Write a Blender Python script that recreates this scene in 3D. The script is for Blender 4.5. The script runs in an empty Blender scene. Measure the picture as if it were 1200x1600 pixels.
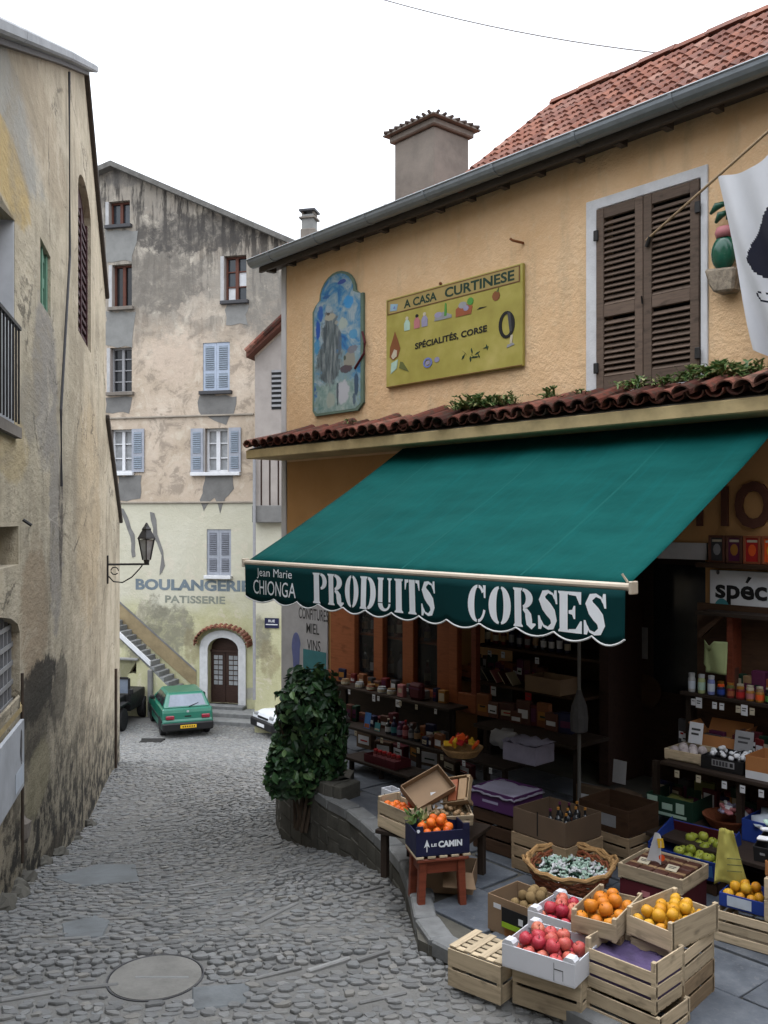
import bpy, bmesh, math, random
import numpy as np
from mathutils import Vector, Matrix, noise as mnoise
from mathutils.geometry import tessellate_polygon

SC = bpy.context.scene
COL = SC.collection
rnd = random.Random(11)
PI = math.pi
F, CX, HOR = 1450.0, 600.0, 812.0        # focal length in photo pixels, principal column, horizon row

# ------------------------------------------------------------------ camera, sky, sun, exposure
cam_d = bpy.data.cameras.new('camera')
cam = bpy.data.objects.new('camera', cam_d)
COL.objects.link(cam)
cam.location = (0, 0, 0)
cam.rotation_euler = (PI / 2, 0, 0)
cam_d.sensor_fit = 'VERTICAL'
cam_d.sensor_height = 36
cam_d.lens = 36 * F / 1600
cam_d.shift_y = (HOR - 800) / 1600
cam_d.clip_start = 0.05
cam_d.clip_end = 1500
SC.camera = cam

world = bpy.data.worlds.new('World')
SC.world = world
world.use_nodes = True
wn = world.node_tree
bg = wn.nodes['Background']
sky = wn.nodes.new('ShaderNodeTexSky')
sky.sky_type = 'NISHITA'
sky.sun_disc = False
sky.sun_elevation = math.radians(67.6)
sky.sun_rotation = math.radians(293)
sky.air_density = 1.0
sky.dust_density = 4.0
cloud = wn.nodes.new('ShaderNodeMix')
cloud.data_type = 'RGBA'
cloud.inputs[0].default_value = 0.90         # overcast: the cloud layer hides nearly all of the blue
cloud.inputs[7].default_value = (13.2, 13.8, 14.8, 1)
wn.links.new(sky.outputs[0], cloud.inputs[6])
# an overcast sky is about three times as bright overhead as at the horizon
wc = wn.nodes.new('ShaderNodeTexCoord'); wx = wn.nodes.new('ShaderNodeSeparateXYZ'); wm = wn.nodes.new('ShaderNodeMapRange'); wv = wn.nodes.new('ShaderNodeVectorMath')
wv.operation = 'SCALE'
wn.links.new(wc.outputs['Generated'], wx.inputs[0]); wn.links.new(wx.outputs['Z'], wm.inputs[0])
wm.inputs[3].default_value = 0.38; wm.inputs[4].default_value = 1.72
wn.links.new(cloud.outputs[2], wv.inputs[0]); wn.links.new(wm.outputs[0], wv.inputs['Scale'])
wn.links.new(wv.outputs[0], bg.inputs[0])
bg.inputs[1].default_value = 0.115

sun_d = bpy.data.lights.new('sun', 'SUN')
sun_d.energy = 0.7
sun_d.angle = math.radians(40)
sun_d.color = (1.0, 0.97, 0.93)
sun = bpy.data.objects.new('sun', sun_d)
COL.objects.link(sun)
sun.rotation_euler = (math.radians(22.4), 0, math.radians(-113))

SC.view_settings.view_transform = 'Standard'
SC.view_settings.look = 'None'
SC.view_settings.exposure = 0.62
SC.view_settings.gamma = 1.0
SC.view_settings.use_curve_mapping = False
SC.render.engine = 'CYCLES'
SC.cycles.max_bounces = 8
SC.cycles.diffuse_bounces = 1

# ------------------------------------------------------------------ geometry helpers
def ray(x, y):
    return Vector(((x - CX) / F, 1.0, (HOR - y) / F))

def at(x, y, Y):
    return ray(x, y) * Y

def onz(x, y, z):
    r = ray(x, y)
    return r * (z / r.z)

class Frame:
    """A wall's own frame: x to the right as one faces it, y into the wall, z up."""
    def __init__(s, ox, oy, ang):
        s.o = Vector((ox, oy, 0)); s.a = ang
        s.x = Vector((math.cos(ang), math.sin(ang), 0)); s.y = Vector((-math.sin(ang), math.cos(ang), 0))
    def loc(s, px, py, off=0.0):
        r = ray(px, py)
        t = (s.o.dot(s.y) + off) / r.dot(s.y)
        p = r * t - s.o
        return p.dot(s.x), p.z
    def u(s, px, off=0.0):
        return s.loc(px, 800, off)[0]
    def z(s, px, py, off=0.0):
        return s.loc(px, py, off)[1]
    def w(s, u, v, z):
        return s.o + s.x * u + s.y * v + Vector((0, 0, z))

def smooth(a, b, x):
    t = min(1, max(0, (x - a) / (b - a)))
    return t * t * (3 - 2 * t)

class MB:
    """collects verts and faces, builds ONE mesh object"""
    def __init__(s):
        s.v = []; s.f = []
    def add(s, vs, fs):
        n = len(s.v)
        s.v += [tuple(p) for p in vs]
        s.f += [tuple(i + n for i in q) for q in fs]
        return s
    def box(s, x0, x1, y0, y1, z0, z1):
        return s.hexa([(x0, y0, z0), (x1, y0, z0), (x1, y1, z0), (x0, y1, z0), (x0, y0, z1), (x1, y0, z1), (x1, y1, z1), (x0, y1, z1)])
    def hexa(s, p):
        return s.add(p, [(3, 2, 1, 0), (4, 5, 6, 7), (0, 1, 5, 4), (1, 2, 6, 5), (2, 3, 7, 6), (3, 0, 4, 7)])
    def prism(s, poly, y0, y1, m=None):
        """poly in (x,z), extruded along y"""
        n = len(poly)
        vs = [(a, y0, b) for a, b in poly] + [(a, y1, b) for a, b in poly]
        if m: vs = [m(p) for p in vs]
        fs = [tuple(range(n)), tuple(range(2 * n - 1, n - 1, -1))]
        fs += [(i, (i + 1) % n, n + (i + 1) % n, n + i) for i in range(n)]
        return s.add(vs, fs)
    def plate(s, outline, holes, y0, y1):
        """outline with holes in (x,z); front face at y0, back at y1"""
        loops = [outline] + list(holes)
        pts = [p for l in loops for p in l]
        tris = tessellate_polygon([[Vector((a, b, 0)) for a, b in l] for l in loops])
        n = len(pts)
        vs = [(a, y0, b) for a, b in pts] + [(a, y1, b) for a, b in pts]
        fs = [tuple(t) for t in tris] + [tuple(i + n for i in reversed(t)) for t in tris]
        k = 0
        for l in loops:
            m = len(l)
            fs += [(k + i, k + (i + 1) % m, n + k + (i + 1) % m, n + k + i) for i in range(m)]
            k += m
        return s.add(vs, fs)
    def tube(s, pts, r, n=8, cap=True):
        pts = [Vector(p) for p in pts]
        rs = r if isinstance(r, (list, tuple)) else [r] * len(pts)
        vs = []; fs = []
        up = Vector((0, 0, 1))
        for i, p in enumerate(pts):
            d = (pts[min(i + 1, len(pts) - 1)] - pts[max(i - 1, 0)]).normalized()
            a = d.cross(up)
            if a.length < 1e-3: a = d.cross(Vector((0, 1, 0)))
            a.normalize(); b = d.cross(a)
            for k in range(n):
                t = 2 * PI * k / n
                vs.append(p + (a * math.cos(t) + b * math.sin(t)) * rs[i])
        for i in range(len(pts) - 1):
            for k in range(n):
                fs.append((i * n + k, i * n + (k + 1) % n, (i + 1) * n + (k + 1) % n, (i + 1) * n + k))
        if cap:
            fs.append(tuple(range(n - 1, -1, -1))); fs.append(tuple((len(pts) - 1) * n + k for k in range(n)))
        return s.add(vs, fs)
    def lathe(s, prof, n=12, c=(0, 0, 0), sx=1.0, sy=1.0):
        vs = []; fs = []
        for r, z in prof:
            for k in range(n):
                t = 2 * PI * k / n
                vs.append((c[0] + r * math.cos(t) * sx, c[1] + r * math.sin(t) * sy, c[2] + z))
        for i in range(len(prof) - 1):
            for k in range(n):
                fs.append((i * n + k, i * n + (k + 1) % n, (i + 1) * n + (k + 1) % n, (i + 1) * n + k))
        fs.append(tuple(range(n - 1, -1, -1))); fs.append(tuple((len(prof) - 1) * n + k for k in range(n)))
        return s.add(vs, fs)
    def blob(s, c, rx, ry, rz, n=10, m=7, amp=0.0, seed=0.0):
        vs = [(c[0], c[1], c[2] - rz)]; fs = []
        for i in range(1, m):
            ph = -PI / 2 + PI * i / m
            for k in range(n):
                t = 2 * PI * k / n
                d = Vector((math.cos(ph) * math.cos(t), math.cos(ph) * math.sin(t), math.sin(ph)))
                q = 1 + amp * mnoise.noise(d * 1.7 + Vector((seed, seed * 2, 0))) if amp else 1
                vs.append((c[0] + d.x * rx * q, c[1] + d.y * ry * q, c[2] + d.z * rz * q))
        vs.append((c[0], c[1], c[2] + rz))
        for k in range(n):
            fs.append((0, 1 + (k + 1) % n, 1 + k))
            fs.append((len(vs) - 1, 1 + (m - 2) * n + k, 1 + (m - 2) * n + (k + 1) % n))
        for i in range(m - 2):
            for k in range(n):
                a = 1 + i * n
                fs.append((a + k, a + (k + 1) % n, a + n + (k + 1) % n, a + n + k))
        return s.add(vs, fs)
    def sheet(s, fn, nu, nv):
        """a grid fn(u,v) for u,v in 0..1"""
        vs = [fn(i / nu, j / nv) for j in range(nv + 1) for i in range(nu + 1)]
        fs = [(j * (nu + 1) + i, j * (nu + 1) + i + 1, (j + 1) * (nu + 1) + i + 1, (j + 1) * (nu + 1) + i) for j in range(nv) for i in range(nu)]
        return s.add(vs, fs)
    def mesh(s, name, mat, bevel=0.0, smooth_=False, off=None, recalc=True, thick=0.0, weld=False):
        me = bpy.data.meshes.new(name)
        v = s.v if off is None else [(p[0] - off[0], p[1] - off[1], p[2] - off[2]) for p in s.v]
        me.from_pydata(v, [], s.f)
        if recalc or bevel:
            bm = bmesh.new(); bm.from_mesh(me)
            if weld: bmesh.ops.remove_doubles(bm, verts=bm.verts, dist=1e-4)
            if thick: bmesh.ops.solidify(bm, geom=bm.faces[:], thickness=thick)
            bmesh.ops.recalc_face_normals(bm, faces=bm.faces)
            if bevel:
                ed = [e for e in bm.edges if len(e.link_faces) == 2 and e.calc_face_angle(0) > 0.5]
                bmesh.ops.bevel(bm, geom=ed, offset=bevel, segments=1, affect='EDGES', clamp_overlap=True)
            bm.to_mesh(me); bm.free()
        if smooth_:
            me.polygons.foreach_set('use_smooth', [True] * len(me.polygons))
        if mat: me.materials.append(mat)
        me.update()
        return me
    def build(s, name, mat, parent=None, off=None, **k):
        return link(name, s.mesh(name, mat, off=off, **k), parent)

def link(name, me, parent=None, loc=(0, 0, 0), rot=(0, 0, 0), sc=None):
    o = bpy.data.objects.new(name, me)
    COL.objects.link(o)
    if parent is not None: o.parent = parent
    o.location = loc; o.rotation_euler = rot
    if sc: o.scale = sc
    return o

def tag(o, label=None, cat=None, group=None, kind=None):
    if label: o['label'] = label
    if cat: o['category'] = cat
    if group: o['group'] = group
    if kind: o['kind'] = kind
    return o

def thing(name, label, cat, loc=(0, 0, 0), rz=0.0, group=None, rot=None):
    o = bpy.data.objects.new(name, None)
    COL.objects.link(o)
    o.location = loc; o.rotation_euler = rot if rot else (0, 0, rz)
    o.empty_display_size = 0.1
    return tag(o, label, cat, group)

class Built:
    """a thing standing in a wall's frame; its parts are modelled in frame coordinates"""
    def __init__(s, fr, u, v, z, name, label, cat, group=None):
        s.off = Vector((u, v, z))
        s.root = thing(name, label, cat, fr.w(u, v, z), fr.a, group)
    def part(s, mb, name, mat, parent=None, label=None, kind=None, **k):
        o = mb.build(name, mat, parent or s.root, off=s.off, **k)
        return tag(o, label, None, None, kind)

_boxes = {}
def bar(name, parent, mat, x0, x1, y0, y1, z0, z1, bevel=0.003):
    """one plank: its mesh runs along local x so that the grain follows it; mesh data shared between alike planks"""
    d = [x1 - x0, y1 - y0, z1 - z0]
    c = ((x0 + x1) / 2, (y0 + y1) / 2, (z0 + z1) / 2)
    rot = (0, 0, 0)
    if d[1] > d[0] and d[1] >= d[2]: rot = (0, 0, PI / 2); d = [d[1], d[0], d[2]]
    elif d[2] > d[0] and d[2] > d[1]: rot = (0, PI / 2, 0); d = [d[2], d[1], d[0]]
    key = (tuple(round(q, 3) for q in d), mat.name, bevel)
    if key not in _boxes:
        b = min(bevel, min(d) * 0.3)
        _boxes[key] = MB().box(-d[0] / 2, d[0] / 2, -d[1] / 2, d[1] / 2, -d[2] / 2, d[2] / 2).mesh(name, mat, bevel=b)
    return link(name, _boxes[key], parent, c, rot)

def copy_tree(root, loc, rz=None, label=None, group=None, parent=None, rot=None):
    c = root.copy(); COL.objects.link(c)
    if parent is not None: c.parent = parent
    else:
        c.location = loc
        if rot: c.rotation_euler = rot
        elif rz is not None: c.rotation_euler = (0, 0, rz)
        if label: c['label'] = label
        if group: c['group'] = group
    for ch in root.children: copy_tree(ch, None, parent=c)
    return c

# ------------------------------------------------------------------ lettering
def text_shape(s, bold=0.0):
    c = bpy.data.curves.new('lettering', 'FONT'); c.body = s; c.offset = bold; c.resolution_u = 3
    o = bpy.data.objects.new('lettering', c)
    m = bpy.data.meshes.new_from_object(o)
    v = [tuple(p.co)[:2] for p in m.vertices]; f = [tuple(p.vertices) for p in m.polygons]
    bpy.data.objects.remove(o); bpy.data.curves.remove(c); bpy.data.meshes.remove(m)
    return v, f

def fit_text(mb, s, x0, x1, z0, z1, fy, bold=0.02, tl=None, slope=0.0):
    """writes s into the box; fy(x,z) gives the y of the surface; the letters get a millimetre or so of depth"""
    v, f = text_shape(s, bold)
    xa = min(p[0] for p in v); xb = max(p[0] for p in v); ya = min(p[1] for p in v); yb = max(p[1] for p in v)
    out = []
    for a, b in v:
        x = x0 + (a - xa) / (xb - xa) * (x1 - x0)
        z = z0 + (b - ya) / (yb - ya) * (z1 - z0) + slope * (x - x0)
        out.append((x, fy(x, z), z))
    mb.add(out, f)
    return mb

def stencil(ch):
    """stencil slab letters: list of polygons in a 1 x 1 box"""
    P = []
    def stem(x0, x1, a=0.06, lo=True, hi=True, z0=0.0, z1=1.0):
        p = []
        p += [(x0 - a, z0), (x1 + a, z0), (x1 + a, z0 + .035), (x1, z0 + .08)] if lo else [(x0, z0), (x1, z0)]
        p += [(x1, z1 - .08), (x1 + a, z1 - .035), (x1 + a, z1), (x0 - a, z1), (x0 - a, z1 - .035), (x0, z1 - .08)] if hi else [(x1, z1), (x0, z1)]
        p += [(x0, z0 + .08), (x0 - a, z0 + .035)] if lo else []
        P.append(p)
    def half(cx, cz, rx, rz, ix, iz, side, a0=-86, a1=86, n=14):
        o = []; i = []
        for k in range(n + 1):
            t = math.radians(a0 + (a1 - a0) * k / n)
            o.append((cx + side * rx * math.cos(t), cz + rz * math.sin(t)))
            i.append((cx + side * ix * math.cos(t), cz + iz * math.sin(t)))
        P.append(o + i[::-1])
    def stroke(pts, ws):
        L = []; Rr = []
        for i, (x, z) in enumerate(pts):
            a = pts[max(0, i - 1)]; b = pts[min(len(pts) - 1, i + 1)]
            d = Vector((b[0] - a[0], b[1] - a[1])).normalized()
            L.append((x - d.y * ws[i] / 2, z + d.x * ws[i] / 2)); Rr.append((x + d.y * ws[i] / 2, z - d.x * ws[i] / 2))
        for i in range(len(pts) - 1):
            P.append([L[i], L[i + 1], Rr[i + 1], Rr[i]])
    if ch == 'O':
        half(.47, .5, .47, .5, .13, .44, -1); half(.53, .5, .47, .5, .13, .44, 1)
    elif ch == 'C':
        half(.52, .5, .52, .5, .17, .43, -1, -88, 88)
        half(.56, .56, .38, .44, .24, .36, 1, 38, 88); P.append([(.80, 1), (.94, 1), (.94, .66), (.86, .66)])
        half(.56, .44, .40, .44, .29, .36, 1, -88, -14)
    elif ch == 'D':
        stem(.08, .40); half(.47, .5, .53, .5, .19, .42, 1)
    elif ch == 'P':
        stem(.08, .42); half(.50, .73, .47, .27, .16, .19, 1)
    elif ch == 'R':
        stem(.06, .38); half(.44, .74, .46, .26, .16, .18, 1)
        stroke([(.46, .46), (.60, .42), (.69, .30), (.73, .14), (.84, .04), (1.0, .10)], [.05, .16, .28, .28, .16, .04])
    elif ch == 'U':
        stem(.08, .40, lo=False, z0=.26); P.append([(.72, 1), (1.0, 1), (1.0, .965), (.92, .92), (.92, .28), (.80, .28), (.80, .92), (.72, .965)])
        n = 12; o = []; i = []
        for k in range(n + 1):
            t = PI + PI * k / n
            o.append((.50 + .42 * math.cos(t), .235 + .235 * math.sin(t))); i.append((.60 + .20 * math.cos(t), .235 + .15 * math.sin(t)))
        P.append(o + i[::-1])
    elif ch == 'I':
        stem(.2, .8, a=.14)
    elif ch == 'T':
        P.append([(.30, .08), (.22, .035), (.22, 0), (.78, 0), (.78, .035), (.70, .08), (.70, 1), (.30, 1)])
        P.append([(.26, 1), (0, 1), (0, .70), (.05, .70), (.13, .90), (.26, .92)]); P.append([(.74, 1), (1, 1), (1, .70), (.95, .70), (.87, .90), (.74, .92)])
    elif ch == 'E':
        stem(.08, .42)
        P.append([(.46, 1), (.94, 1), (.94, .70), (.88, .70), (.74, .90), (.46, .92)]); P.append([(.46, 0), (.98, 0), (.98, .30), (.92, .30), (.74, .10), (.46, .08)])
        P.append([(.46, .46), (.46, .54), (.60, .56), (.66, .66), (.72, .66), (.72, .34), (.66, .34), (.60, .44)])
    elif ch == 'S':
        c = [(.80, .78), (.72, .90), (.52, .955), (.32, .90), (.25, .76), (.36, .62), (.52, .51), (.68, .40), (.75, .25), (.68, .10), (.48, .04), (.28, .09), (.18, .22)]
        w = [.03, .06, .08, .18, .30, .34, .36, .34, .30, .18, .08, .06, .03]
        stroke(c, w)
        P.append([(.80, 1), (.90, 1), (.93, .66), (.86, .66), (.76, .86)]); P.append([(.06, 0), (.18, 0), (.24, .12), (.12, .34), (.05, .34)])
    return P
# ------------------------------------------------------------------ materials
class Mt:
    def __init__(s, name, rough=0.8, base=None, spec=0.3):
        s.m = bpy.data.materials.new(name); s.m.use_nodes = True
        s.t = s.m.node_tree; s.b = s.t.nodes['Principled BSDF']
        s.b.inputs['Roughness'].default_value = rough
        s.b.inputs['Specular IOR Level'].default_value = spec
        if base: s.b.inputs['Base Color'].default_value = (*base, 1)
        s._c = None; s._i = None
    def put(s, sock, val):
        if hasattr(val, 'is_output'): s.t.links.new(val, sock)
        elif isinstance(val, (tuple, list)) and len(val) == 3 and sock.type == 'RGBA': sock.default_value = (*val, 1)
        else: sock.default_value = val
    def coord(s):
        if s._c is None: s._c = s.t.nodes.new('ShaderNodeTexCoord')
        return s._c.outputs['Object']
    def rand(s):
        if s._i is None: s._i = s.t.nodes.new('ShaderNodeObjectInfo')
        return s._i.outputs['Random']
    def island(s):
        n = s.t.nodes.new('ShaderNodeNewGeometry'); return n.outputs['Random Per Island']
    def math(s, op, a, b=0.0, c=None, clamp=False):
        n = s.t.nodes.new('ShaderNodeMath'); n.operation = op; n.use_clamp = clamp
        s.put(n.inputs[0], a); s.put(n.inputs[1], b)
        if c is not None: s.put(n.inputs[2], c)
        return n.outputs[0]
    def vmath(s, op, a, b):
        n = s.t.nodes.new('ShaderNodeVectorMath'); n.operation = op
        s.put(n.inputs[0], a)
        if op == 'SCALE': s.put(n.inputs[3], b)
        else: s.put(n.inputs[1], b)
        return n.outputs[1] if op in ('LENGTH', 'DISTANCE', 'DOT_PRODUCT') else n.outputs[0]
    def map(s, v, sc=(1, 1, 1), loc=(0, 0, 0), rot=(0, 0, 0)):
        n = s.t.nodes.new('ShaderNodeMapping')
        s.put(n.inputs[0], v); n.inputs[1].default_value = loc; n.inputs[2].default_value = rot; n.inputs[3].default_value = sc
        return n.outputs[0]
    def noise(s, v, scale=5, detail=5, rough=0.6, dist=0.0, w=None):
        n = s.t.nodes.new('ShaderNodeTexNoise')
        if w is not None:
            n.noise_dimensions = '4D'; s.put(n.inputs['W'], w)
        s.put(n.inputs['Vector'], v); n.inputs['Scale'].default_value = scale; n.inputs['Detail'].default_value = detail
        n.inputs['Roughness'].default_value = rough; n.inputs['Distortion'].default_value = dist
        return n.outputs[0]
    def voro(s, v, scale=5, feat='F1', out=0):
        n = s.t.nodes.new('ShaderNodeTexVoronoi'); n.feature = feat
        s.put(n.inputs['Vector'], v); n.inputs['Scale'].default_value = scale
        return n.outputs[out]
    def ramp(s, f, stops, ease=False):
        n = s.t.nodes.new('ShaderNodeValToRGB')
        if ease: n.color_ramp.interpolation = 'EASE'
        e = n.color_ramp.elements
        while len(e) < len(stops): e.new(0.5)
        for i, (p, c) in enumerate(stops):
            e[i].position = p; e[i].color = (*c, 1) if isinstance(c, (tuple, list)) else (c, c, c, 1)
        s.put(n.inputs[0], f)
        return n.outputs[0]
    def rng(s, f, a, b, c=0.0, d=1.0):
        n = s.t.nodes.new('ShaderNodeMapRange'); n.interpolation_type = 'SMOOTHSTEP'
        s.put(n.inputs[0], f); n.inputs[1].default_value = a; n.inputs[2].default_value = b; n.inputs[3].default_value = c; n.inputs[4].default_value = d
        return n.outputs[0]
    def mix(s, f, a, b, mode='MIX'):
        n = s.t.nodes.new('ShaderNodeMix'); n.data_type = 'RGBA'; n.blend_type = mode; n.clamp_factor = True
        s.put(n.inputs[0], f); s.put(n.inputs[6], a); s.put(n.inputs[7], b)
        return n.outputs[2]
    def spot(s, v, c, r, nz, amp=0.8):
        """1 inside an uneven ellipsoid at c with radii r"""
        d = s.vmath('LENGTH', s.map(v, sc=tuple(1 / q for q in r), loc=tuple(-a / q for a, q in zip(c, r))), (0, 0, 0))
        d = s.math('ADD', d, s.math('MULTIPLY', s.math('SUBTRACT', nz, 0.5), amp))
        return s.rng(d, 0.75, 1.0, 1.0, 0.0)
    def bump(s, h, st=0.5, dist=0.02):
        n = s.t.nodes.new('ShaderNodeBump'); n.inputs['Strength'].default_value = st; n.inputs['Distance'].default_value = dist
        s.put(n.inputs['Height'], h)
        if s.b.inputs['Normal'].is_linked:
            s.t.links.new(s.b.inputs['Normal'].links[0].from_socket, n.inputs['Normal'])
        s.t.links.new(n.outputs[0], s.b.inputs['Normal'])
    def base(s, c): s.put(s.b.inputs['Base Color'], c); return s
    def rough(s, r): s.put(s.b.inputs['Roughness'], r); return s
    def sep(s, v):
        n = s.t.nodes.new('ShaderNodeSeparateXYZ'); s.put(n.inputs[0], v); return n.outputs

def mul3(c, k): return tuple(min(1.0, q * k) for q in c)

def simple(name, c, rough=0.7, var=0.25, scale=6.0, bump=0.15, spec=0.3, metal=0.0, per=0.0):
    """a worn single-coloured surface: uneven tone, a little grime, fine relief"""
    m = Mt(name, rough, spec=spec)
    v = m.vmath('ADD', m.coord(), m.math('MULTIPLY', m.rand(), 17.0))
    n = m.noise(v, scale, 6, 0.65)
    col = m.ramp(n, [(0.25, mul3(c, 1 - var)), (0.55, c), (0.8, mul3(c, 1 + var * 0.6))])
    if per:
        r = m.math('ADD', 1 - per, m.math('MULTIPLY', m.rand(), 2 * per))
        col = m.mix(1.0, col, m.mix(0.0, r, r), 'MULTIPLY')
    m.base(col)
    m.rough(m.rng(n, 0.2, 0.8, max(0.05, rough - 0.12), min(1, rough + 0.1)))
    if bump: m.bump(m.noise(v, scale * 9, 4, 0.6), bump, 0.004)
    m.b.inputs['Metallic'].default_value = metal
    return m.m

def wood(name, c, var=0.3, rough=0.65, dark=0.35, per=0.2, grain=1.0):
    m = Mt(name, rough, spec=0.25)
    v = m.vmath('ADD', m.coord(), m.math('MULTIPLY', m.rand(), 23.0))
    g = m.noise(m.map(v, sc=(2.2 * grain, 26 * grain, 26 * grain)), 2.0, 6, 0.62, 0.6)
    k = m.noise(m.map(v, sc=(4, 9, 9)), 1.6, 3, 0.5)
    col = m.ramp(g, [(0.25, mul3(c, 1 - var)), (0.5, c), (0.75, mul3(c, 1 + var * 0.5))])
    col = m.mix(m.rng(k, 0.55, 0.75), col, mul3(c, 1 - dark))
    r = m.math('ADD', 1 - per, m.math('MULTIPLY', m.rand(), 2 * per))
    col = m.mix(1.0, col, m.mix(0.0, r, r), 'MULTIPLY')
    m.base(col); m.bump(g, 0.25, 0.002)
    return m.m

MAT = {}
def setup_mats():
    # rough ochre roughcast of the shop
    m = Mt('ochre_roughcast', 0.92, spec=0.15); v = m.coord()
    n1 = m.noise(v, 1.3, 5, 0.6); n2 = m.noise(m.map(v, sc=(1, 1, .25)), 2.2, 5, 0.65)
    c = m.ramp(n1, [(0.3, (.67, .432, .235)), (0.55, (.755, .512, .298)), (0.75, (.80, .575, .36))])
    c = m.mix(m.rng(n2, 0.50, 0.72, 0, .55), c, (.47, .35, .22))
    c = m.mix(m.rng(m.noise(v, 9, 5, .7), .5, .72, 0, .35), c, (.76, .60, .40))
    m.base(c)
    m.bump(m.math('MULTIPLY', m.noise(v, 14, 5, 0.65), m.rng(n1, .3, .7, .35, 1.1)), 0.5, 0.05); m.bump(m.noise(v, 55, 4, 0.65), 0.5, 0.012)
    MAT['ochre'] = m.m
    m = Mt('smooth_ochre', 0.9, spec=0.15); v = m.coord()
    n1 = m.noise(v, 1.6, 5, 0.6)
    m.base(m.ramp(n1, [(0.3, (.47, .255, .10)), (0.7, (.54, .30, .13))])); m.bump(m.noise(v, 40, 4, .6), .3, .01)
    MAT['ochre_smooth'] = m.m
    MAT['white_band'] = simple('white_limewash', (.62, .62, .63), .9, .18, 5, .9)
    MAT['grey_strip'] = simple('grey_limewash', (.55, .54, .55), .9, .22, 3, .6)
    MAT['concrete'] = simple('old_concrete', (.205, .18, .155), .9, .45, 2.2, .7)
    MAT['cream_concrete'] = simple('cream_painted_concrete', (.50, .385, .20), .85, .35, 3, .5)
    MAT['zinc'] = simple('weathered_zinc', (.22, .245, .265), .5, .22, 7, .1, .5, .35)
    MAT['dark_wood'] = wood('dark_stained_wood', (.034, .023, .017), .35)
    MAT['soffit'] = wood('old_soffit_boards', (.075, .06, .05), .4)
    MAT['shutter_brown'] = wood('faded_brown_paint', (.125, .088, .066), .35, .75, .45, .15)
    MAT['crate'] = wood('raw_poplar_slats', (.50, .40, .27), .34, .8, .45, .24)
    MAT['crate_old'] = wood('aged_poplar_slats', (.30, .215, .13), .3, .85, .4, .2)
    MAT['plank'] = wood('brown_shop_wood', (.060, .032, .018), .35)
    MAT['red_wood'] = wood('red_stained_wood', (.20, .050, .026), .3, .5, .4, .15)
    MAT['cabinet'] = wood('varnished_orange_wood', (.33, .105, .042), .3, .42, .35, .15)
    MAT['black'] = simple('black_paint', (.012, .012, .013), .55, .3, 6, .1)
    MAT['iron'] = simple('wrought_iron', (.018, .017, .017), .6, .4, 12, .2, .4)
    MAT['rubber'] = simple('tyre_rubber', (.013, .013, .014), .85, .2, 10, .1)
    MAT['interior'] = simple('dim_shop_wall', (.045, .035, .028), .9, .3, 3, .2)
    MAT['kraft'] = simple('brown_cardboard', (.27, .18, .11), .85, .18, 4, .1, per=.12)
    MAT['kraft_shaded'] = simple('shaded_brown_cardboard', (.125, .085, .056), .85, .2, 4, .1, per=.12)  # brown cardboard again, with the awning's shade put into its colour
    MAT['kraft_orange'] = simple('orange_brown_cardboard', (.40, .17, .06), .8, .2, 4, .1)
    MAT['white_card'] = simple('white_cardboard', (.66, .67, .71), .6, .08, 4, .05)
    MAT['paper'] = simple('white_paper', (.68, .69, .72), .8, .08, 6, .05)
    MAT['purple'] = simple('purple_cardboard', (.07, .022, .09), .6, .25, 5, .05)
    MAT['violet_tissue'] = simple('violet_tissue', (.085, .06, .14), .75, .35, 14, .8)
    MAT['maroon'] = simple('maroon_cardboard', (.085, .012, .018), .6, .3, 5, .05)
    MAT['navy'] = simple('navy_cardboard', (.012, .014, .05), .55, .3, 5, .05)
    MAT['blue'] = simple('blue_cardboard', (.02, .05, .26), .5, .3, 5, .05)
    MAT['skyblue'] = simple('sky_blue_print', (.06, .19, .48), .5, .3, 9, .05)
    MAT['lime'] = simple('lime_print', (.33, .52, .03), .5, .2, 9, .0)
    MAT['yellow_paper'] = simple('yellow_paper', (.52, .47, .12), .85, .15, 5, .15)
    MAT['olive_paper'] = simple('pale_green_paper', (.36, .42, .20), .85, .2, 5, .15)
    MAT['dkgreen'] = simple('dark_green_cardboard', (.012, .04, .024), .55, .3, 5, .05)
    MAT['wicker'] = wood('wicker', (.34, .20, .085), .45, .75, .4, .2, 2.0)
    MAT['wicker_red'] = wood('reddish_wicker', (.24, .075, .035), .45, .7, .4, .2, 2.0)
    MAT['glass'] = simple('dark_glass', (.02, .022, .025), .08, .4, 3, 0, .5)
    MAT['clear_glass'] = simple('cabinet_glass', (.02, .022, .025), .05, .1, 3, 0, .5); MAT['clear_glass'].node_tree.nodes['Principled BSDF'].inputs['Alpha'].default_value = .35
    MAT['pane'] = simple('window_glass', (.035, .045, .055), .06, .5, 1.2, 0, .6)
    MAT['pane_pale'] = simple('curtained_glass', (.30, .31, .32), .25, .35, 3, 0, .5)
    MAT['white_paint'] = simple('white_paint', (.68, .69, .71), .6, .15, 5, .1)
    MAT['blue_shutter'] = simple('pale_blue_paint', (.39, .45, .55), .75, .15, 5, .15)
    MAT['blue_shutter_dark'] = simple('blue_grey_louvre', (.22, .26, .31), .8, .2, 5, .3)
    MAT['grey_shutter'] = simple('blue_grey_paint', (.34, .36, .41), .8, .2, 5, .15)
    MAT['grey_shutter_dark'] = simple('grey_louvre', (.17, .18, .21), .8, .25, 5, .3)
    MAT['brown_frame'] = simple('brown_frame_paint', (.12, .045, .03), .7, .3, 6, .15)
    MAT['maroon_frame'] = simple('oxblood_paint', (.045, .014, .016), .75, .4, 6, .2)
    MAT['green_frame'] = simple('green_paint', (.12, .25, .17), .7, .25, 6, .15)
    MAT['door_brown'] = wood('dark_door_wood', (.045, .024, .018), .4)
    # canvas
    m = Mt('green_canvas', 0.85, spec=0.06); v = m.coord()
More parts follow.
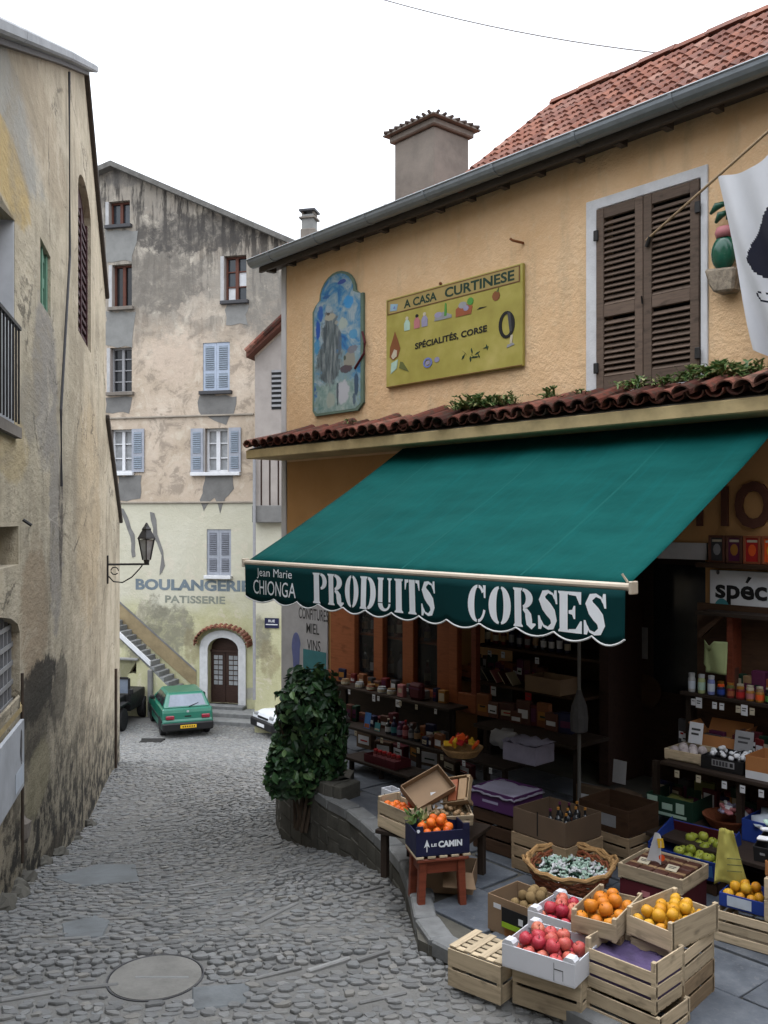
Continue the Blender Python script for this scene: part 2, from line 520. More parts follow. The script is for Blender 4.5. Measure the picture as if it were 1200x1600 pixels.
    n = m.noise(m.map(v, sc=(1, 3, 3)), 1.4, 4, .6)
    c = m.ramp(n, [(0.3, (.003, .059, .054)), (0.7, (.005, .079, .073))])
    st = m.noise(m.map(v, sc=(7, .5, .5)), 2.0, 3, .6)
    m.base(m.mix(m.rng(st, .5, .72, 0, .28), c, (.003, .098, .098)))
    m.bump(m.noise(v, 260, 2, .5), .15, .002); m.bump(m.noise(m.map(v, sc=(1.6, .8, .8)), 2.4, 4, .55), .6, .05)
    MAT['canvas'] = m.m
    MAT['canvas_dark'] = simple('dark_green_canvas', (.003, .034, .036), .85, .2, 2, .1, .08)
    MAT['seam'] = simple('canvas_seam', (.006, .084, .077), .85, .15, 2, .1, .08)
    MAT['letter_white'] = simple('white_print', (.80, .84, .88), .8, .06, 9, .1)
    MAT['trim'] = simple('white_piping', (.60, .62, .62), .8, .1, 9, .1)
    MAT['aluminium'] = simple('cream_aluminium', (.55, .47, .37), .4, .12, 6, 0, .5)
    # roof tiles
    m = Mt('terracotta_tiles', .85, spec=.2); v = m.vmath('ADD', m.coord(), m.math('MULTIPLY', m.rand(), 31.0))
    r = m.math('FRACT', m.math('ADD', m.island(), m.rand()))
    c = m.ramp(r, [(0.0, (.135, .054, .038)), (.35, (.195, .076, .050)), (.65, (.245, .102, .067)), (.88, (.18, .085, .065)), (1.0, (.29, .155, .115))])
    n = m.noise(v, 14, 5, .65)
    c = m.mix(m.rng(n, .48, .72, 0, .6), c, (.085, .065, .058))
    m.base(c); m.bump(m.noise(v, 60, 3, .6), .3, .004)
    MAT['tile'] = m.m
    m = Mt('old_canal_tiles', .9, spec=.15); v = m.vmath('ADD', m.coord(), m.math('MULTIPLY', m.rand(), 31.0))
    c = m.ramp(m.math('FRACT', m.math('ADD', m.island(), m.rand())), [(0.0, (.050, .020, .016)), (.5, (.105, .036, .026)), (.85, (.18, .060, .042)), (1.0, (.27, .13, .095))])
    n = m.noise(v, 11, 5, .65)
    m.base(m.mix(m.rng(n, .45, .66, 0, .75), c, (.050, .045, .034))); m.bump(m.noise(v, 50, 3, .6), .4, .006)
    MAT['canal'] = m.m
    MAT['lichen_slate'] = simple('lichened_slate', (.15, .145, .135), .9, .45, 5, .7)
    # cobbles
    m = Mt('river_cobble', .62, spec=.35); v = m.vmath('ADD', m.coord(), m.math('MULTIPLY', m.rand(), 31.0))
    r = m.math('FRACT', m.math('ADD', m.math('MULTIPLY', m.island(), 1.0), m.math('MULTIPLY', m.rand(), 7.0)))
    c = m.ramp(r, [(0.0, (.125, .127, .126)), (.30, (.155, .158, .158)), (.55, (.180, .183, .182)), (.74, (.200, .192, .175)), (.9, (.165, .174, .178)), (1.0, (.235, .232, .225))])
    n = m.noise(v, 22, 5, .65)
    c = m.mix(m.rng(n, .45, .8, 0, .5), c, (.24, .235, .22))
    m.base(c); m.bump(m.noise(v, 45, 4, .6), .45, .008)
    MAT['cobble'] = m.m
    m = Mt('street_grit', .95, spec=.15); v = m.coord()
    n = m.noise(v, 3, 6, .7); n2 = m.noise(v, 40, 4, .7)
    c = m.ramp(n, [(.3, (.145, .143, .136)), (.7, (.205, .202, .192))])
    m.base(m.mix(m.rng(n2, .5, .75, 0, .6), c, (.10, .098, .092))); m.bump(n2, .6, .02)
    MAT['grit'] = m.m
    m = Mt('grey_flagstone', .55, spec=.35); v = m.vmath('ADD', m.coord(), m.math('MULTIPLY', m.rand(), 31.0))
    n = m.noise(v, 3.5, 6, .7)
    c = m.ramp(n, [(.25, (.050, .058, .072)), (.5, (.095, .107, .126)), (.75, (.155, .168, .185))])
    r = m.math('ADD', .8, m.math('MULTIPLY', m.rand(), .4))
    c = m.mix(1.0, c, m.mix(0.0, r, r), 'MULTIPLY')
    m.base(m.mix(m.rng(m.noise(v, 30, 4, .7), .55, .8, 0, .5), c, (.30, .30, .29))); m.bump(n, .4, .02); m.bump(m.noise(v, 60, 4, .6), .3, .004)
    MAT['flag'] = m.m
    MAT['curb'] = simple('grey_kerbstone', (.20, .205, .205), .7, .4, 6, .6, .35, per=.2)
    MAT['rubble'] = simple('mossy_rubble_wall', (.095, .090, .076), .95, .5, 4, .8)
    MAT['pale_stone'] = simple('pale_strip_stone', (.215, .215, .21), .7, .3, 8, .4, per=.2)
    # leaves
    m = Mt('shrub_leaf', .45, spec=.4)
    r = m.island(); v = m.coord()
    c = m.ramp(r, [(0, (.007, .026, .010)), (.45, (.018, .056, .019)), (.8, (.040, .100, .032)), (1, (.10, .17, .06))])
    m.base(c); m.b.inputs['Transmission Weight'].default_value = 0
    MAT['leaf'] = m.m
    m = Mt('weed_leaf', .5, spec=.35)
    c = m.ramp(m.island(), [(0, (.035, .085, .022)), (.5, (.085, .16, .04)), (.8, (.19, .24, .08)), (1, (.32, .30, .14))])
    m.base(c); MAT['weed'] = m.m
    MAT['stem'] = simple('woody_stem', (.06, .042, .028), .9, .3, 8, .3)
    # fruit
    def fruit(name, stops, rough=.32, spots=None, dim=.02):
        m = Mt(name, rough + .08, spec=.4); v = m.vmath('ADD', m.coord(), m.math('MULTIPLY', m.rand(), 13.0))
        n = m.noise(v, 11, 4, .6, w=m.math('MULTIPLY', m.rand(), 9.0))
        f = m.math('ADD', m.math('MULTIPLY', n, .75), m.math('MULTIPLY', m.math('SUBTRACT', m.rand(), .5), .45))
        sp_ = m.rng(m.noise(v, 7, 3, .55), .64, .72, 0, .55)
        m.base(m.mix(sp_, m.ramp(f, stops), mul3(stops[0][1], .55))); m.bump(m.noise(v, 60, 4, .65), .2, dim * .2)
        return m.m
    MAT['apple'] = fruit('red_apple_skin', [(.12, (.36, .018, .045)), (.38, (.52, .050, .070)), (.56, (.58, .14, .095)), (.8, (.62, .36, .16))])
    MAT['orange'] = fruit('orange_peel', [(.2, (.60, .17, .012)), (.5, (.70, .27, .02)), (.8, (.75, .36, .045))], .4)
    MAT['lemon'] = fruit('golden_fruit_skin', [(.2, (.60, .25, .012)), (.5, (.68, .36, .022)), (.8, (.70, .45, .05))], .4)
    MAT['clementine'] = fruit('clementine_peel', [(.2, (.62, .10, .008)), (.6, (.75, .16, .012))], .4)
    MAT['green_apple'] = fruit('green_apple_skin', [(.2, (.22, .26, .025)), (.6, (.34, .37, .05)), (.85, (.42, .42, .10))])
    MAT['kiwi'] = fruit('kiwi_skin', [(.2, (.17, .11, .045)), (.6, (.28, .19, .085))], .8)
    MAT['garlic'] = fruit('garlic_skin', [(.2, (.42, .36, .36)), (.6, (.60, .54, .52))], .6)
    MAT['stalk'] = simple('fruit_stalk', (.05, .035, .015), .8)
    for k, c in dict(red=(.40, .02, .02), hot=(.75, .10, .02), yellow=(.70, .42, .03), pink=(.45, .17, .18), green=(.08, .26, .05), teal=(.06, .24, .27), paleblue=(.28, .42, .52),
                     cream=(.52, .46, .34), jam=(.16, .02, .02), honey=(.36, .16, .03), olive=(.12, .13, .04), tan=(.30, .19, .10), plum=(.10, .02, .06), grey=(.28, .28, .29),
                     darkgrey=(.055, .055, .06), lilac=(.30, .28, .40), steel=(.40, .41, .42), terracotta=(.30, .09, .04), periwinkle=(.16, .19, .42), brown=(.11, .045, .03),
                     choc=(.085, .035, .025), whiteblue=(.52, .58, .66), rust=(.22, .08, .03), mint=(.40, .55, .46)).items():
        MAT[k] = simple(k + '_paint', c, .5, .18, 9, .08)
setup_mats()
# ------------------------------------------------------------------ the place: frames of the three facades
K = 1.12
FS = Frame(1.99 * K, 7.80 * K, math.atan2(-.76, .65))           # shop front
FB = Frame((300 - CX) / F * 33, 33.0, math.radians(-14))        # bakery at the bottom of the street
FL = Frame(-1.42 - .2166 * 10, 10.0, math.radians(90 + 12.22))  # gabled wall on the left
TZ = -2.64                                                      # terrace level

def street_z(X, Y):
    if Y < 5.6: z = -2.72
    elif Y < 29: z = -2.72 - .1806 * (Y - 5.85) if Y > 6.1 else -2.72 - .1806 * (Y - 5.6) ** 2
    else: z = -6.9
    if Y > 27.5: z = max(z, -6.9)
    xw = -1.42 - .2166 * Y
    z -= .36 * math.exp(-((Y - 13) / 3.6) ** 2) * (1 - smooth(.3, 2.6, X - xw))
    z += .13 * smooth(-1.6, -.3, X) * smooth(6.2, 7.6, Y) * (1 - smooth(10, 12, Y)) * (1 - smooth(.3, .6, X))
    return z
def on_street(px, py):
    r = ray(px, py); Y = 3.0
    for i in range(4000):
        p = r * Y
        if p.z <= street_z(p.x, p.y): break
        Y += .01
    return p

# street
gm = MB()
xs = [-300, -120, -40, -16] + [-12 + .5 * i for i in range(45)] + [14, 40, 120, 300]
ys = [-80, -30, -8, -2] + [.5 * i for i in range(0, 72)] + [40, 60, 120, 300, 800]
gv = [(x, y, street_z(x, y)) for y in ys for x in xs]
nx = len(xs)
gm.add(gv, [(j * nx + i, j * nx + i + 1, (j + 1) * nx + i + 1, (j + 1) * nx + i) for j in range(len(ys) - 1) for i in range(nx - 1)])
street = tag(gm.build('street', MAT['grit'], smooth_=True), 'sloping cobbled lane running down between the old houses', 'street', kind='structure')

# terrace in front of the shop
ctop = [(653, 1464), (649, 1435), (643, 1405), (633, 1364), (620, 1340), (603, 1323), (579, 1300), (548, 1272), (515, 1256)]
edge = [onz(x, y, TZ).xy for x, y in ctop] + [Vector((-.80, 9.25)), Vector((-1.12, 10.1)), Vector((-1.33, 11.4))]
UC = FS.u(441)                                                  # shop corner
front_a = Vector((.215, 5.87)); front_b = front_a + Vector((.65, -.76)).normalized() * 4.2
poly = [front_b, front_a] + edge[1:] + [FS.w(UC, 0, 0).xy, FS.w(UC, 5, 0).xy, FS.w(5, 5, 0).xy, FS.w(5.5, (front_a - FS.o.xy).dot(FS.y.xy), 0).xy]
def flat(polyxy, holes, z0, z1):
    m = MB().plate([tuple(p) for p in polyxy], holes, z0, z1)
    m.v = [(a, c, b) for a, b, c in m.v]
    return m
terrace = tag(flat(poly, [], -4.2, TZ - .014).build('terrace', MAT['rubble']), 'raised paved terrace with a curved kerb in front of the shop', 'terrace', kind='structure')
def inside(p, pg):
    c = False; j = len(pg) - 1
    for i in range(len(pg)):
        a, b = pg[i], pg[j]
        if (a[1] > p[1]) != (b[1] > p[1]) and p[0] < (b[0] - a[0]) * (p[1] - a[1]) / (b[1] - a[1]) + a[0]: c = not c
        j = i
    return c
# flagstones of the terrace
row_v = -4.4; r2 = random.Random(5)
while row_v < -.1:
    dv = r2.uniform(.40, .62); u = -4.2 + r2.uniform(0, .5)
    while u < 4.6:
        du = r2.uniform(.45, .95)
        j = lambda: r2.uniform(-.018, .018)
        q = [(u + .012 + j(), row_v + .012 + j()), (u + du - .012 + j(), row_v + .012 + j()), (u + du - .012 + j(), row_v + dv - .012 + j()), (u + .012 + j(), row_v + dv - .012 + j())]
        w = [FS.w(a, b, 0).xy for a, b in q]
        if all(inside(p, poly) for p in w):
            c = sum(w, Vector((0, 0))) / 4
            o = flat([p - c for p in w], [], 0, .02 + r2.uniform(0, .006)).build('paving_slab', MAT['flag'], terrace, bevel=.004)
            o.location = (c.x, c.y, TZ - .018)
        u += du
    row_v += dv
# kerbstones along the curve
path = [front_b + (front_a - front_b) * t for t in [i / 9 for i in range(10)]] + edge[1:]
def along(path, step):
    out = [path[0].copy()]; need = step
    for a, b in zip(path, path[1:]):
        L = (b - a).length; t = 0
        while L - t >= need:
            t += need; out.append(a + (b - a) * (t / L)); need = step
        need -= L - t
    return out
kp = along(path, .34)
for a, b in zip(kp, kp[1:]):
    d = (b - a); n = Vector((d.y, -d.x)).normalized(); g = d.normalized() * .008
    wdt = .15 + r2.uniform(-.015, .015)
    q = [a + g - n * .01, b - g - n * .01, b - g + n * wdt, a + g + n * wdt]
    c = (a + b) / 2
    o = flat([p - c for p in q], [], 0, .105).build('kerbstone', MAT['curb'], terrace, bevel=.012)
    o.location = (c.x, c.y, TZ - .075 + r2.uniform(-.006, .006))
# rubble face below the kerb, stones one by one
wp = along(edge, .21)
for a, b in zip(wp, wp[1:]):
    c = (a + b) / 2; top = TZ - .085; bot = street_z(c.x - .15, c.y) - .05
    z = top
    while z > bot + .05:
        h = min(r2.uniform(.10, .19), z - bot)
        d = (b - a); n = Vector((d.y, -d.x)).normalized(); g = d * .012
        q = [a + g - n * r2.uniform(.0, .012), b - g - n * r2.uniform(.0, .012), b - g + n * .1, a + g + n * .1]
        o = flat([p - c for p in q], [], -h / 2 + .003, h / 2 - .003).build('stone', MAT['rubble'], terrace, bevel=.008)
        o.location = (c.x, c.y, z - h / 2)
        z -= h

# cobbles
MAT['patch_stone'] = simple('worn_blue_grey_slab', (.155, .168, .175), .75, .45, 5, .6, .3)
mh = on_street(243, 1528); MR = .285
flagpx = [[(82, 1372), (150, 1352), (212, 1352), (218, 1378), (120, 1386)], [(96, 1445), (150, 1432), (172, 1440), (160, 1466), (100, 1466)], [(300, 1545), (392, 1538), (384, 1572), (300, 1580)]]
flags = [[on_street(x, y).xy for x, y in q] for q in flagpx]
strippx = [((0, 1567), (100, 1549)), ((105, 1548), (190, 1540)), ((285, 1388), (352, 1377)), ((428, 1368), (478, 1354)), ((480, 1353), (532, 1338)), ((400, 1444), (470, 1410)), ((398, 1531), (476, 1512)),
           ((480, 1519), (552, 1497)), ((556, 1503), (612, 1486)), ((520, 1405), (605, 1384)), ((170, 1300), (300, 1290)), ((250, 1262), (350, 1254)), ((90, 1470), (145, 1466)), ((560, 1570), (640, 1552))]
strips = []
for a, b in strippx:
    a = on_street(*a); b = on_street(*b); n = max(1, int((b - a).length / .42))
    for i in range(n): strips.append((a.lerp(b, i / n), a.lerp(b, (i + .94) / n)))
def blocked(x, y):
    if (x - mh.x) ** 2 + (y - mh.y) ** 2 < (MR + .03) ** 2: return True
    for q in flags:
        if inside((x, y), q): return True
    for a, b in strips:
        ab = (b - a).xy; t = max(0, min(1, (Vector((x, y)) - a.xy).dot(ab) / ab.length_squared))
        if (Vector((x, y)) - a.xy - ab * t).length < .05: return True
    return False
def cobble_shape(r, n, seed):
    g = random.Random(seed); vs = []; fs = []
    a = [2 * PI * (k + g.uniform(-.28, .28)) / n for k in range(n)]; q = [g.uniform(.84, 1.06) for k in range(n)]
    for z, s in ((-.035, 1.0), (.001, 1.0), (.008, .88)):
        vs += [(math.cos(t) * s * w, math.sin(t) * s * w, z + g.uniform(-.003, .003)) for t, w in zip(a, q)]
    vs.append((0, 0, .010))
    for l in range(2):
        for k in range(n): fs.append((l * n + k, l * n + (k + 1) % n, (l + 1) * n + (k + 1) % n, (l + 1) * n + k))
    fs += [(2 * n + k, 2 * n + (k + 1) % n, 3 * n) for k in range(n)]
    return vs, fs
shapes = [cobble_shape(1, rnd.choice((6, 7, 7, 8)), i) for i in range(16)]
stones = []
Y = 3.6; g = random.Random(3)
while Y < 31.4:
    xw = -1.42 - .2166 * Y - .05 if Y < 21 else -11.0
    dy = g.uniform(.045, .072) if Y < 9 else g.uniform(.06, .09) if Y < 14 else g.uniform(.085, .12)
    x = xw + g.uniform(0, .1); sway = .10 * math.sin(Y * 2.3)
    xr = 3.2 if Y < 5.9 else (2.0 if Y < 11 else min(0.0, -1.0 + (Y - 12) * .8) if Y > 12.5 else 0)
    while x < xr:
        big = mnoise.noise(Vector((x * .8, Y * .8, 3)))
        w = g.uniform(.05, .115) * (1 + .4 * big) * (1 if Y < 12 else 1.3)
        cx = x + w / 2; cy = Y + g.uniform(-.02, .02) + sway * .3 + .05 * math.sin(x * 3)
        x += w + g.uniform(.002, .012)
        if inside((cx, cy), poly) and inside((cx - .05, cy), poly): continue
        if Y > 13 and FS.x.dot(Vector((cx, cy, 0)) - FS.o) > UC and False: continue
        if blocked(cx, cy): continue
        stones.append((cx, cy, w * .55, dy * g.uniform(.53, .64), g.uniform(-.3, .3)))
    Y += dy
def px_size(s): return s[2] * s[3] / s[1] ** 2
def in_frame(s):
    z = street_z(s[0], s[1]); a = CX + F * s[0] / s[1]; b = HOR - F * z / s[1]
    return 0 < a < 1200 and b < 1600
vis = sorted([s for s in stones if in_frame(s)], key=px_size, reverse=True)
near = set(vis[:295])
cob_me = []
for vs, fs in shapes:
    b = MB().add(vs, fs); cob_me.append(b.mesh('cobble', MAT['cobble'], smooth_=False))
bulk = MB()
for i, s in enumerate(stones):
    x, y, a, b, t = s; z = street_z(x, y)
    gy = (street_z(x, y + .1) - street_z(x, y - .1)) / .2; gx = (street_z(x + .1, y) - street_z(x - .1, y)) / .2
    tx = gx + g.uniform(-.08, .08); ty = gy + g.uniform(-.06, .06); lift = g.uniform(-.004, .012)
    if s in near:
        o = link('cobble', cob_me[i % 16], street, (x, y, z + lift - .003), (math.atan(ty), -math.atan(tx), t), (a, b, 1))
    else:
        vs, fs = shapes[i % 16]; c, sn = math.cos(t), math.sin(t)
        out = []
        for p, q, r in vs:
            X = p * a * c - q * b * sn; Yy = p * a * sn + q * b * c
            out.append((x + X, y + Yy, z + lift - .003 + r + X * tx + Yy * ty))
        bulk.add(out, fs)
tag(bulk.build('cobbles', MAT['cobble'], street, recalc=False), kind='stuff')
for q in flags:
    c = sum(q, Vector((0, 0))) / len(q); n = len(q)
    vs = [(p.x, p.y, street_z(p.x, p.y) + .010) for p in q] + [(p.x, p.y, street_z(p.x, p.y) - .05) for p in q]
    MB().add(vs, [tuple(range(n)), tuple(range(2 * n - 1, n - 1, -1))] + [(i, (i + 1) % n, n + (i + 1) % n, n + i) for i in range(n)]).build('flat_paving_stone', MAT['patch_stone'], street, bevel=.008)
for a, b in strips:
    d = (b - a).xy; n = Vector((-d.y, d.x)).normalized() * g.uniform(.011, .021)
    q = [a.xy - n, b.xy - n * .8, b.xy + n, a.xy + n * .9]
    vs = [(p.x, p.y, street_z(p.x, p.y) + .016) for p in q] + [(p.x, p.y, street_z(p.x, p.y) - .04) for p in q]
    MB().add(vs, [(0, 1, 2, 3), (7, 6, 5, 4), (0, 1, 5, 4), (1, 2, 6, 5), (2, 3, 7, 6), (3, 0, 4, 7)]).build('strip_stone', MAT['pale_stone'], street, bevel=.008)
# manhole and drain
MAT['manhole'] = simple('worn_stone_lid', (.19, .185, .17), .75, .4, 6, .6, .3)
t = thing('manhole_cover', 'round stone-filled manhole cover with a dark iron rim set in the cobbles', 'manhole cover', (mh.x, mh.y, mh.z))
MB().lathe([(MR, -.03), (MR, .010), (MR - .008, .010), (MR - .014, .0), (MR - .03, -.03)], 40).build('rim', MAT['darkgrey'], t)
MB().lathe([(MR - .026, -.02), (MR - .016, .009), (.001, .010)], 36).build('lid', MAT['manhole'], t)
bar('strip', t, MAT['curb'], -.12, .2, -.02, .0, .0, .012)
dp = on_street(236, 1160)
t = thing('drain_grate', 'small dark drain grate in the cobbles behind the green car', 'drain', (dp.x, dp.y, dp.z + .03))
for i in range(6): bar('grate_bar', t, MAT['iron'], -.32, .32, -.25 + i * .09, -.21 + i * .09, -.03, .02)
for y in (-.29, .29): bar('frame', t, MAT['iron'], -.36, .36, y - .03, y + .03, -.03, .025)
# ------------------------------------------------------------------ old gabled house on the left
def plaster_left(off):
    m = Mt('stained_old_plaster', .93, spec=.12); v0 = m.coord()
    v = m.map(v0, loc=tuple(off))                      # back to the frame's own coordinates
    w = m.map(v, sc=(.36, 1, 1)); n = m.noise(w, 1.1, 7, .62); nf = m.noise(w, 5, 6, .7); nd = m.noise(w, 2.2, 5, .6)
    streak = m.noise(m.map(v, sc=(.75, 1, .30)), 2.0, 7, .7, .6)
    col = m.ramp(n, [(.25, (.35, .305, .225)), (.5, (.455, .395, .29)), (.72, (.54, .48, .37))])
    col = m.mix(m.rng(streak, .45, .68, 0, .6), col, (.27, .235, .18))
    col = m.mix(m.rng(streak, .56, .40, 0, .35), col, (.55, .47, .35))
    def sp(x, y, rx, ry, c, k, amp=.8, nz=nf):
        nonlocal col
        u, z = FL.loc(x, y); u2, _ = FL.loc(min(x + rx, 250), y); u1, _ = FL.loc(x - rx, y)
        ru = max(.15, (u2 - u1) / 2); rz = abs(FL.loc(x, y + ry)[1] - z)
        col = m.mix(m.math('MULTIPLY', m.spot(v, (u, 0, z), (ru, 9, rz), nz, amp), k), col, c)
    sp(20, 180, 62, 90, (.30, .30, .28), .75); sp(75, 230, 40, 90, (.37, .30, .21), .6); sp(15, 270, 40, 70, (.47, .335, .135), .8)
    sp(72, 600, 22, 150, (.27, .25, .225), .85); sp(45, 640, 15, 60, (.30, .27, .22), .7); sp(20, 700, 30, 60, (.44, .34, .18), .6)
    sp(88, 830, 12, 180, (.30, .275, .24), .9, 1.2); sp(95, 800, 4, 110, (.10, .085, .07), .9, 1.4, nd); sp(55, 960, 25, 130, (.34, .26, .175), .8)
    sp(120, 600, 14, 220, (.33, .28, .20), .5); sp(140, 800, 20, 200, (.48, .375, .235), .5)
    pit = m.noise(w, 7, 8, .75); big = m.noise(m.map(v, sc=(.36, 1, .6)), 1.9, 8, .72, .8)
    col = m.mix(m.rng(big, .50, .64, 0, .6), col, (.30, .255, .185)); col = m.mix(m.rng(big, .47, .36, 0, .55), col, (.56, .49, .375))
    col = m.mix(m.rng(pit, .60, .70, 0, .7), col, (.15, .125, .09)); col = m.mix(m.rng(pit, .40, .33, 0, .5), col, (.60, .54, .44))
    crk = m.voro(m.vmath('ADD', m.map(v, sc=(.36, 1, .5)), m.math('MULTIPLY', nf, .35)), 1.1, 'DISTANCE_TO_EDGE')
    col = m.mix(m.math('MULTIPLY', m.rng(crk, .018, .004), m.rng(nd, .45, .6, 0, .75)), col, (.10, .085, .065))
    zz = m.sep(v)[2]
    ub = m.sep(v)[0]
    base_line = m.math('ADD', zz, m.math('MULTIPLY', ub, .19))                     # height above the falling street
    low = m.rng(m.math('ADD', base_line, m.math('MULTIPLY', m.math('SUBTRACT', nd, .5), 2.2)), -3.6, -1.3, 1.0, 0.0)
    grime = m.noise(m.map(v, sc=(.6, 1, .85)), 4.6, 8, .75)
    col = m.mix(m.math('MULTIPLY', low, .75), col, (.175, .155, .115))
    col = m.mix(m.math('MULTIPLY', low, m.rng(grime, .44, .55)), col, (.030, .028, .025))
    sp(60, 1075, 34, 50, (.028, .026, .023), .9, 1.6, grime); sp(58, 1130, 30, 60, (.05, .045, .036), .7, 1.8, grime); sp(92, 1080, 16, 60, (.04, .036, .03), .7, 1.8, grime)
    sp(60, 1215, 22, 60, (.27, .24, .155), .7); sp(75, 1360, 30, 40, (.05, .042, .032), .8, 1.2)
    m.base(col)
    m.bump(n, .5, .10); m.bump(nf, .6, .035); m.bump(m.noise(w, 28, 5, .7), .6, .012)
    return m.m

UL0 = FL.u(-420); ZB = -6.4
BL = Built(FL, FL.u(100), 0, -4.0, 'gabled_house', 'old gabled house on the lane with stained flaking beige plaster and a wall lantern', 'house')
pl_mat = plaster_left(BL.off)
def L(x, y): return FL.loc(x, y)
uA, zA = L(0, 62); uB, zB = L(85, 92); uC, zC = L(131, 112); uD, zD = L(165, 468); uE, zE = L(165, 655); uF, zF = L(187, 818); uG = uF
sl = (zB - zA) / (uB - uA)
out = [(UL0, ZB), (uG, ZB), (uF, zF), (uE, zE), (uD, zD), (uC, zC), (uB, zB), (uA, zA), (UL0, zA - sl * (uA - UL0))]
def rectpx(x0, x1, y0, y1, ref=None):
    """rectangle in the left wall from its far edge x1 and its top and bottom there"""
    u0, u1 = FL.u(x0), FL.u(x1)
    return u0, u1, L(x1, y1)[1], L(x1, y0)[1]
def rect_loop(u0, u1, z0, z1): return [(u0, z0), (u1, z0), (u1, z1), (u0, z1)]
def arch_loop(u0, u1, z0, z1, rise, n=10):
    p = [(u0, z0), (u1, z0)]
    for k in range(n + 1):
        t = PI * k / n
        p.append(((u0 + u1) / 2 + (u1 - u0) / 2 * math.cos(t), z1 - rise + rise * math.sin(t)))
    return p
hb = rectpx(-330, 23, 345, 668); hn = rectpx(-120, 29, 822, 882); ha = rectpx(-260, 31, 938, 1098)
hg = rectpx(63, 79, 402, 496); hm = rectpx(122, 142, 318, 552)
holes = [rect_loop(*hb), rect_loop(*hn), arch_loop(*ha, .28), rect_loop(*hg), arch_loop(*hm, .35)]
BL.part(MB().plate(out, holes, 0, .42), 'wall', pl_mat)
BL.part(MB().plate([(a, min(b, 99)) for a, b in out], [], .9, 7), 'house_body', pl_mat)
# reveals, frames and leaves of the openings
u0, u1, z0, z1 = hb
BL.part(MB().box(u1 - .012, u1 + .02, .005, .41, z0, z1), 'reveal', MAT['white_paint'])
BL.part(MB().box(u0, u1 - .02, .38, .44, z0, z1), 'shutter', MAT['grey_shutter'])
BL.part(MB().box(u0, u1 + .05, -.05, .40, z0 - .09, z0), 'sill', MAT['concrete'])
zr = L(12, 515)[1]
rail = BL.part(MB().box(u0, u1 - .28, -.10, -.07, zr, zr + .03), 'railing', MAT['iron'])
for i in range(9):
    uu = u1 - .32 - i * .13
    BL.part(MB().box(uu - .007, uu + .007, -.092, -.078, z0, zr), 'railing_bar', MAT['iron'], rail)
u0, u1, z0, z1 = hn
BL.part(MB().box(u0, u1, .30, .4, z0, z1), 'niche_back', MAT['olive'])
u0, u1, z0, z1 = ha
win = BL.part(MB().box(u0, u1, .10, .12, z0, z1), 'window', MAT['pane_pale'])
for i in range(9):
    uu = u1 - .04 - i * .17
    BL.part(MB().box(uu - .015, uu + .015, .065, .097, z0, z1 - .02), 'mullion', MAT['grey'], win)
for i in range(6):
    z = z0 + .03 + i * (z1 - z0) / 5.5
    BL.part(MB().box(u0, u1, .055, .063, z - .02, z + .02), 'mullion', MAT['grey'], win)
BL.part(MB().box(u0, u1 + .03, -.03, .09, z0 - .07, z0 + .003), 'sill', MAT['cream_concrete'], bevel=.01)
u0, u1, z0, z1 = hg
win = BL.part(MB().box(u0, u1, .14, .16, z0, z1), 'window', MAT['pane'])
for a, b in ((u0, u0 + .09), (u1 - .09, u1), ((u0 + u1) / 2 - .03, (u0 + u1) / 2 + .03)):
    BL.part(MB().box(a, b, .03, .138, z0, z1), 'frame', MAT['green_frame'], win)
for z in (z0 + .05, (z0 + z1) / 2, z1 - .05): BL.part(MB().box(u0 + .091, u1 - .091, .05, .137, z - .05, z + .05), 'frame', MAT['green_frame'], win)
u0, u1, z0, z1 = hm
sh = BL.part(MB().plate(arch_loop(u0 + .01, u1 - .01, z0, z1 - .01, .34), [], .10, .15), 'shutter', MAT['maroon_frame'])
for i in range(14):
    z = z0 + .12 + i * (z1 - z0 - .5) / 14
    BL.part(MB().box(u0 + .1, u1 - .1, .06, .098, z, z + .05), 'slat', MAT['maroon_frame'], sh)
for a in (u0 + .02, (u0 + u1) / 2 - .04, u1 - .10): BL.part(MB().box(a, a + .08, .045, .099, z0, z1 - .38), 'stile', MAT['maroon_frame'], sh)
# roof edge
rf = MB()
top = [(UL0, zA - sl * (uA - UL0)), (uA, zA), (uB, zB), (uC, zC)]
for (a, b), (c, d) in zip(top, top[1:]):
    rf.hexa([(a, -.20, b), (c, -.20, d), (c, 7, d), (a, 7, b), (a, -.20, b + .11), (c, -.20, d + .11), (c, 7, d + .11), (a, 7, b + .11)])
MAT['coping'] = simple('pale_grey_coping', (.30, .31, .32), .8, .35, 3, .5)
roof = BL.part(rf, 'roof', MAT['coping'], bevel=.02)
rf = MB()
for (a, b), (c, d) in (((uC, zC), (uD, zD)), ((uE, zE), (uF, zF))):
    rf.hexa([(a, -.07, b), (c, -.07, d), (c, 7, d), (a, 7, b), (a, -.07, b + .09), (c, -.07, d + .09), (c, 7, d + .09), (a, 7, b + .09)])
BL.part(rf, 'verge', MAT['soffit'], bevel=.015)
rf = MB()
for (a, b), (c, d) in zip(top, top[1:]):
    rf.hexa([(a, -.08, b - .05), (c, -.08, d - .05), (c, -.003, d - .05), (a, -.003, b - .05), (a, -.08, b - .003), (c, -.08, d - .003), (c, -.003, d - .003), (a, -.003, b - .003)])
BL.part(rf, 'cornice', MAT['soffit'])
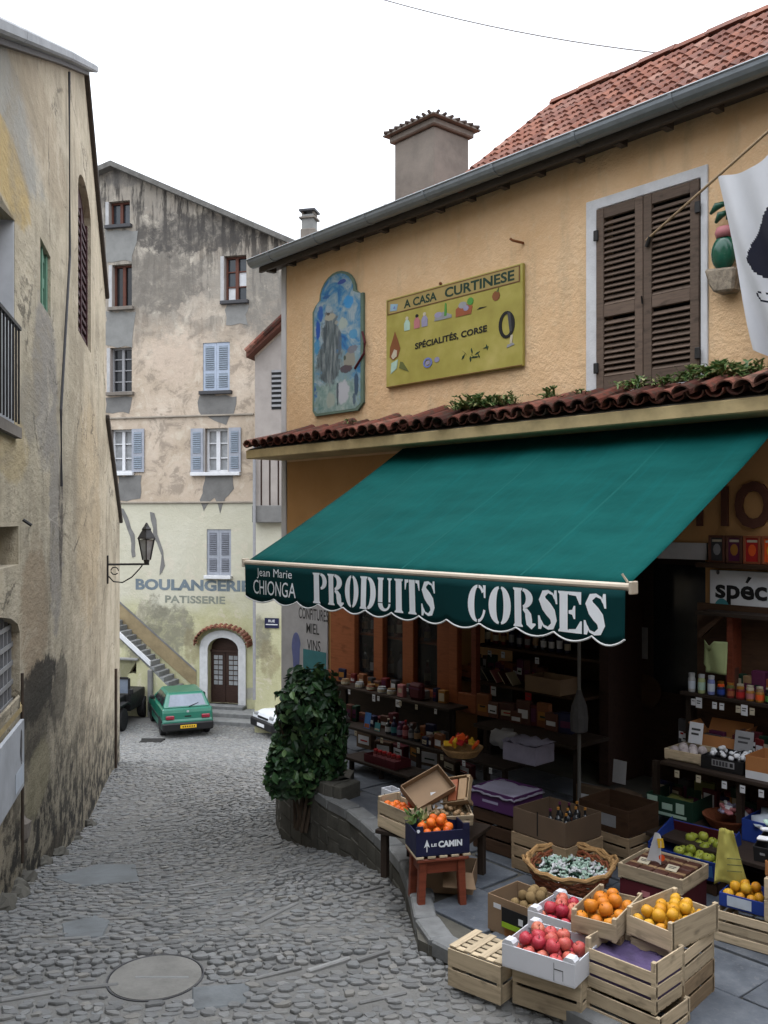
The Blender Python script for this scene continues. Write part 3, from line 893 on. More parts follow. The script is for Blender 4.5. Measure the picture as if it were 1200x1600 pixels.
# pipe, crevice tube, cable, plinth
MAT['rusty'] = simple('rusty_pipe', (.075, .055, .042), .85, .45, 9, .4)
BL.part(MB().tube([(FL.u(103.5), -.035, L(103.5, 112)[1]), (FL.u(104.5), -.035, L(104.5, 400)[1]), (FL.u(91), -.03, L(91, 640)[1]), (FL.u(92), -.03, L(92, 760)[1])], .016, 6), 'cable', MAT['darkgrey'])
ux = FL.u(179)
BL.part(MB().tube([(ux, -.03, L(179, 1045)[1]), (ux, -.03, L(179, 1205)[1])], .028, 8), 'downpipe', MAT['rusty'])
ux = FL.u(29)
BL.part(MB().tube([(ux, -.03, L(29, 1052)[1]), (ux + .02, -.03, L(29, 1350)[1])], .013, 8), 'downpipe', MAT['rusty'])  # dark tube drawn in place of a shaded crevice in the plaster
BL.part(MB().box(UL0, FL.u(26), -.03, -.003, ZB, L(26, 1085)[1]), 'plinth', pl_mat, bevel=.015)
uS, zS = L(37, 1297)
BL.part(MB().blob((uS, .0, zS), .07, .06, .12, 8, 6, .6, 3), 'stone', MAT['concrete'])
for x, y, r in ((18, 1395, .2), (45, 1378, .16), (70, 1352, .15), (30, 1400, .13), (95, 1338, .15), (118, 1312, .14), (140, 1290, .15), (8, 1420, .18)):
    p = on_street(x, y); q = p - FL.o
    BL.part(MB().blob((q.dot(FL.x), q.dot(FL.y) + .02, p.z + .02), r, r * .7, r * .5, 8, 6, .7, x), 'footing_stone', MAT['rubble'])
# wooden eave tip and beam end near the niche
uS, zS = L(32, 812)
BL.part(MB().tube([(uS, -.02, zS), (uS + .01, -.09, zS - .05)], .016, 6), 'iron_spike', MAT['iron'])

# poster board on the house
MAT['dull_board'] = simple('dull_white_board', (.44, .46, .49), .8, .25, 3, .2)
u0, u1, z0, z1 = FL.u(-22), FL.u(21), L(21, 1228)[1], L(21, 1124)[1]
pb = Built(FL, u1, -.05, z0, 'poster_board', 'white poster board with a dark figure at the foot of the stained wall', 'notice board')
pb.part(MB().box(u0, u1, -.085, -.055, z0, z1), 'board', MAT['dull_board'])
pb.part(MB().box(u1 - .42, u1 - .03, -.0885, -.087, z0 + .04, z0 + .2), 'blue_panel', MAT['whiteblue'])
pb.part(MB().plate([(u1 - .20, z0 + .32), (u1 - .16, z0 + .22), (u1 - .12, z0 + .40), (u1 - .13, z1 - .08), (u1 - .17, z1 - .05), (u1 - .2, z1 - .2)], [], -.0905, -.089), 'painted_figure', MAT['darkgrey'])

# wall lantern
uW, zW = L(167, 882); uT = uW
_w = FL.w(uW, 0, 0); _k = (229 - CX) / F; vx = -(_k * _w.y - _w.x) / (-FL.y.x + _k * FL.y.y)
BLn = Built(FL, uW, 0, zW - .5, 'wall_lantern', 'black iron street lantern on a scrolled bracket fixed to the stained wall', 'street lamp')
zt, zb2 = L(167, 868)[1], L(167, 912)[1]
BLn.part(MB().box(uW - .03, uW + .03, -.03, -.002, zb2, zt), 'wall_plate', MAT['iron'])
za = zW
BLn.part(MB().tube([(uW, -.03, za), (uW, vx - .05, za)], .022, 6), 'arm', MAT['iron'])
sc_ = [(uW, -.04 - .34 * (1 - math.cos(t * PI / 2)) * 1.6, za - .36 + .34 * math.sin(t * PI / 2) * (1 - .15 * t)) for t in [i / 8 for i in range(9)]]
BLn.part(MB().tube([(uW, -.03, za - .22), (uW, -.12, za - .32), (uW, -.28, za - .34), (uW, -.45, za - .24), (uW, -.58, za - .10), (uW, -.64, za - .02)], .013, 5), 'scroll', MAT['iron'])
BLn.part(MB().tube([(uW, -.14 - .07 * math.cos(t), za - .12 + .07 * math.sin(t)) for t in [i * .7 for i in range(9)]], .011, 5), 'scroll', MAT['iron'])
k = .165
zl = za + .06
BLn.part(MB().lathe([(.02, zl - .06), (.05, zl - .03), (.06, zl + .02)], 8, (uW, vx, 0)), 'neck', MAT['iron'])
BLn.part(MB().lathe([(.075, zl + .025), (k * .92, zl + .40), (.06, zl + .41)], 6, (uW, vx, 0)), 'glass', MAT['pane_pale'])
for q in range(6):
    t = 2 * PI * q / 6
    BLn.part(MB().tube([(uW + .08 * math.cos(t), vx + .08 * math.sin(t), zl + .02), (uW + k * math.cos(t), vx + k * math.sin(t), zl + .42)], .012, 5), 'glazing_bar', MAT['iron'])
BLn.part(MB().lathe([(k * 1.15, zl + .415), (k * 1.1, zl + .44), (.09, zl + .58), (.10, zl + .60), (.05, zl + .66), (.015, zl + .72)], 6, (uW, vx, 0)), 'hood', MAT['iron'])

# unseen houses added behind and beside the camera to cut the skylight
def sky_blocker_house(label, x0, x1, y0, y1, z0, z1, side):
    t = thing('sky_blocker_house', label, 'house', ((x0 + x1) / 2, (y0 + y1) / 2, z0), 0, 'houses up the lane')
    w, d, h = (x1 - x0) / 2, (y1 - y0) / 2, z1 - z0
    MB().box(-w, w, -d, d, 0, h).build('wall', MAT['annex_wall'], t)
    MB().hexa([(-w - .3, -d - .3, h + .003), (w + .3, -d - .3, h + .003), (w + .3, d + .3, h + .003), (-w - .3, d + .3, h + .003), (-w * .1, -d * .8, h + 1.3), (w * .1, -d * .8, h + 1.3), (w * .1, d * .8, h + 1.3), (-w * .1, d * .8, h + 1.3)]).build('roof', MAT['tile'], t)
    for k in range(3):
        for f in range(2):
            a, z = -.6 + .6 * k, 1.2 + 3.0 * f
            if side == 'x': b = (w - .02, w + .04, a * d - .5, a * d + .5, z, z + 1.5)
            else: b = (a * w - .5, a * w + .5, d - .02, d + .04, z, z + 1.5)
            o = MB().box(*b).build('window', MAT['pane'], t)
            bb = list(b); i = 1 if side == 'x' else 3
            bb[i] += .03; bb[i - 1] = b[i] + .001; j = 2 if side == 'x' else 0
            for e in (0, 1):
                c = list(bb); c[j + e] = b[j] + .06 if e else b[j]; c[j + 1] = b[j] + .06 if not e else c[j + 1]
                if e: c[j], c[j + 1] = b[j + 1] - .06, b[j + 1]
                MB().box(*c).build('frame', MAT['white_paint'], o)
MAT['annex_wall'] = simple('plain_beige_plaster', (.36, .30, .22), .92, .3, .8, .5)
sky_blocker_house('plain beige house standing on the left of the lane behind the photographer', -8.5, -2.6, -11, 4.0, -3.2, 6.2, 'x')
sky_blocker_house('plain beige house closing the lane uphill behind the photographer', -2.4, 9.5, -17, -7.0, -3.2, 6.8, 'y')
sky_blocker_house('plain beige house on the right of the lane beside the photographer', 5.6, 12, -6.9, 2.6, -3.2, 5.6, 'y')
# ------------------------------------------------------------------ bakery building at the end of the street
def B(x, y, off=0.0): return FB.loc(x, y, off)
BB = Built(FB, B(300, 900)[0], 0, -6.9, 'bakery_building', 'tall gabled house with weathered grey and yellow plaster and faded bakery lettering', 'house')
def plaster_far(off):
    m = Mt('weathered_town_plaster', .93, spec=.12); v = m.map(m.coord(), loc=tuple(off))
    n = m.noise(v, .55, 7, .6); nf = m.noise(v, 1.8, 7, .72); ng = m.noise(v, .9, 6, .65)
    z = m.sep(v)[2]
    zj = m.math('ADD', z, m.math('MULTIPLY', m.math('SUBTRACT', n, .5), 2.4))
    z1 = B(300, 785)[1]; z2 = B(300, 520)[1]; z3 = B(300, 950)[1]
    col = m.ramp(n, [(.3, (.42, .34, .255)), (.55, (.53, .44, .35)), (.75, (.60, .52, .43))])
    col = m.mix(m.rng(nf, .52, .72, 0, .6), col, (.32, .25, .18))
    low = m.rng(z, z1 + .08, z1 - .08)
    col = m.mix(low, col, m.ramp(n, [(.3, (.50, .48, .37)), (.7, (.57, .55, .45))]))
    yel = m.rng(zj, z3 + .6, z3 - .5)
    col = m.mix(m.math('MULTIPLY', yel, .85), col, m.ramp(nf, [(.3, (.40, .385, .20)), (.7, (.52, .505, .315))]))
    hi = m.rng(m.math('ADD', z, m.math('MULTIPLY', m.math('SUBTRACT', nf, .5), 5.5)), z2 - 1.2, z2 + 1.6)
    col = m.mix(m.math('MULTIPLY', hi, .93), col, m.ramp(ng, [(.3, (.105, .098, .09)), (.52, (.20, .187, .165)), (.72, (.36, .32, .26))]))
    bl = m.noise(v, 1.3, 8, .75, .6)
    col = m.mix(m.math('MULTIPLY', m.rng(z, z1, z1 + .4), m.rng(bl, .50, .60, 0, .6)), col, (.22, .185, .15)); col = m.mix(m.rng(bl, .46, .38, 0, .5), col, (.62, .56, .46))
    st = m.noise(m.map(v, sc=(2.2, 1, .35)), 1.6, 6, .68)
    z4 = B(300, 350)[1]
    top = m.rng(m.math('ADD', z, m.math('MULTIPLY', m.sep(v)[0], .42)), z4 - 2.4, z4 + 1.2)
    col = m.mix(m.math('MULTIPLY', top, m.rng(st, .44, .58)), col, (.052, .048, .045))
    col = m.mix(m.math('MULTIPLY', hi, m.rng(st, .58, .46, 0, .35)), col, (.50, .45, .38))
    brk = m.rng(m.noise(v, 2.6, 8, .78, .5), .36, .56, .35, 1.0)
    def sp(x, y, rx, ry, c, k, amp=.8, nz=nf):
        nonlocal col
        u, zz = B(x, y)
        col = m.mix(m.math('MULTIPLY', m.math('MULTIPLY', m.spot(v, (u, 0, zz), (rx * 33 / F, 9, ry * 33 / F), nz, amp * 1.7), brk), k), col, c)
    sp(250, 440, 75, 60, (.17, .155, .135), .8, 1.2); sp(300, 365, 110, 34, (.075, .07, .066), .85, 1.4); sp(270, 560, 45, 45, (.55, .45, .36), .8); sp(330, 480, 60, 20, (.52, .45, .37), .6, 1.6)
    sp(415, 470, 40, 70, (.20, .19, .17), .75, 1.2); sp(265, 985, 50, 48, (.20, .19, .15), .8, 1.0); sp(235, 960, 30, 30, (.21, .2, .15), .7, 1.2); sp(300, 1010, 18, 30, (.26, .22, .13), .6)
    sp(410, 1085, 45, 12, (.34, .33, .31), .9)
    sp(195, 275, 40, 20, (.16, .15, .14), .8)
    m.base(col); m.bump(n, .4, .12); m.bump(nf, .6, .06); m.bump(m.noise(v, 14, 5, .7), .4, .02)
    return m.m
fm = plaster_far(BB.off)
MAT['string'] = simple('weathered_string_course', (.33, .29, .24), .92, .3, 3, .3)
MAT['off_white'] = simple('greyed_white_paint', (.44, .44, .44), .85, .25, 4, .2); MAT['annex'] = simple('grey_pink_plaster', (.34, .305, .28), .92, .2, 2, .4)
MAT['cement'] = simple('grey_cement_patch', (.185, .182, .175), .92, .3, 3, .5)
MAT['cement_pale'] = simple('pale_cement_patch', (.235, .235, .225), .92, .25, 3, .5)
MAT['slate_paint'] = simple('faded_slate_lettering', (.165, .205, .235), .9, .35, 3, .2)
MAT['faded_letter'] = simple('faded_olive_lettering', (.24, .255, .215), .9, .4, 3, .2)
MAT['ochre_band'] = simple('ochre_skirting', (.30, .235, .135), .9, .4, 2, .4)
pk = B(180, 264); le = B(60, 316); re = B(480, 394)
out = [(le[0], -7.2), (re[0], -7.2), (re[0], re[1]), pk, le]
W = []   # windows: x0,x1,y0,y1
wins = [(170, 203, 314, 352), (175, 206, 413, 480), (350, 385, 399, 470), (172, 206, 543, 613), (317, 359, 535, 611), (173, 206, 671, 738), (320, 356, 669, 738), (323, 361, 827, 899)]
def wrect(x0, x1, y0, y1):
    return B(x0, y0)[0], B(x1, y0)[0], B((x0 + x1) / 2, y1)[1], B((x0 + x1) / 2, y0)[1]
dr = wrect(325, 373, 996, 1100)
door_loop = arch_loop(dr[0], dr[1], -7.2 + .5, dr[3], .42)
holes = [rect_loop(*wrect(*w)) for w in wins] + [arch_loop(dr[0], dr[1], dr[2], dr[3], .42)]
BB.part(MB().plate(out, holes, 0, .45), 'wall', fm)
BB.part(MB().plate(out, [], .8, 12), 'house_body', fm)
rf = MB()
for (a, b), (c, d) in ((le, pk), (pk, re)):
    rf.hexa([(a, -.35, b), (c, -.35, d), (c, 12, d), (a, 12, b), (a, -.35, b + .19), (c, -.35, d + .19), (c, 12, d + .19), (a, 12, b + .19)])
BB.part(rf, 'roof', MAT['lichen_slate'])
ch = BB.part(MB().box(B(451, 375)[0], B(475, 375)[0], 1.2, 1.8, B(460, 395)[1], B(460, 340)[1]), 'chimney', MAT['concrete'], bevel=.03)
cx_, cz_ = B(462, 341)
BB.part(MB().box(cx_ - .22, cx_ + .22, 1.25, 1.72, cz_, cz_ + .55), 'chimney_pot', MAT['cement_pale'], ch, bevel=.02)
BB.part(MB().box(cx_ - .30, cx_ + .30, 1.18, 1.78, cz_ + .40, cz_ + .46), 'chimney_band', MAT['concrete'], ch)
for dx in (-.2, .2): BB.part(MB().box(cx_ + dx - .03, cx_ + dx + .03, 1.3, 1.7, cz_ + .55, cz_ + .66), 'cap_leg', MAT['concrete'], ch)
BB.part(MB().box(cx_ - .3, cx_ + .3, 1.18, 1.8, cz_ + .66, cz_ + .73), 'chimney_cap', MAT['darkgrey'], ch)
for y, xa, xb in ((650, 160, 397), (785, 186, 398)):
    z = B(300, y)[1]
    BB.part(MB().box(B(xa, y)[0], B(xb, y)[0], -.07, -.002, z - .03, z + .03), 'string_course', MAT['string'], bevel=.01)
def sill(w, c='concrete', e=.10):
    u0, u1, z0, z1 = wrect(*w)
    BB.part(MB().box(u0 - e, u1 + e, -.16, .14, z0 - .12, z0 + .002), 'sill', MAT[c], bevel=.01)
def casement(w, fmat, pmat, rows=3, leaf=2, white_rev=True, fr=.07):
    u0, u1, z0, z1 = wrect(*w)
    win = BB.part(MB().box(u0, u1, .26, .29, z0, z1), 'window', MAT[pmat])
    for a, b in ((u0, u0 + fr), (u1 - fr, u1)): BB.part(MB().box(a, b, .18, .258, z0, z1), 'frame', MAT[fmat], win)
    for a, b in ((z0, z0 + fr), (z1 - fr, z1)): BB.part(MB().box(u0 + fr + .001, u1 - fr - .001, .185, .257, a, b), 'frame', MAT[fmat], win)
    if leaf == 2: BB.part(MB().box((u0 + u1) / 2 - fr * .8, (u0 + u1) / 2 + fr * .8, .17, .256, z0 + fr, z1 - fr), 'mullion', MAT[fmat], win)
    for k in range(1, rows):
        z = z0 + (z1 - z0) * k / rows
        BB.part(MB().box(u0 + fr, u1 - fr, .20, .25, z - .02, z + .02), 'glazing_bar', MAT[fmat], win)
    if white_rev:
        BB.part(MB().box(u0 - .002, u0 + .012, .003, .175, z0, z1), 'reveal', MAT['annex'])
        BB.part(MB().box(u0 - .13, u0 - .003, -.012, .0, z0, z1), 'reveal', MAT['off_white'])
    return win
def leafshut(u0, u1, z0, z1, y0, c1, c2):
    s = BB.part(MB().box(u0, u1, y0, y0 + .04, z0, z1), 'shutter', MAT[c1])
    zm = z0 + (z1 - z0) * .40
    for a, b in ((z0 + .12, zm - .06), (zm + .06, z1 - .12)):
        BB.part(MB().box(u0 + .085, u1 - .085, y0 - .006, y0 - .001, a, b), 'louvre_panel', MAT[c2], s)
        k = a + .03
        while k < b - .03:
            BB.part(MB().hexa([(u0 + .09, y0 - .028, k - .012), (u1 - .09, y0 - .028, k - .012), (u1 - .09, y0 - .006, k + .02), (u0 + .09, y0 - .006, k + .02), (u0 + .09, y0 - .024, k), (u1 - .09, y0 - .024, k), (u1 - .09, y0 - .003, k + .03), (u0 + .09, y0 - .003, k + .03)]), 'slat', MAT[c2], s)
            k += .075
    return s
casement(wins[0], 'brown_frame', 'pane', 1); sill(wins[0], 'darkgrey')
casement(wins[1], 'brown_frame', 'glass', 1); sill(wins[1])
w3 = casement(wins[2], 'brown_frame', 'pane', 3); sill(wins[2], 'darkgrey')
u0, u1, z0, z1 = wrect(*wins[2])
um = (u0 + u1) / 2; zm = z0 + (z1 - z0) / 3
BB.part(MB().box(u0 + .08, um - .06, .245, .2595, z0 + .07, zm - .02), 'white_pane', MAT['white_paint'], w3)
BB.part(MB().box(um + .06, u1 - .08, .245, .2595, zm + .02, zm + (z1 - z0) / 3 - .02), 'white_pane', MAT['white_paint'], w3)
casement(wins[3], 'grey', 'glass', 4, fr=.06); sill(wins[3])
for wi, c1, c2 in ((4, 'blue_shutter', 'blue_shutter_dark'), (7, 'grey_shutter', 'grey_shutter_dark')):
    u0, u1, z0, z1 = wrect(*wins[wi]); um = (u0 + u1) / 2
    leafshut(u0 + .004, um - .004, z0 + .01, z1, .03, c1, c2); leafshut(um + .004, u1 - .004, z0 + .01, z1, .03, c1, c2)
sill(wins[4], 'darkgrey'); sill(wins[7], 'white_paint', .05)
casement(wins[5], 'white_paint', 'pane_pale', 3); sill(wins[5], 'white_paint')
casement(wins[6], 'white_paint', 'pane_pale', 3, fr=.09); sill(wins[6], 'white_paint', .5)
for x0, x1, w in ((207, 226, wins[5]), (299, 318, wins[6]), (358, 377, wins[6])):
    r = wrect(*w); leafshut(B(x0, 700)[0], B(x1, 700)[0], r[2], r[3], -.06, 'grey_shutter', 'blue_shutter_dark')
# cement repairs, each its own uneven sheet of render
def patch(pts, mat, th=.012, seed=1, amp=.10):
    q = random.Random(seed); p = [B(x, y) for x, y in pts]; o = []
    for (a, b), (c, d) in zip(p, p[1:] + p[:1]):
        n = max(2, int(math.hypot(c - a, d - b) / .22))
        for k in range(n): o.append((a + (c - a) * k / n + q.uniform(-amp, amp), b + (d - b) * k / n + q.uniform(-amp, amp)))
    BB.part(MB().plate(o, [], -th, .004), 'cement_patch', MAT[mat])
patch([(163, 360), (216, 360), (206, 408), (166, 408)], 'cement_pale', seed=2, amp=.05); patch([(166, 487), (210, 487), (206, 541), (164, 541)], 'cement_pale', seed=3, amp=.06)
patch([(166, 620), (206, 620), (203, 645), (166, 645)], 'cement', seed=4, amp=.04); patch([(312, 618), (370, 618), (368, 645), (352, 662), (308, 645)], 'cement', seed=5, amp=.07)
patch([(184, 744), (222, 744), (219, 780), (186, 783)], 'cement', seed=6, amp=.06); patch([(322, 742), (366, 742), (366, 765), (352, 780), (342, 800), (337, 776), (318, 798), (314, 780)], 'cement', seed=7, amp=.05)
patch([(235, 801), (242, 801), (246, 835), (256, 860), (258, 885), (250, 900), (253, 868), (240, 838)], 'cement', seed=8, amp=.03)
patch([(188, 795), (194, 795), (210, 835), (212, 870), (207, 872), (204, 838)], 'cement', seed=9, amp=.03)
patch([(355, 475), (388, 475), (384, 505), (352, 508)], 'cement_pale', seed=10, amp=.08)
# lettering on the wall
def wall_text(s, x0, x1, y0, y1, mat, bold):
    mb = MB(); u0, z1 = B(x0, y0); u1, z0 = B(x1, y1)
    fit_text(mb, s, u0, u1, z0, z1, lambda a, b: -.006, bold)
    BB.part(mb, 'lettering', MAT[mat], recalc=False)
wall_text('BOULANGERIE', 212, 391, 904, 925, 'slate_paint', .045)
wall_text('PATISSERIE', 258, 352, 930, 944, 'faded_letter', .03)
# door
u0, u1, z0, z1 = dr; um = (u0 + u1) / 2
BB.part(MB().plate(arch_loop(u0 - .30, u1 + .28, z0 - .3, z1 + .26, .62), [[(a, b) for a, b in arch_loop(u0, u1, z0 - .15, z1, .42)]], -.05, -.002), 'door_surround', MAT['white_band'])
BB.part(MB().plate(arch_loop(u0, u1, z0, z1 - .002, .42), [], .30, .34), 'fanlight', MAT['door_brown'])
zt = z1 - .55
for a, b in ((u0 + .02, um - .01), (um + .01, u1 - .02)):
    d = BB.part(MB().box(a, b, .22, .298, z0, zt), 'door', MAT['door_brown'])
    w = (b - a)
    for r in range(6):
        for c in range(2):
            xa = a + .10 + c * (w - .2) / 2; za = z0 + .62 + r * (zt - z0 - .72) / 6
            BB.part(MB().box(xa + .015, xa + (w - .2) / 2 - .015, .212, .2195, za + .02, za + (zt - z0 - .72) / 6 - .02), 'door_pane', MAT['pane_pale'], d)
BB.part(MB().box(u0, u1, .18, .2985, zt, zt + .08), 'door_transom', MAT['door_brown'])
BB.part(MB().box(u0 - .3, u1 + .3, -.35, .2, z0 - .18, z0), 'doorstep', MAT['curb'], bevel=.02)
arc = arch_loop(u0 - .42, u1 + .45, z0, z1 + .45, .62, 17)[2:]
tl_me = MB().prism([(-.085, 0), (-.05, .055), (0, .075), (.05, .055), (.085, 0), (.06, 0), (0, .05), (-.06, 0)], -.30, .06).mesh('arch_tile', MAT['tile'])
hd = BB.part(MB().plate(arc + [(a * .94 + um * .06, b - .10) for a, b in arc[::-1]], [], -.14, .0), 'door_hood', MAT['cream_concrete'])
for i, (a, b) in enumerate(arc):
    t = math.atan2(b - (z1 - .5), a - um)
    link('arch_tile', tl_me, hd, Vector((a, -.02, b - .02)) - BB.off, (.25, -(t - PI / 2) * .75, rnd.uniform(-.06, .06)))
# painted skirting band that climbs with the stair
BB.part(MB().plate([B(187, 942), B(307, 1050), B(307, 1076), B(187, 970)], [], -.02, .002), 'skirting', MAT['ochre_band'])
BB.part(MB().plate([B(187, 939), B(307, 1047), B(307, 1050), B(187, 942)], [], -.035, .002), 'skirting_edge', MAT['cement'])
# street name plate (on the annex wall, see below)

# stair against the bakery wall
d0, d1 = -.85, -.04
st = Built(FB, B(255, 1000, d0)[0], d0, -6.9, 'stone_stair', 'stone stair climbing to the left along the bakery wall with a white sloping rail', 'stairs')
us, zs_ = B(285, 1098, d0); ut, zt_ = B(187, 995, d0)
n = 13; du = (ut - us) / n; dz = (zt_ - zs_) / n
for i in range(n + 4):
    st.part(MB().box(us + (i + 1) * du, us + i * du + .03, d0 + .02, d1, zs_ + i * dz - .25, zs_ + (i + 1) * dz), 'step', MAT['curb'], bevel=.012)
o = [(us, -7.1), (us, zs_ + .05)] + [(us + (n + 4) * du, zs_ + (n + 4) * dz - .12), (us + (n + 4) * du, -7.1)]
hx0, hz0 = B(150, 1050, d0); hx1, hz1 = B(213, 1034, d0)
st.part(MB().plate(o, [rect_loop(hx0, hx1, hz0, hz1)], d0, d0 + .16), 'side_wall', fm)
st.part(MB().box(hx0, hx1, d0 + .4, d0 + .45, hz0, hz1), 'opening_back', MAT['door_brown'])
st.part(MB().box(hx0, B(217, 1030, d0)[0], d0 - .12, d0 - .002, hz1 + .05, hz1 + .14), 'ledge', MAT['cement_pale'], bevel=.02)
a = B(187, 990, d0); b = B(236, 1036, d0)
st.part(MB().hexa([(a[0], d0 - .08, a[1] - .10), (b[0], d0 - .08, b[1] - .10), (b[0], d0 - .003, b[1] - .10), (a[0], d0 - .003, a[1] - .10), (a[0], d0 - .08, a[1] + .08), (b[0], d0 - .08, b[1] + .08), (b[0], d0 - .003, b[1] + .08), (a[0], d0 - .003, a[1] + .08)]), 'sloping_rail', MAT['white_paint'])
st.part(MB().box(B(233, 1050, d0)[0], B(240, 1050, d0)[0], d0 - .14, d0 - .003, -6.95, B(236, 1046, d0)[1]), 'buttress', MAT['cement'], bevel=.02)

# pavement with steps before the bakery door
pv = MB()
for k, (y0, y1, z) in enumerate(((-.9, 0, -6.62), (-1.5, -.9, -6.76))):
    q = [FB.w(B(300, 1000)[0], y0, 0), FB.w(B(480, 1000)[0] + 1.5, y0, 0), FB.w(B(480, 1000)[0] + 1.5, y1 - .003, 0), FB.w(B(300, 1000)[0], y1 - .003, 0)]
    pv.hexa([(p.x, p.y, -7.2) for p in q] + [(p.x, p.y, z) for p in q])
tag(pv.build('pavement', MAT['curb'], bevel=.02), 'stepped stone pavement before the bakery door', 'pavement', kind='structure')

# annex beside the bakery, half hidden by the shop corner
ao = -2.2
AX = Built(FB, B(420, 900, ao)[0], ao, -6.9, 'annex_house', 'narrow grey house with a louvred vent and a boarded balcony beside the shop corner', 'house')
def A(x, y, o=ao): return FB.loc(x, y, o)
p0 = A(398, 556); p1 = A(450, 506); p2 = A(520, 440)
AX.part(MB().plate([(p0[0], -7.1), (p2[0], -7.1), (p2[0], p2[1]), p1, p0], [], ao, -.05), 'wall', fm)
AX.part(MB().plate([A(399, 712), A(470, 712), A(470, 500), A(448, 514), A(399, 560)], [], ao - .03, ao - .002), 'upper_render', MAT['annex'])
rf = MB(); q0 = A(392, 556); q1 = A(460, 492)
rf.hexa([(q0[0], ao - .4, q0[1] - .12), (q1[0], ao - .4, q1[1] - .12), (q1[0], 0, q1[1] - .12), (q0[0], 0, q0[1] - .12), (q0[0], ao - .4, q0[1] + .08), (q1[0], ao - .4, q1[1] + .08), (q1[0], 0, q1[1] + .08), (q0[0], 0, q0[1] + .08)])
AX.part(rf, 'roof', MAT['brown_frame'])
for i in range(5):
    t = i / 5
    a = (q0[0] + (q1[0] - q0[0]) * t, q0[1] + (q1[1] - q0[1]) * t); b = (q0[0] + (q1[0] - q0[0]) * (t + .24), q0[1] + (q1[1] - q0[1]) * (t + .22))
    AX.part(MB().tube([(a[0], ao - .42, a[1] + .08), (b[0], ao - .42, b[1] + .11)], .09, 7), 'verge_tile', MAT['canal'])
v0 = A(425, 640); v1 = A(441, 578)
vt = AX.part(MB().box(v0[0], v1[0] + .3, ao - .045, ao - .031, v0[1], v1[1]), 'vent', MAT['black'])
for i in range(8):
    z = v0[1] + .08 + i * (v1[1] - v0[1]) / 8
    AX.part(MB().box(v0[0] + .02, v1[0] + .3, ao - .09, ao - .046, z, z + .07), 'vent_bar', MAT['grey'], vt)
b0 = A(399, 790); b1 = A(440, 712)
bal = AX.part(MB().box(b0[0], b1[0] + .5, ao - .30, ao - .032, b0[1] - .55, b0[1]), 'balcony', MAT['cement'], bevel=.02)
for i in range(5):
    u = b0[0] + .05 + i * .29
    AX.part(MB().box(u, u + .23, ao - .27, ao - .24, b0[1] + .002, b1[1]), 'board', MAT['annex'], bal)
AX.part(MB().box(b0[0] + .02, b1[0] + .5, ao - .22, ao - .20, b0[1] + .003, b1[1]), 'backing', MAT['door_brown'], bal)
AX.part(MB().tube([(A(404, 800)[0], ao - .36, A(404, 690)[1]), (A(404, 800)[0], ao - .36, A(404, 1090)[1])], .05, 7), 'downpipe', MAT['grey'])
n0 = A(414, 981); n1 = A(436, 966)
sg = Built(FB, (n0[0] + n1[0]) / 2, ao - .002, n0[1], 'street_name_plate', 'small blue street name plate with white lettering on the pale yellow wall', 'street sign')
sg.part(MB().box(n0[0], n1[0], ao - .03, ao - .003, n0[1], n1[1]), 'plate', MAT['navy'])
mb = MB(); fit_text(mb, 'RUE', n0[0] + .13, n1[0] - .13, n0[1] + .19, n1[1] - .05, lambda a, b: ao - .033, .02)
sg.part(mb, 'lettering', MAT['white_paint'], recalc=False)
sg.part(MB().box(n0[0] + .04, n1[0] - .04, ao - .0335, ao - .0315, n0[1] + .10, n0[1] + .13), 'lettering_line', MAT['white_paint'])
# ------------------------------------------------------------------ the shop building
def P(x, y, off=0.0): return FS.loc(x, y, off)
def upix(px, py, u0):
    """where the line of sight through a photo point meets the cross wall u = u0: returns (y, z)"""
    r = ray(px, py); t = (u0 + FS.o.dot(FS.x)) / r.dot(FS.x); p = r * t - FS.o
    return p.dot(FS.y), p.z
EO = -.30
zG = P(800, 261, EO)[1]; zW = P(800, 286, 0)[1]
UR = 5.2
SH = Built(FS, P(700, 900)[0], 0, TZ, 'shop_house', 'ochre roughcast shop house with a red tiled roof, grey gutter and brown louvred shutters', 'house')
zTop = P(1050, 873)[1]
uo0, uo1 = P(712, 900)[0], P(1102, 900)[0]
uv0, uv1 = P(520, 1000)[0], P(702, 1000)[0]; zv0 = P(610, 1076)[1]
ub0, ub1 = P(934, 400)[0], P(1096, 400)[0]; zb0 = P(1012, 604)[1]; zb1 = P(1012, 304)[1]
zS = .80                                                        # ledge soffit: roughcast above, smooth paint below
SH.part(MB().plate([(UC + .10, zS), (UR, zS), (UR, zW + .2), (UC + .10, zW + .2)], [rect_loop(ub0, ub1, zb0, zb1)], 0, .35), 'wall', MAT['ochre'])
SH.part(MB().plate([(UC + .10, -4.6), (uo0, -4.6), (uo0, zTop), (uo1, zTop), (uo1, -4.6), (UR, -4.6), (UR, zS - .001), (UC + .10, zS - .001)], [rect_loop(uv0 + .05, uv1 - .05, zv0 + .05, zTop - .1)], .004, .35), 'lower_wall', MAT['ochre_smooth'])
SH.part(MB().box(UC - .004, UC + .105, -.012, .40, -4.6, zW + .2), 'corner_strip', MAT['grey_strip'])
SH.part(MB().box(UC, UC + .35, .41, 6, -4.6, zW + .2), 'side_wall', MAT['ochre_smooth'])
SH.part(MB().box(uo0 - .6, uo1 + 2.4, 2.6, 2.7, TZ, zTop + .3), 'back_room_wall', MAT['interior'])
SH.part(MB().box(uo0 - .6, uo1 + 2.4, .36, 2.6, zTop + .12, zTop + .2), 'room_ceiling', MAT['interior'])
SH.part(MB().box(uo0 - 2.6, uo0 - 2.5, .36, 2.6, TZ, zTop + .12), 'room_side_wall', MAT['interior'])
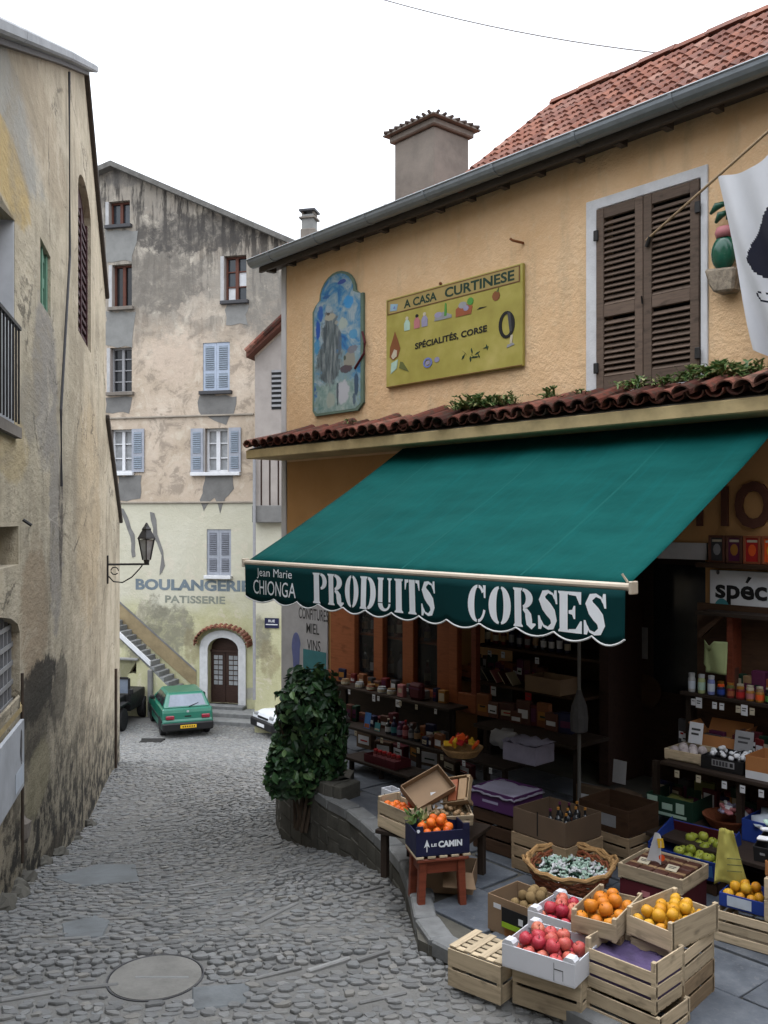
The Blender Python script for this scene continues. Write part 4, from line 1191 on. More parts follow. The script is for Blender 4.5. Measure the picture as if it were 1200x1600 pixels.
# floor above, closes the house against the sky
SH.part(MB().box(UC + .36, UR, .36, 6, .6, .75), 'upper_floor', MAT['interior'])
SH.part(MB().box(UC + .36, UR, 5.9, 6.0, -4.6, zW), 'rear_wall', MAT['ochre_smooth'])
# white surround and the two louvred shutters
s0, s1, s2, s3 = P(917, 400)[0], P(1107, 400)[0], P(1012, 616)[1], P(1012, 287)[1]
SH.part(MB().plate([(s0, s2), (s1, s2), (s1, s3), (s0, s3)], [rect_loop(ub0, ub1, zb0, zb1)], -.018, .10), 'window_surround', MAT['white_band'], bevel=.006)
SH.part(MB().box(ub0, ub1, .25, .3, zb0, zb1), 'window_void', MAT['black'])
um = P(1008, 400)[0]
for a, b in ((ub0 + .006, um - .004), (um + .004, ub1 - .006)):
    z0, z1 = zb0 + .01, zb1 - .01
    st_ = .085
    sh = SH.part(MB().box(a, a + st_, -.035, .012, z0, z1), 'shutter', MAT['shutter_brown'], bevel=.004)
    SH.part(MB().box(b - st_, b, -.035, .012, z0, z1), 'stile', MAT['shutter_brown'], sh, bevel=.004)
    zm = z0 + (z1 - z0) * .40
    rails = ((z0, z0 + .13), (zm, zm + .11), (z1 - .10, z1))
    for p, q in rails: SH.part(MB().box(a + st_ + .001, b - st_ - .001, -.031, .010, p, q), 'rail', MAT['shutter_brown'], sh, bevel=.004)
    slat = None
    for lo, hi in ((z0 + .13, zm), (zm + .11, z1 - .10)):
        k = lo + .022
        while k < hi - .015:
            w2 = (b - a - 2 * st_) / 2; c = (a + b) / 2
            if slat is None:
                slat = MB().box(-w2, w2, -.006, .006, -.030, .030).mesh('slat', MAT['shutter_brown'], bevel=.002)
            link('slat', slat, sh, Vector((c + rnd.uniform(-.001, .001), -.010, k)) - SH.off, (math.radians(-42 + rnd.uniform(-4, 4)), rnd.uniform(-.006, .006), 0))
            k += .0545
    for zz in (z0 + .22, z1 - .25):
        ux = a - .02 if a < um - .1 else b - .03
        SH.part(MB().box(ux, ux + .05, -.055, -.034, zz - .05, zz + .05), 'hinge', MAT['iron'], sh, bevel=.004)
    SH.part(MB().tube([(um, -.045, zm + .05), (um, -.06, zm + .12)], .008, 5), 'latch', MAT['iron'], sh)
# roofs
u_e = P(400, 415, EO)[0]; u_m = P(722, 283, EO)[0]
yr, zr = upix(868, 163, u_m)
zE = zG + .06
m1 = (zr - zE) / (yr - EO); m0 = .44
def roof_plane(ua, ub, m, ytop, name, dz=0.0):
    o = SH.part(MB().hexa([(ua, EO + .03, zE - .05 + dz), (ub, EO + .03, zE - .05 + dz), (ub, ytop, zE - .05 + dz + m * (ytop - EO)), (ua, ytop, zE - .05 + dz + m * (ytop - EO)),
                           (ua, EO + .03, zE - .01 + dz), (ub, EO + .03, zE - .01 + dz), (ub, ytop, zE - .01 + dz + m * (ytop - EO)), (ua, ytop, zE - .01 + dz + m * (ytop - EO))]), name, MAT['tile'])
    return o
TW = .165
prof = [(-.084, .0), (-.072, .026), (-.045, .036), (-.018, .018), (.0, .0), (.022, .004), (.045, .030), (.066, .030), (.084, .004)]
def tile_mesh():
    L0 = .30; b = MB(); n = len(prof); vs = []
    for y, dz in ((0, .026), (L0, 0.0)):
        vs += [(x, y, z + dz) for x, z in prof]
    vs += [(x, 0, -.002) for x, z in prof]
    fs = [(i, i + 1, n + i + 1, n + i) for i in range(n - 1)] + [(2 * n + i, 2 * n + i + 1, i + 1, i) for i in range(n - 1)]
    return b.add(vs, fs)
tb = tile_mesh(); t_me = tb.mesh('roof_tile', MAT['tile'])
def lay_tiles(roof, ua, ub, m, ytop, limit):
    a = math.atan(m); L = (ytop - EO) / math.cos(a); ex = .235
    rows = int(L / ex); cols = int((ub - ua) / TW); cnt = 0; extra = MB(); rr = random.Random(9)
    for r in range(rows + 1):
        for c in range(cols):
            u = ua + (c + .5) * TW; s = -.05 + r * ex
            if s + .2 > L: continue
            p = Vector((u + rr.uniform(-.006, .006), EO + s * math.cos(a), zE + s * math.sin(a) + rr.uniform(0, .006)))
            ry = rr.uniform(-.03, .03); rz = rr.uniform(-.02, .02)
            if cnt < limit:
                link('roof_tile', t_me, roof, p - SH.off, (a + rr.uniform(-.01, .02), ry, rz)); cnt += 1
            else:
                M = Matrix.Translation(p) @ Matrix.Rotation(a, 4, 'X') @ Matrix.Rotation(ry, 4, 'Y') @ Matrix.Rotation(rz, 4, 'Z')
                extra.add([M @ Vector(v) for v in tb.v], tb.f)
    if extra.v: SH.part(extra, 'roof_tiles', MAT['tile'], roof, kind='stuff', recalc=False)
roof1 = roof_plane(u_m, UR, m1, yr, 'main_roof'); lay_tiles(roof1, u_m, UR, m1, yr, 260)
roof0 = roof_plane(u_e, u_m - .003, m0, yr + .8, 'low_roof', -.012); lay_tiles(roof0, u_e, u_m, m0, EO + .75, 60)
rd = math.hypot(1, m1)
for i in range(int((UR - u_m) / .40)):
    u = u_m + .2 + i * .40
    SH.part(MB().prism([(-.10, -.03), (-.06, .03), (0, .05), (.06, .03), (.10, -.03)], -.22, .22, lambda p: (u + p[1], yr + p[0], zr + .02 + p[2] + (.012 if i % 2 else 0))), 'ridge_tile', MAT['tile'], roof1)
SH.part(MB().hexa([(u_m - .06, EO, zE - .12), (u_m + .02, EO, zE - .12), (u_m + .02, yr, zr - .12), (u_m - .06, yr, zr - .12), (u_m - .06, EO, zE + .045), (u_m + .02, EO, zE + .045), (u_m + .02, yr, zr + .045), (u_m - .06, yr, zr + .045)]), 'verge_board', MAT['tile'], roof1)
SH.part(MB().hexa([(u_m - .01, EO + .5, zE - .3), (u_m + .04, EO + .5, zE - .3), (u_m + .04, yr, zE - .3), (u_m - .01, yr, zE - .3), (u_m - .01, EO + .5, zE + m1 * .5 - .1), (u_m + .04, EO + .5, zE + m1 * .5 - .1), (u_m + .04, yr, zr - .1), (u_m - .01, yr, zr - .1)]), 'gable_infill', MAT['concrete'])
SH.part(MB().hexa([(u_m, yr, zE - .5), (UR, yr, zE - .5), (UR, yr + 4, zE - .5), (u_m, yr + 4, zE - .5), (u_m, yr, zr - .02), (UR, yr, zr - .02), (UR, yr + 4, zE), (u_m, yr + 4, zE)]), 'rear_roof', MAT['tile'])
# soffit boards, rafters and gutter
SH.part(MB().box(u_e + .03, UR, EO + .05, .02, zG - .035, zG - .01), 'soffit', MAT['soffit'])
SH.part(MB().box(u_e + .03, UR, EO + .03, EO + .07, zG - .11, zG - .036), 'fascia_board', MAT['soffit'])
SH.part(MB().box(u_e + .05, UR, -.10, -.004, zW - .02, zG - .036), 'wall_plate', MAT['soffit'])
for i in range(int((UR - u_e) / .48)):
    u = u_e + .15 + i * .48
    SH.part(MB().box(u, u + .07, EO + .075, -.103, zG - .12, zG - .037), 'rafter', MAT['soffit'])
def half_pipe(ua, ub, r):
    b = MB(); n = 9; vs = []
    for u in (ua, ub):
        for k in range(n):
            t = PI + PI * k / (n - 1); vs.append((u, EO - .055 + r * math.cos(t), zG + .035 + r * math.sin(t)))
        for k in range(n):
            t = 2 * PI - PI * k / (n - 1); vs.append((u, EO - .055 + (r - .008) * math.cos(t), zG + .038 + (r - .008) * math.sin(t)))
    m = 2 * n
    fs = [(k, (k + 1) % m, m + (k + 1) % m, m + k) for k in range(m)] + [tuple(range(m)), tuple(range(2 * m - 1, m - 1, -1))]
    return b.add(vs, fs)
gut = SH.part(half_pipe(u_e, UR, .098), 'gutter', MAT['zinc'])
u = u_e + .5
while u < UR:
    SH.part(half_pipe(u, u + .035, .104), 'gutter_joint', MAT['zinc'], gut); u += 1.02
SH.part(MB().tube([(u_e, EO - .055 - .098, zG + .04), (UR, EO - .055 - .098, zG + .04)], .010, 6), 'gutter_bead', MAT['zinc'], gut)
# chimney
MAT['cap'] = simple('blackened_cap_tile', (.085, .065, .055), .9, .45, 8, .5)
cy = .75
c0, c1 = P(616, 260, cy)[0], P(678, 260, cy)[0]
yb, _ = upix(733, 250, c1)
zc0 = zE - .3; zc1 = P(678, 196, cy)[1]
chm = SH.part(MB().box(c0, c1, cy, yb, zc0, zc1), 'chimney', MAT['concrete'], bevel=.015)
SH.part(MB().box(c0 - .05, c1 + .05, cy - .05, yb + .05, zc1 + .002, zc1 + .09), 'chimney_band', MAT['concrete'], chm, bevel=.015)
xm, ym = (c0 + c1) / 2, (cy + yb) / 2; hz = zc1 + .094; e = .11
cap = MB().add([(c0 - e, cy - e, hz + .02), (c1 + e, cy - e, hz + .02), (c1 + e, yb + e, hz + .02), (c0 - e, yb + e, hz + .02), (c0 - e, cy - e, hz), (c1 + e, cy - e, hz), (c1 + e, yb + e, hz), (c0 - e, yb + e, hz), (xm - .1, ym, hz + .15), (xm + .1, ym, hz + .15)],
               [(7, 6, 5, 4), (0, 1, 5, 4), (1, 2, 6, 5), (2, 3, 7, 6), (3, 0, 4, 7), (0, 1, 9, 8), (1, 2, 9), (2, 3, 8, 9), (3, 0, 8)])
SH.part(cap, 'chimney_cap', MAT['concrete'], chm)
for k in range(9):
    for sgn in (0, 1):
        u = c0 - e + .06 + k * (c1 - c0 + 2 * e - .12) / 8
        y0 = cy - e - .03 if sgn == 0 else yb + e + .03
        ut = xm + (u - xm) * .3
        SH.part(MB().tube([(u, y0, hz + .03), (ut, ym, hz + .125)], [.022, .012], 6), 'cap_tile', MAT['cap'], chm)
for k in range(7):
    y = cy - e + .06 + k * (yb - cy + 2 * e - .12) / 6
    for ue, sg_ in ((c0 - e - .03, -1), (c1 + e + .03, 1)):
        SH.part(MB().tube([(ue, y, hz + .03), (xm + .1 * sg_, ym + (y - ym) * .3, hz + .125)], [.022, .012], 6), 'cap_tile', MAT['cap'], chm)
# tiled ledge over the shop front
LD = .60
ul = P(384, 700, -LD)[0]
zl1 = P(1100, 628, -LD)[1]; zl0 = P(1100, 651, -LD)[1]
ledge = SH.part(MB().box(ul, UR, -LD, -.014, zl0, zl1), 'ledge', MAT['cream_concrete'], bevel=.01)
SH.part(MB().hexa([(ul + .02, -LD + .02, zl1 + .002), (UR, -LD + .02, zl1 + .002), (UR, -.004, zl1 + .002), (ul + .02, -.004, zl1 + .002), (ul + .02, -LD + .02, zl1 + .01), (UR, -LD + .02, zl1 + .01), (UR, -.004, zl1 + .19), (ul + .02, -.004, zl1 + .19)]), 'ledge_bed', MAT['rubble'], ledge)
def canal_mesh(r, L0, up=True):
    b = MB(); n = 7; vs = []
    for y, k in ((0, 1.0), (L0, .82)):
        for rr in (r * k, (r - .014) * k):
            for i in range(n):
                t = PI * i / (n - 1); vs.append((rr * math.cos(t), y, rr * math.sin(t) * (1 if up else -1) * .85))
    fs = []
    for i in range(n - 1):
        fs += [(i, i + 1, 2 * n + i + 1, 2 * n + i), (n + i, 3 * n + i, 3 * n + i + 1, n + i + 1), (i, n + i, n + i + 1, i + 1)]
    return b.add(vs, fs)
cv = canal_mesh(.092, .62).mesh('ledge_tile', MAT['canal']); cd = canal_mesh(.082, .62, False).mesh('ledge_tile', MAT['canal'])
ta = math.atan(.18 / .6); u = ul + .06; q = random.Random(4); i = 0
while u < UR - .1:
    link('ledge_tile', cd, ledge, Vector((u, -LD - .03 + q.uniform(-.02, .02), zl1 + .092)) - SH.off, (ta, 0, q.uniform(-.04, .04)))
    link('ledge_tile', cv, ledge, Vector((u + .088, -LD - .06 + q.uniform(-.03, .03), zl1 + .058 + q.uniform(-.012, .022))) - SH.off, (ta + q.uniform(-.05, .06), q.uniform(-.12, .12), q.uniform(-.10, .10)))
    u += .176 + q.uniform(-.006, .006)
# small iron hook by the sign
uh, zh = P(818, 380)
SH.part(MB().tube([(uh, -.005, zh), (uh - .03, -.14, zh + .01), (uh - .05, -.15, zh + .03)], .014, 6), 'iron_hook', MAT['rust'])
# white lintel strip, opening trim, door
SH.part(MB().box(P(1030, 860)[0], P(1106, 860)[0], -.02, .003, zTop + .0, P(1075, 848)[1]), 'lintel_strip', MAT['grey_strip'])
ud0 = P(915, 900)[0]
dl = SH.part(MB().box(ud0 + .05, uo1 - .02, .9, .95, TZ, zTop + .1), 'door', MAT['door_brown'])
SH.part(MB().box(ud0 + .18, uo1 - .15, .885, .899, TZ + .9, zTop - .1), 'door_pane', MAT['glass'], dl)
for x0, x1, y0, y1 in ((984, 1012, 978, 1030), (985, 998, 1045, 1055)):
    a = P(x0, y0, .88); b = P(x1, y1, .88)
    SH.part(MB().box(a[0], b[0], .872, .884, b[1], a[1]), 'door_notice', MAT['grey'], dl)
a = P(1011, 1080, .88)
SH.part(MB().prism([(a[0] + .17 * math.cos(t), a[1] + .17 * math.sin(t)) for t in [2 * PI * k / 24 for k in range(24)]], .868, .884), 'door_plaque', MAT['plank'], dl)
SH.part(MB().box(ud0 - .06, ud0 + .05, .30, .95, TZ, zTop + .1), 'door_post', MAT['door_brown'])
# shop-window recess left of the door: back panel
SH.part(MB().box(uo0, ud0 - .062, .95, 1.0, TZ, zTop + .1), 'recess_panel', MAT['plank'])
# glazed cabinet window
cb = SH.part(MB().box(uv0, uv1, -.10, -.002, zv0 - .02, zv0 + .10), 'cabinet_window', MAT['cabinet'], bevel=.006)
SH.part(MB().box(uv0, uv1, -.10, -.002, zTop - .14, zTop + .02), 'cabinet_rail', MAT['cabinet'], cb, bevel=.006)
for x0, x1 in ((516, 553), (583, 597), (628, 645), (682, 702)):
    SH.part(MB().box(P(x0, 1000, -.1)[0], P(x1, 1000, -.1)[0], -.095, .0, zv0 + .101, zTop - .141), 'cabinet_stile', MAT['cabinet'], cb, bevel=.006)
SH.part(MB().box(uv0, uv1, -.03, -.02, zv0 + .1, zTop - .14), 'cabinet_pane', MAT['clear_glass'], cb)
# open door leaf of orange wood beside the cabinet
ua = P(703, 1000, -.12)[0]; ub_ = P(745, 1000, -.12)[0]
lf = SH.part(MB().box(ua, ua + .13, -.14, -.06, zv0 - .05, zTop + .02), 'open_leaf', MAT['cabinet'], bevel=.006)
SH.part(MB().box(ua + .131, ub_, -.135, -.065, zTop - .22, zTop + .02), 'leaf_rail', MAT['cabinet'], lf, bevel=.006)
SH.part(MB().box(ua + .131, ub_, -.135, -.065, zv0 - .05, zv0 + .16), 'leaf_rail', MAT['cabinet'], lf, bevel=.006)
SH.part(MB().box(ub_ - .07, ub_, -.134, -.066, zv0 + .161, zTop - .221), 'leaf_stile', MAT['red_wood'], lf)
SH.part(MB().box(uv0 - .02, uo0 - .003, -.012, .003, TZ, zv0 - .03), 'wall_shade_sheet', MAT['dark_wood'])  # dark sheet put in for the shade on the wall below the cabinet
# painted panel at the corner
t0, t1 = P(445, 1000)[0], P(514, 1000)[0]; tz0 = P(480, 1085)[1]; tz1 = P(480, 925)[1]
wp_ = Built(FS, (t0 + t1) / 2, -.02, tz0, 'painted_board', 'white painted board lettered in black with a blue figure, at the shop corner', 'sign')
wp_.part(MB().box(t0, t1, -.030, -.014, tz0, tz1 + .2), 'board', MAT['grey_strip'])
def on_panel(s, x0, x1, y0, y1):
    a = P(x0, y1, -.03); b = P(x1, y0, -.03); mb = MB()
    fit_text(mb, s, a[0], b[0], a[1], b[1], lambda x, z: -.033, .008, slope=0)
    wp_.part(mb, 'lettering', MAT['darkgrey'], recalc=False)
on_panel('CONFITURES', 467, 513, 954, 966); on_panel('MIEL', 479, 499, 976, 989); on_panel('VINS', 480, 501, 1002, 1016)
c = P(463, 1013, -.03)
wp_.part(MB().prism([(c[0] + .105 * math.cos(t) * (1 if math.sin(t) > 0 else .8), c[1] + (.22 if math.sin(t) > 0 else .42) * math.sin(t)) for t in [2 * PI * k / 20 for k in range(20)]], -.034, -.031), 'blue_figure', MAT['periwinkle'])
a = P(474, 1060, -.03); b = P(510, 1020, -.03)
wp_.part(MB().box(a[0], b[0], -.0345, -.0312, a[1], b[1]), 'turquoise_panel', MAT['teal'])
# big wooden letters and what hangs right of the door
def on_wall(s, x0, x1, y0, y1, name, mat, bold, d=.03, ref=1150):
    z1 = P(ref, y0)[1]; z0 = P(ref, y1)[1]; a, b = P(x0, 800)[0], P(x1, 800)[0]
    v, f = text_shape(s, bold)
    xa = min(p[0] for p in v); xb = max(p[0] for p in v); ya = min(p[1] for p in v); yb2 = max(p[1] for p in v)
    m = MB(); m.add([(a + (p - xa) / (xb - xa) * (b - a), .0, z0 + (r - ya) / (yb2 - ya) * (z1 - z0)) for p, r in v], f)
    t = Built(FS, (a + b) / 2, -.001, z0, name, 'large brown wooden letter %s fixed to the ochre wall under the awning' % s, 'sign letter', 'wooden letters on the shop wall')
    me = m.mesh(name, mat, off=t.off, recalc=False, weld=False)
    bm = bmesh.new(); bm.from_mesh(me)
    bmesh.ops.remove_doubles(bm, verts=bm.verts, dist=1e-4)
    r = bmesh.ops.extrude_face_region(bm, geom=bm.faces[:])
    bmesh.ops.translate(bm, verts=[q for q in r['geom'] if isinstance(q, bmesh.types.BMVert)], vec=(0, -d, 0))
    bmesh.ops.recalc_face_normals(bm, faces=bm.faces); bm.to_mesh(me); bm.free()
    link('letter', me, t.root)
on_wall('T', 1078, 1112, 762, 822, 'wooden_letter', MAT['brown'], .03, ref=1096); on_wall('I', 1129, 1139, 760, 822, 'wooden_letter', MAT['brown'], .0, ref=1134); on_wall('O', 1150, 1208, 752, 826, 'wooden_letter', MAT['brown'], .03, ref=1178)
zsh = P(1150, 880)[1]
sp = Built(FS, P(1160, 880)[0], -.08, zsh, 'picture_shelf', 'thin wooden shelf above the white lettered board', 'shelf')
sp.part(MB().box(P(1100, 880)[0], P(1260, 880)[0], -.14, -.004, zsh - .04, zsh), 'board', MAT['plank'], bevel=.004)
for i, (x0, x1, c1, c2) in enumerate(((1108, 1133, 'darkgrey', 'grey'), (1135, 1160, 'plum', 'honey'), (1162, 1189, 'red', 'hot'), (1191, 1219, 'hot', 'yellow'))):
    a, b = P(x0, 850, -.06)[0], P(x1, 850, -.06)[0]; z1 = zsh + .235
    lab = ['grey framed print first in the row on the shelf above the white board', 'plum coloured framed print second in the row above the white board', 'red framed print third in the row above the white board', 'orange and yellow framed print at the end of the row above the white board'][i]
    pf = Built(FS, (a + b) / 2, -.06, zsh, 'framed_print', lab, 'picture', 'framed prints on the shelf')
    pf.part(MB().plate(rect_loop(a, b, zsh + .001, z1), [rect_loop(a + .02, b - .02, zsh + .02, z1 - .02)], -.075, -.05), 'frame', MAT['brown' if i < 2 else 'terracotta'], bevel=.003)
    pf.part(MB().box(a + .02, b - .02, -.062, -.056, zsh + .02, z1 - .02), 'print', MAT[c1])
    pf.part(MB().prism([((a + b) / 2 + .035 * math.cos(t), zsh + .115 + .05 * math.sin(t)) for t in [2 * PI * k / 10 for k in range(10)]], -.0645, -.0625), 'motif', MAT[c2])
    pf.part(MB().box(a + .03, b - .03, -.0640, -.0623, z1 - .055, z1 - .035), 'title_band', MAT['cream'])
b0 = P(1113, 955); b1z = P(1113, 890)[1]
sb = Built(FS, b0[0] + .6, -.03, b0[1], 'lettered_board', 'white board with heavy dark lower case letters, below the row of prints', 'sign')
sb.part(MB().box(b0[0], b0[0] + 1.3, -.04, -.012, b0[1], b1z), 'board', MAT['white_paint'], bevel=.003)
mb = MB(); hh = b1z - b0[1]
a = P(1118, 900, -.04)[0]; e2 = P(1199, 900, -.04)[0]
v, f = text_shape('spec', .03); w4 = max(p[0] for p in v) - min(p[0] for p in v)
v, f = text_shape('specialites', .03); w11 = max(p[0] for p in v) - min(p[0] for p in v)
fit_text(mb, 'specialites', a, a + (e2 - a) * w11 / w4, b0[1] + hh * .20, b0[1] + hh * .80, lambda x, z: -.0425, .03)
for k in (.615, 2.62):
    x = a + (e2 - a) * k; mb.add([(x - .012, -.0425, b0[1] + hh * .74), (x + .008, -.0425, b0[1] + hh * .72), (x + .045, -.0425, b0[1] + hh * .86), (x + .012, -.0425, b0[1] + hh * .88)], [(0, 1, 2, 3)])
sb.part(mb, 'lettering', MAT['black'], recalc=False)
c = P(1128, 948, -.04)
sb.part(MB().prism([(c[0] + .075 * math.cos(t), b0[1] + .01 + .11 * max(0, math.sin(t))) for t in [2 * PI * k / 24 for k in range(24)]], -.0435, -.0405), 'green_disc', MAT['teal'])
for x, y in ((1122, 894), (1156, 952)):
    c = P(x, y, -.04)
    sb.part(MB().prism([(c[0] + .014 * math.cos(t), max(b0[1] + .02, c[1]) + .02 * math.sin(t)) for t in [2 * PI * k / 10 for k in range(10)]], -.046, -.0405), 'bolt', MAT['darkgrey'])

# ------------------------------------------------------------------ awning
AO, BO = -.13, -2.30
zA = P(655, 694, AO)[1]
uaL = P(388, 879, BO)[0]; uaR = P(985, 917, BO)[0]
zbL, zbR = P(388, 879, BO)[1], P(985, 917, BO)[1]; zBar = (zbL + zbR) / 2
aw = Built(FS, (uaL + uaR) / 2, AO, zBar, 'shop_awning', 'green canvas awning with white stencil lettering on its scalloped valance', 'awning')
def canopy(u, v, lift=0.0):
    x = uaL + (uaR - uaL) * u
    sag = -.05 * math.sin(PI * v) * (1 - .3 * math.cos(2 * PI * u * 4)) + .016 * mnoise.noise(Vector((u * 9, v * 2.5, 5))) * math.sin(PI * min(1, v * 1.02)) + .006 * math.sin(u * 60 + v * 4) * v ** 4
    return (x, AO + (BO - AO) * v, zA + (zBar + .02 - zA) * v + sag + lift)
aw.part(MB().sheet(lambda u, v: canopy(u, v), 48, 20), 'canvas', MAT['canvas'], smooth_=True, thick=.003)
for px in (455, 626, 812):
    us_ = (P(px, 880, BO)[0] - uaL) / (uaR - uaL)
    aw.part(MB().sheet(lambda a, v: canopy(us_ + (a - .5) * .0045, v * .995, .004), 1, 20), 'seam', MAT['seam'], smooth_=True)
aw.part(MB().box(uaL, uaR, AO - .06, AO + .10, zA - .05, zA + .10), 'cassette', MAT['dark_wood'], bevel=.01)
aw.part(MB().tube([(uaL - .04, BO - .005, zBar), (uaR + .02, BO - .005, zBar)], .027, 10), 'bar', MAT['aluminium'], smooth_=False)
for u in (uaL - .045, uaR + .025): aw.part(MB().box(u - .012, u + .012, BO - .045, BO + .035, zBar - .045, zBar + .04), 'end_cap', MAT['aluminium'], bevel=.006)
aw.part(MB().tube([(uaR - .02, BO, zBar + .03), (uaR - .05, BO - .02, zBar + .085)], .008, 5), 'bracket', MAT['aluminium'])
for u in (uaL + .35, uaR - .30):
    k = .55 if u < uaL + 1 else -.55
    aw.part(MB().tube([(u + k, AO + .05, zA - .12), (u + k * 1.7, (AO + BO) / 2, (zA + zBar) / 2 - .12), (u, BO + .02, zBar - .02)], .022, 6), 'folding_arm', MAT['aluminium'])
cusps = [388, 433, 469, 501, 540, 577, 617, 659, 704, 756, 811, 869, 931, 979]
cu = [P(x, 930, BO)[0] for x in cusps]; cu[0] = uaL; cu[-1] = uaR - .015
def vy(x, z): return BO - .034 - .010 * math.sin(x * 5.2) * min(1, (zBar - z) / .3) - .004 * math.sin(x * 17)
def vbot(x):
    for a, b in zip(cu, cu[1:]):
        if a <= x <= b + 1e-6:
            t = (x - a) / (b - a); return zBar - .335 - .050 * max(0.0, math.sin(PI * min(1, max(0, t)))) ** .8
    return zBar - .335
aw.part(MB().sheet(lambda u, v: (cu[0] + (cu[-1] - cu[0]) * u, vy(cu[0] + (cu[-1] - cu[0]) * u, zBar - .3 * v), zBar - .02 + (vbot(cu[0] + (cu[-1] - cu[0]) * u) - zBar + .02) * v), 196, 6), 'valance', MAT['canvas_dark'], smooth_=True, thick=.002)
aw.part(MB().tube([(x, vy(x, vbot(x)), vbot(x)) for x in [cu[0] + (cu[-1] - cu[0]) * i / 195 for i in range(196)]], .0075, 5), 'piping', MAT['trim'])
def V(x, y): return P(x, y, BO - .034)
for s, spans in (('PRODUITS', ((489, 511), (512, 537), (539, 562), (564, 588), (590, 613), (616, 630), (632, 656), (657, 681))), ('CORSES', ((732, 762), (765, 798), (802, 836), (838, 874), (872, 911), (911, 952)))):
    for ch, (x0, x1) in zip(s, spans):
        a, b = V(x0, 920)[0], V(x1, 920)[0]
        lo, hi = zBar - .330, zBar - .052
        mb = MB()
        for pg in stencil(ch):
            # thin printed shapes lying on the cloth, cut fine enough to follow its waves
            tr = tessellate_polygon([[Vector((p, q, 0)) for p, q in pg]])
            pts = [(a + p * (b - a), lo + q * (hi - lo)) for p, q in pg]
            mb.add([(x, vy(x, z) - .0045, z) for x, z in pts], [tuple(t) for t in tr])
        aw.part(mb, 'lettering', MAT['letter_white'], recalc=False)
for s, x0, x1, y0, y1, bo in (('Jean Marie', 401, 457, 889, 909, .0), ('CHIONGA', 395, 463, 914, 941, .0)):
    a = V(x0, (y0 + y1) / 2); b = V(x1, (y0 + y1) / 2); h = V((x0 + x1) / 2, y0)[1] - V((x0 + x1) / 2, y1)[1]
    zc = zBar - (.098 if s[0] == 'J' else .235)
    mb = MB(); fit_text(mb, s, a[0], b[0], zc - h * .42, zc + h * .42, lambda x, z: vy(x, z) - .0045, bo)
    aw.part(mb, 'lettering', MAT['letter_white'], recalc=False)

# ------------------------------------------------------------------ boards, mural, ornament, flag on the upper wall
g0, g1 = P(604, 540, -.04)[0], P(817, 500, -.04)[0]; gz1 = P(710, 440, -.04)[1]; gz0 = P(710, 589, -.04)[1]
sgn = Built(FS, (g0 + g1) / 2, -.02, gz0, 'shop_sign', 'yellow olive painted shop sign with produce motifs on the ochre wall', 'sign')
def olive_board():
    m = Mt('yellow_olive_sign_paint', .55, spec=.3); v = m.coord(); n = m.noise(v, 2.5, 5, .6)
    m.base(m.ramp(n, [(.3, (.30, .25, .055)), (.5, (.36, .31, .07)), (.75, (.46, .38, .12))])); m.bump(n, .15, .01); return m.m
MAT['sign'] = olive_board()
MAT['sign_head'] = simple('tan_sign_header', (.38, .28, .10), .55, .2, 3, .05)
MAT['sign_line'] = simple('sign_edge_brown', (.16, .075, .03), .6, .3, 6, .05)
W_, H_ = g1 - g0, gz1 - gz0
def sg_xz(a, b): return g0 + a * W_, gz0 + b * H_
sgn.part(MB().box(g0, g1, -.045, -.004, gz0, gz1), 'board', MAT['sign'], bevel=.004)
hx0, hz0_ = sg_xz(.02, .83); hx1, hz1_ = sg_xz(.975, .975)
sgn.part(MB().box(hx0, hx1, -.0475, -.0455, hz0_, hz1_), 'header', MAT['sign_head'])
for a, b, c, d in ((.012, .985, .822, .832), (.012, .985, .975, .985), (.012, .018, .832, .975), (.978, .985, .832, .975), (.002, .998, .004, .012)):
    p = sg_xz(a, c); q_ = sg_xz(b, d)
    sgn.part(MB().box(p[0], q_[0], -.0495, -.0456, p[1], q_[1]), 'border', MAT['sign_line'])
def sg_text(s, a, b, c, d, mat='dkgreen', bold=.03, slope=0):
    mb = MB(); p = sg_xz(a, c); q_ = sg_xz(b, d)
    fit_text(mb, s, p[0], q_[0], p[1], q_[1], lambda x, z: -.0492, bold, slope=slope)
    sgn.part(mb, 'lettering', MAT[mat], recalc=False)
sg_text('A CASA', .15, .41, .85, .945); sg_text('CURTINESE', .47, .95, .85, .955)
sg_text('SPÉCIALITÉS, CORSE', .24, .77, .36, .455, 'black', .03, .03)
def motif(pts, mat, y=-.0495):
    sgn.part(MB().plate([sg_xz(a, b) for a, b in pts], [], y, -.0456), 'painted_motif', MAT[mat])
def oval(a, b, ra, rb, mat, n=14, y=-.0495): motif([(a + ra * math.cos(2 * PI * k / n), b + rb * math.sin(2 * PI * k / n)) for k in range(n)], mat, y)
motif([(.035, .86), (.09, .85), (.10, .92), (.04, .94)], 'paleblue', -.0505); motif([(.06, .88), (.08, .875), (.075, .91)], 'periwinkle', -.0515)
motif([(.03, .34), (.06, .30), (.10, .33), (.12, .42), (.10, .52), (.075, .62), (.06, .55), (.035, .45)], 'rust'); motif([(.045, .345), (.06, .31), (.09, .335), (.095, .40), (.07, .42)], 'cream', -.0515)
motif([(.04, .15), (.09, .20), (.10, .30), (.045, .27)], 'mint'); motif([(.11, .20), (.19, .14), (.14, .26), (.12, .27)], 'olive')
for a, c_, m_ in ((.175, 'mint', 'cream'), (.255, 'pink', 'black'), (.315, 'lilac', 'cream')):
    motif([(a - .022, .60), (a + .022, .60), (a + .024, .68), (a + .008, .72), (a - .008, .72), (a - .024, .68)], c_); oval(a, .735, .012, .02, m_, 8, -.0505)
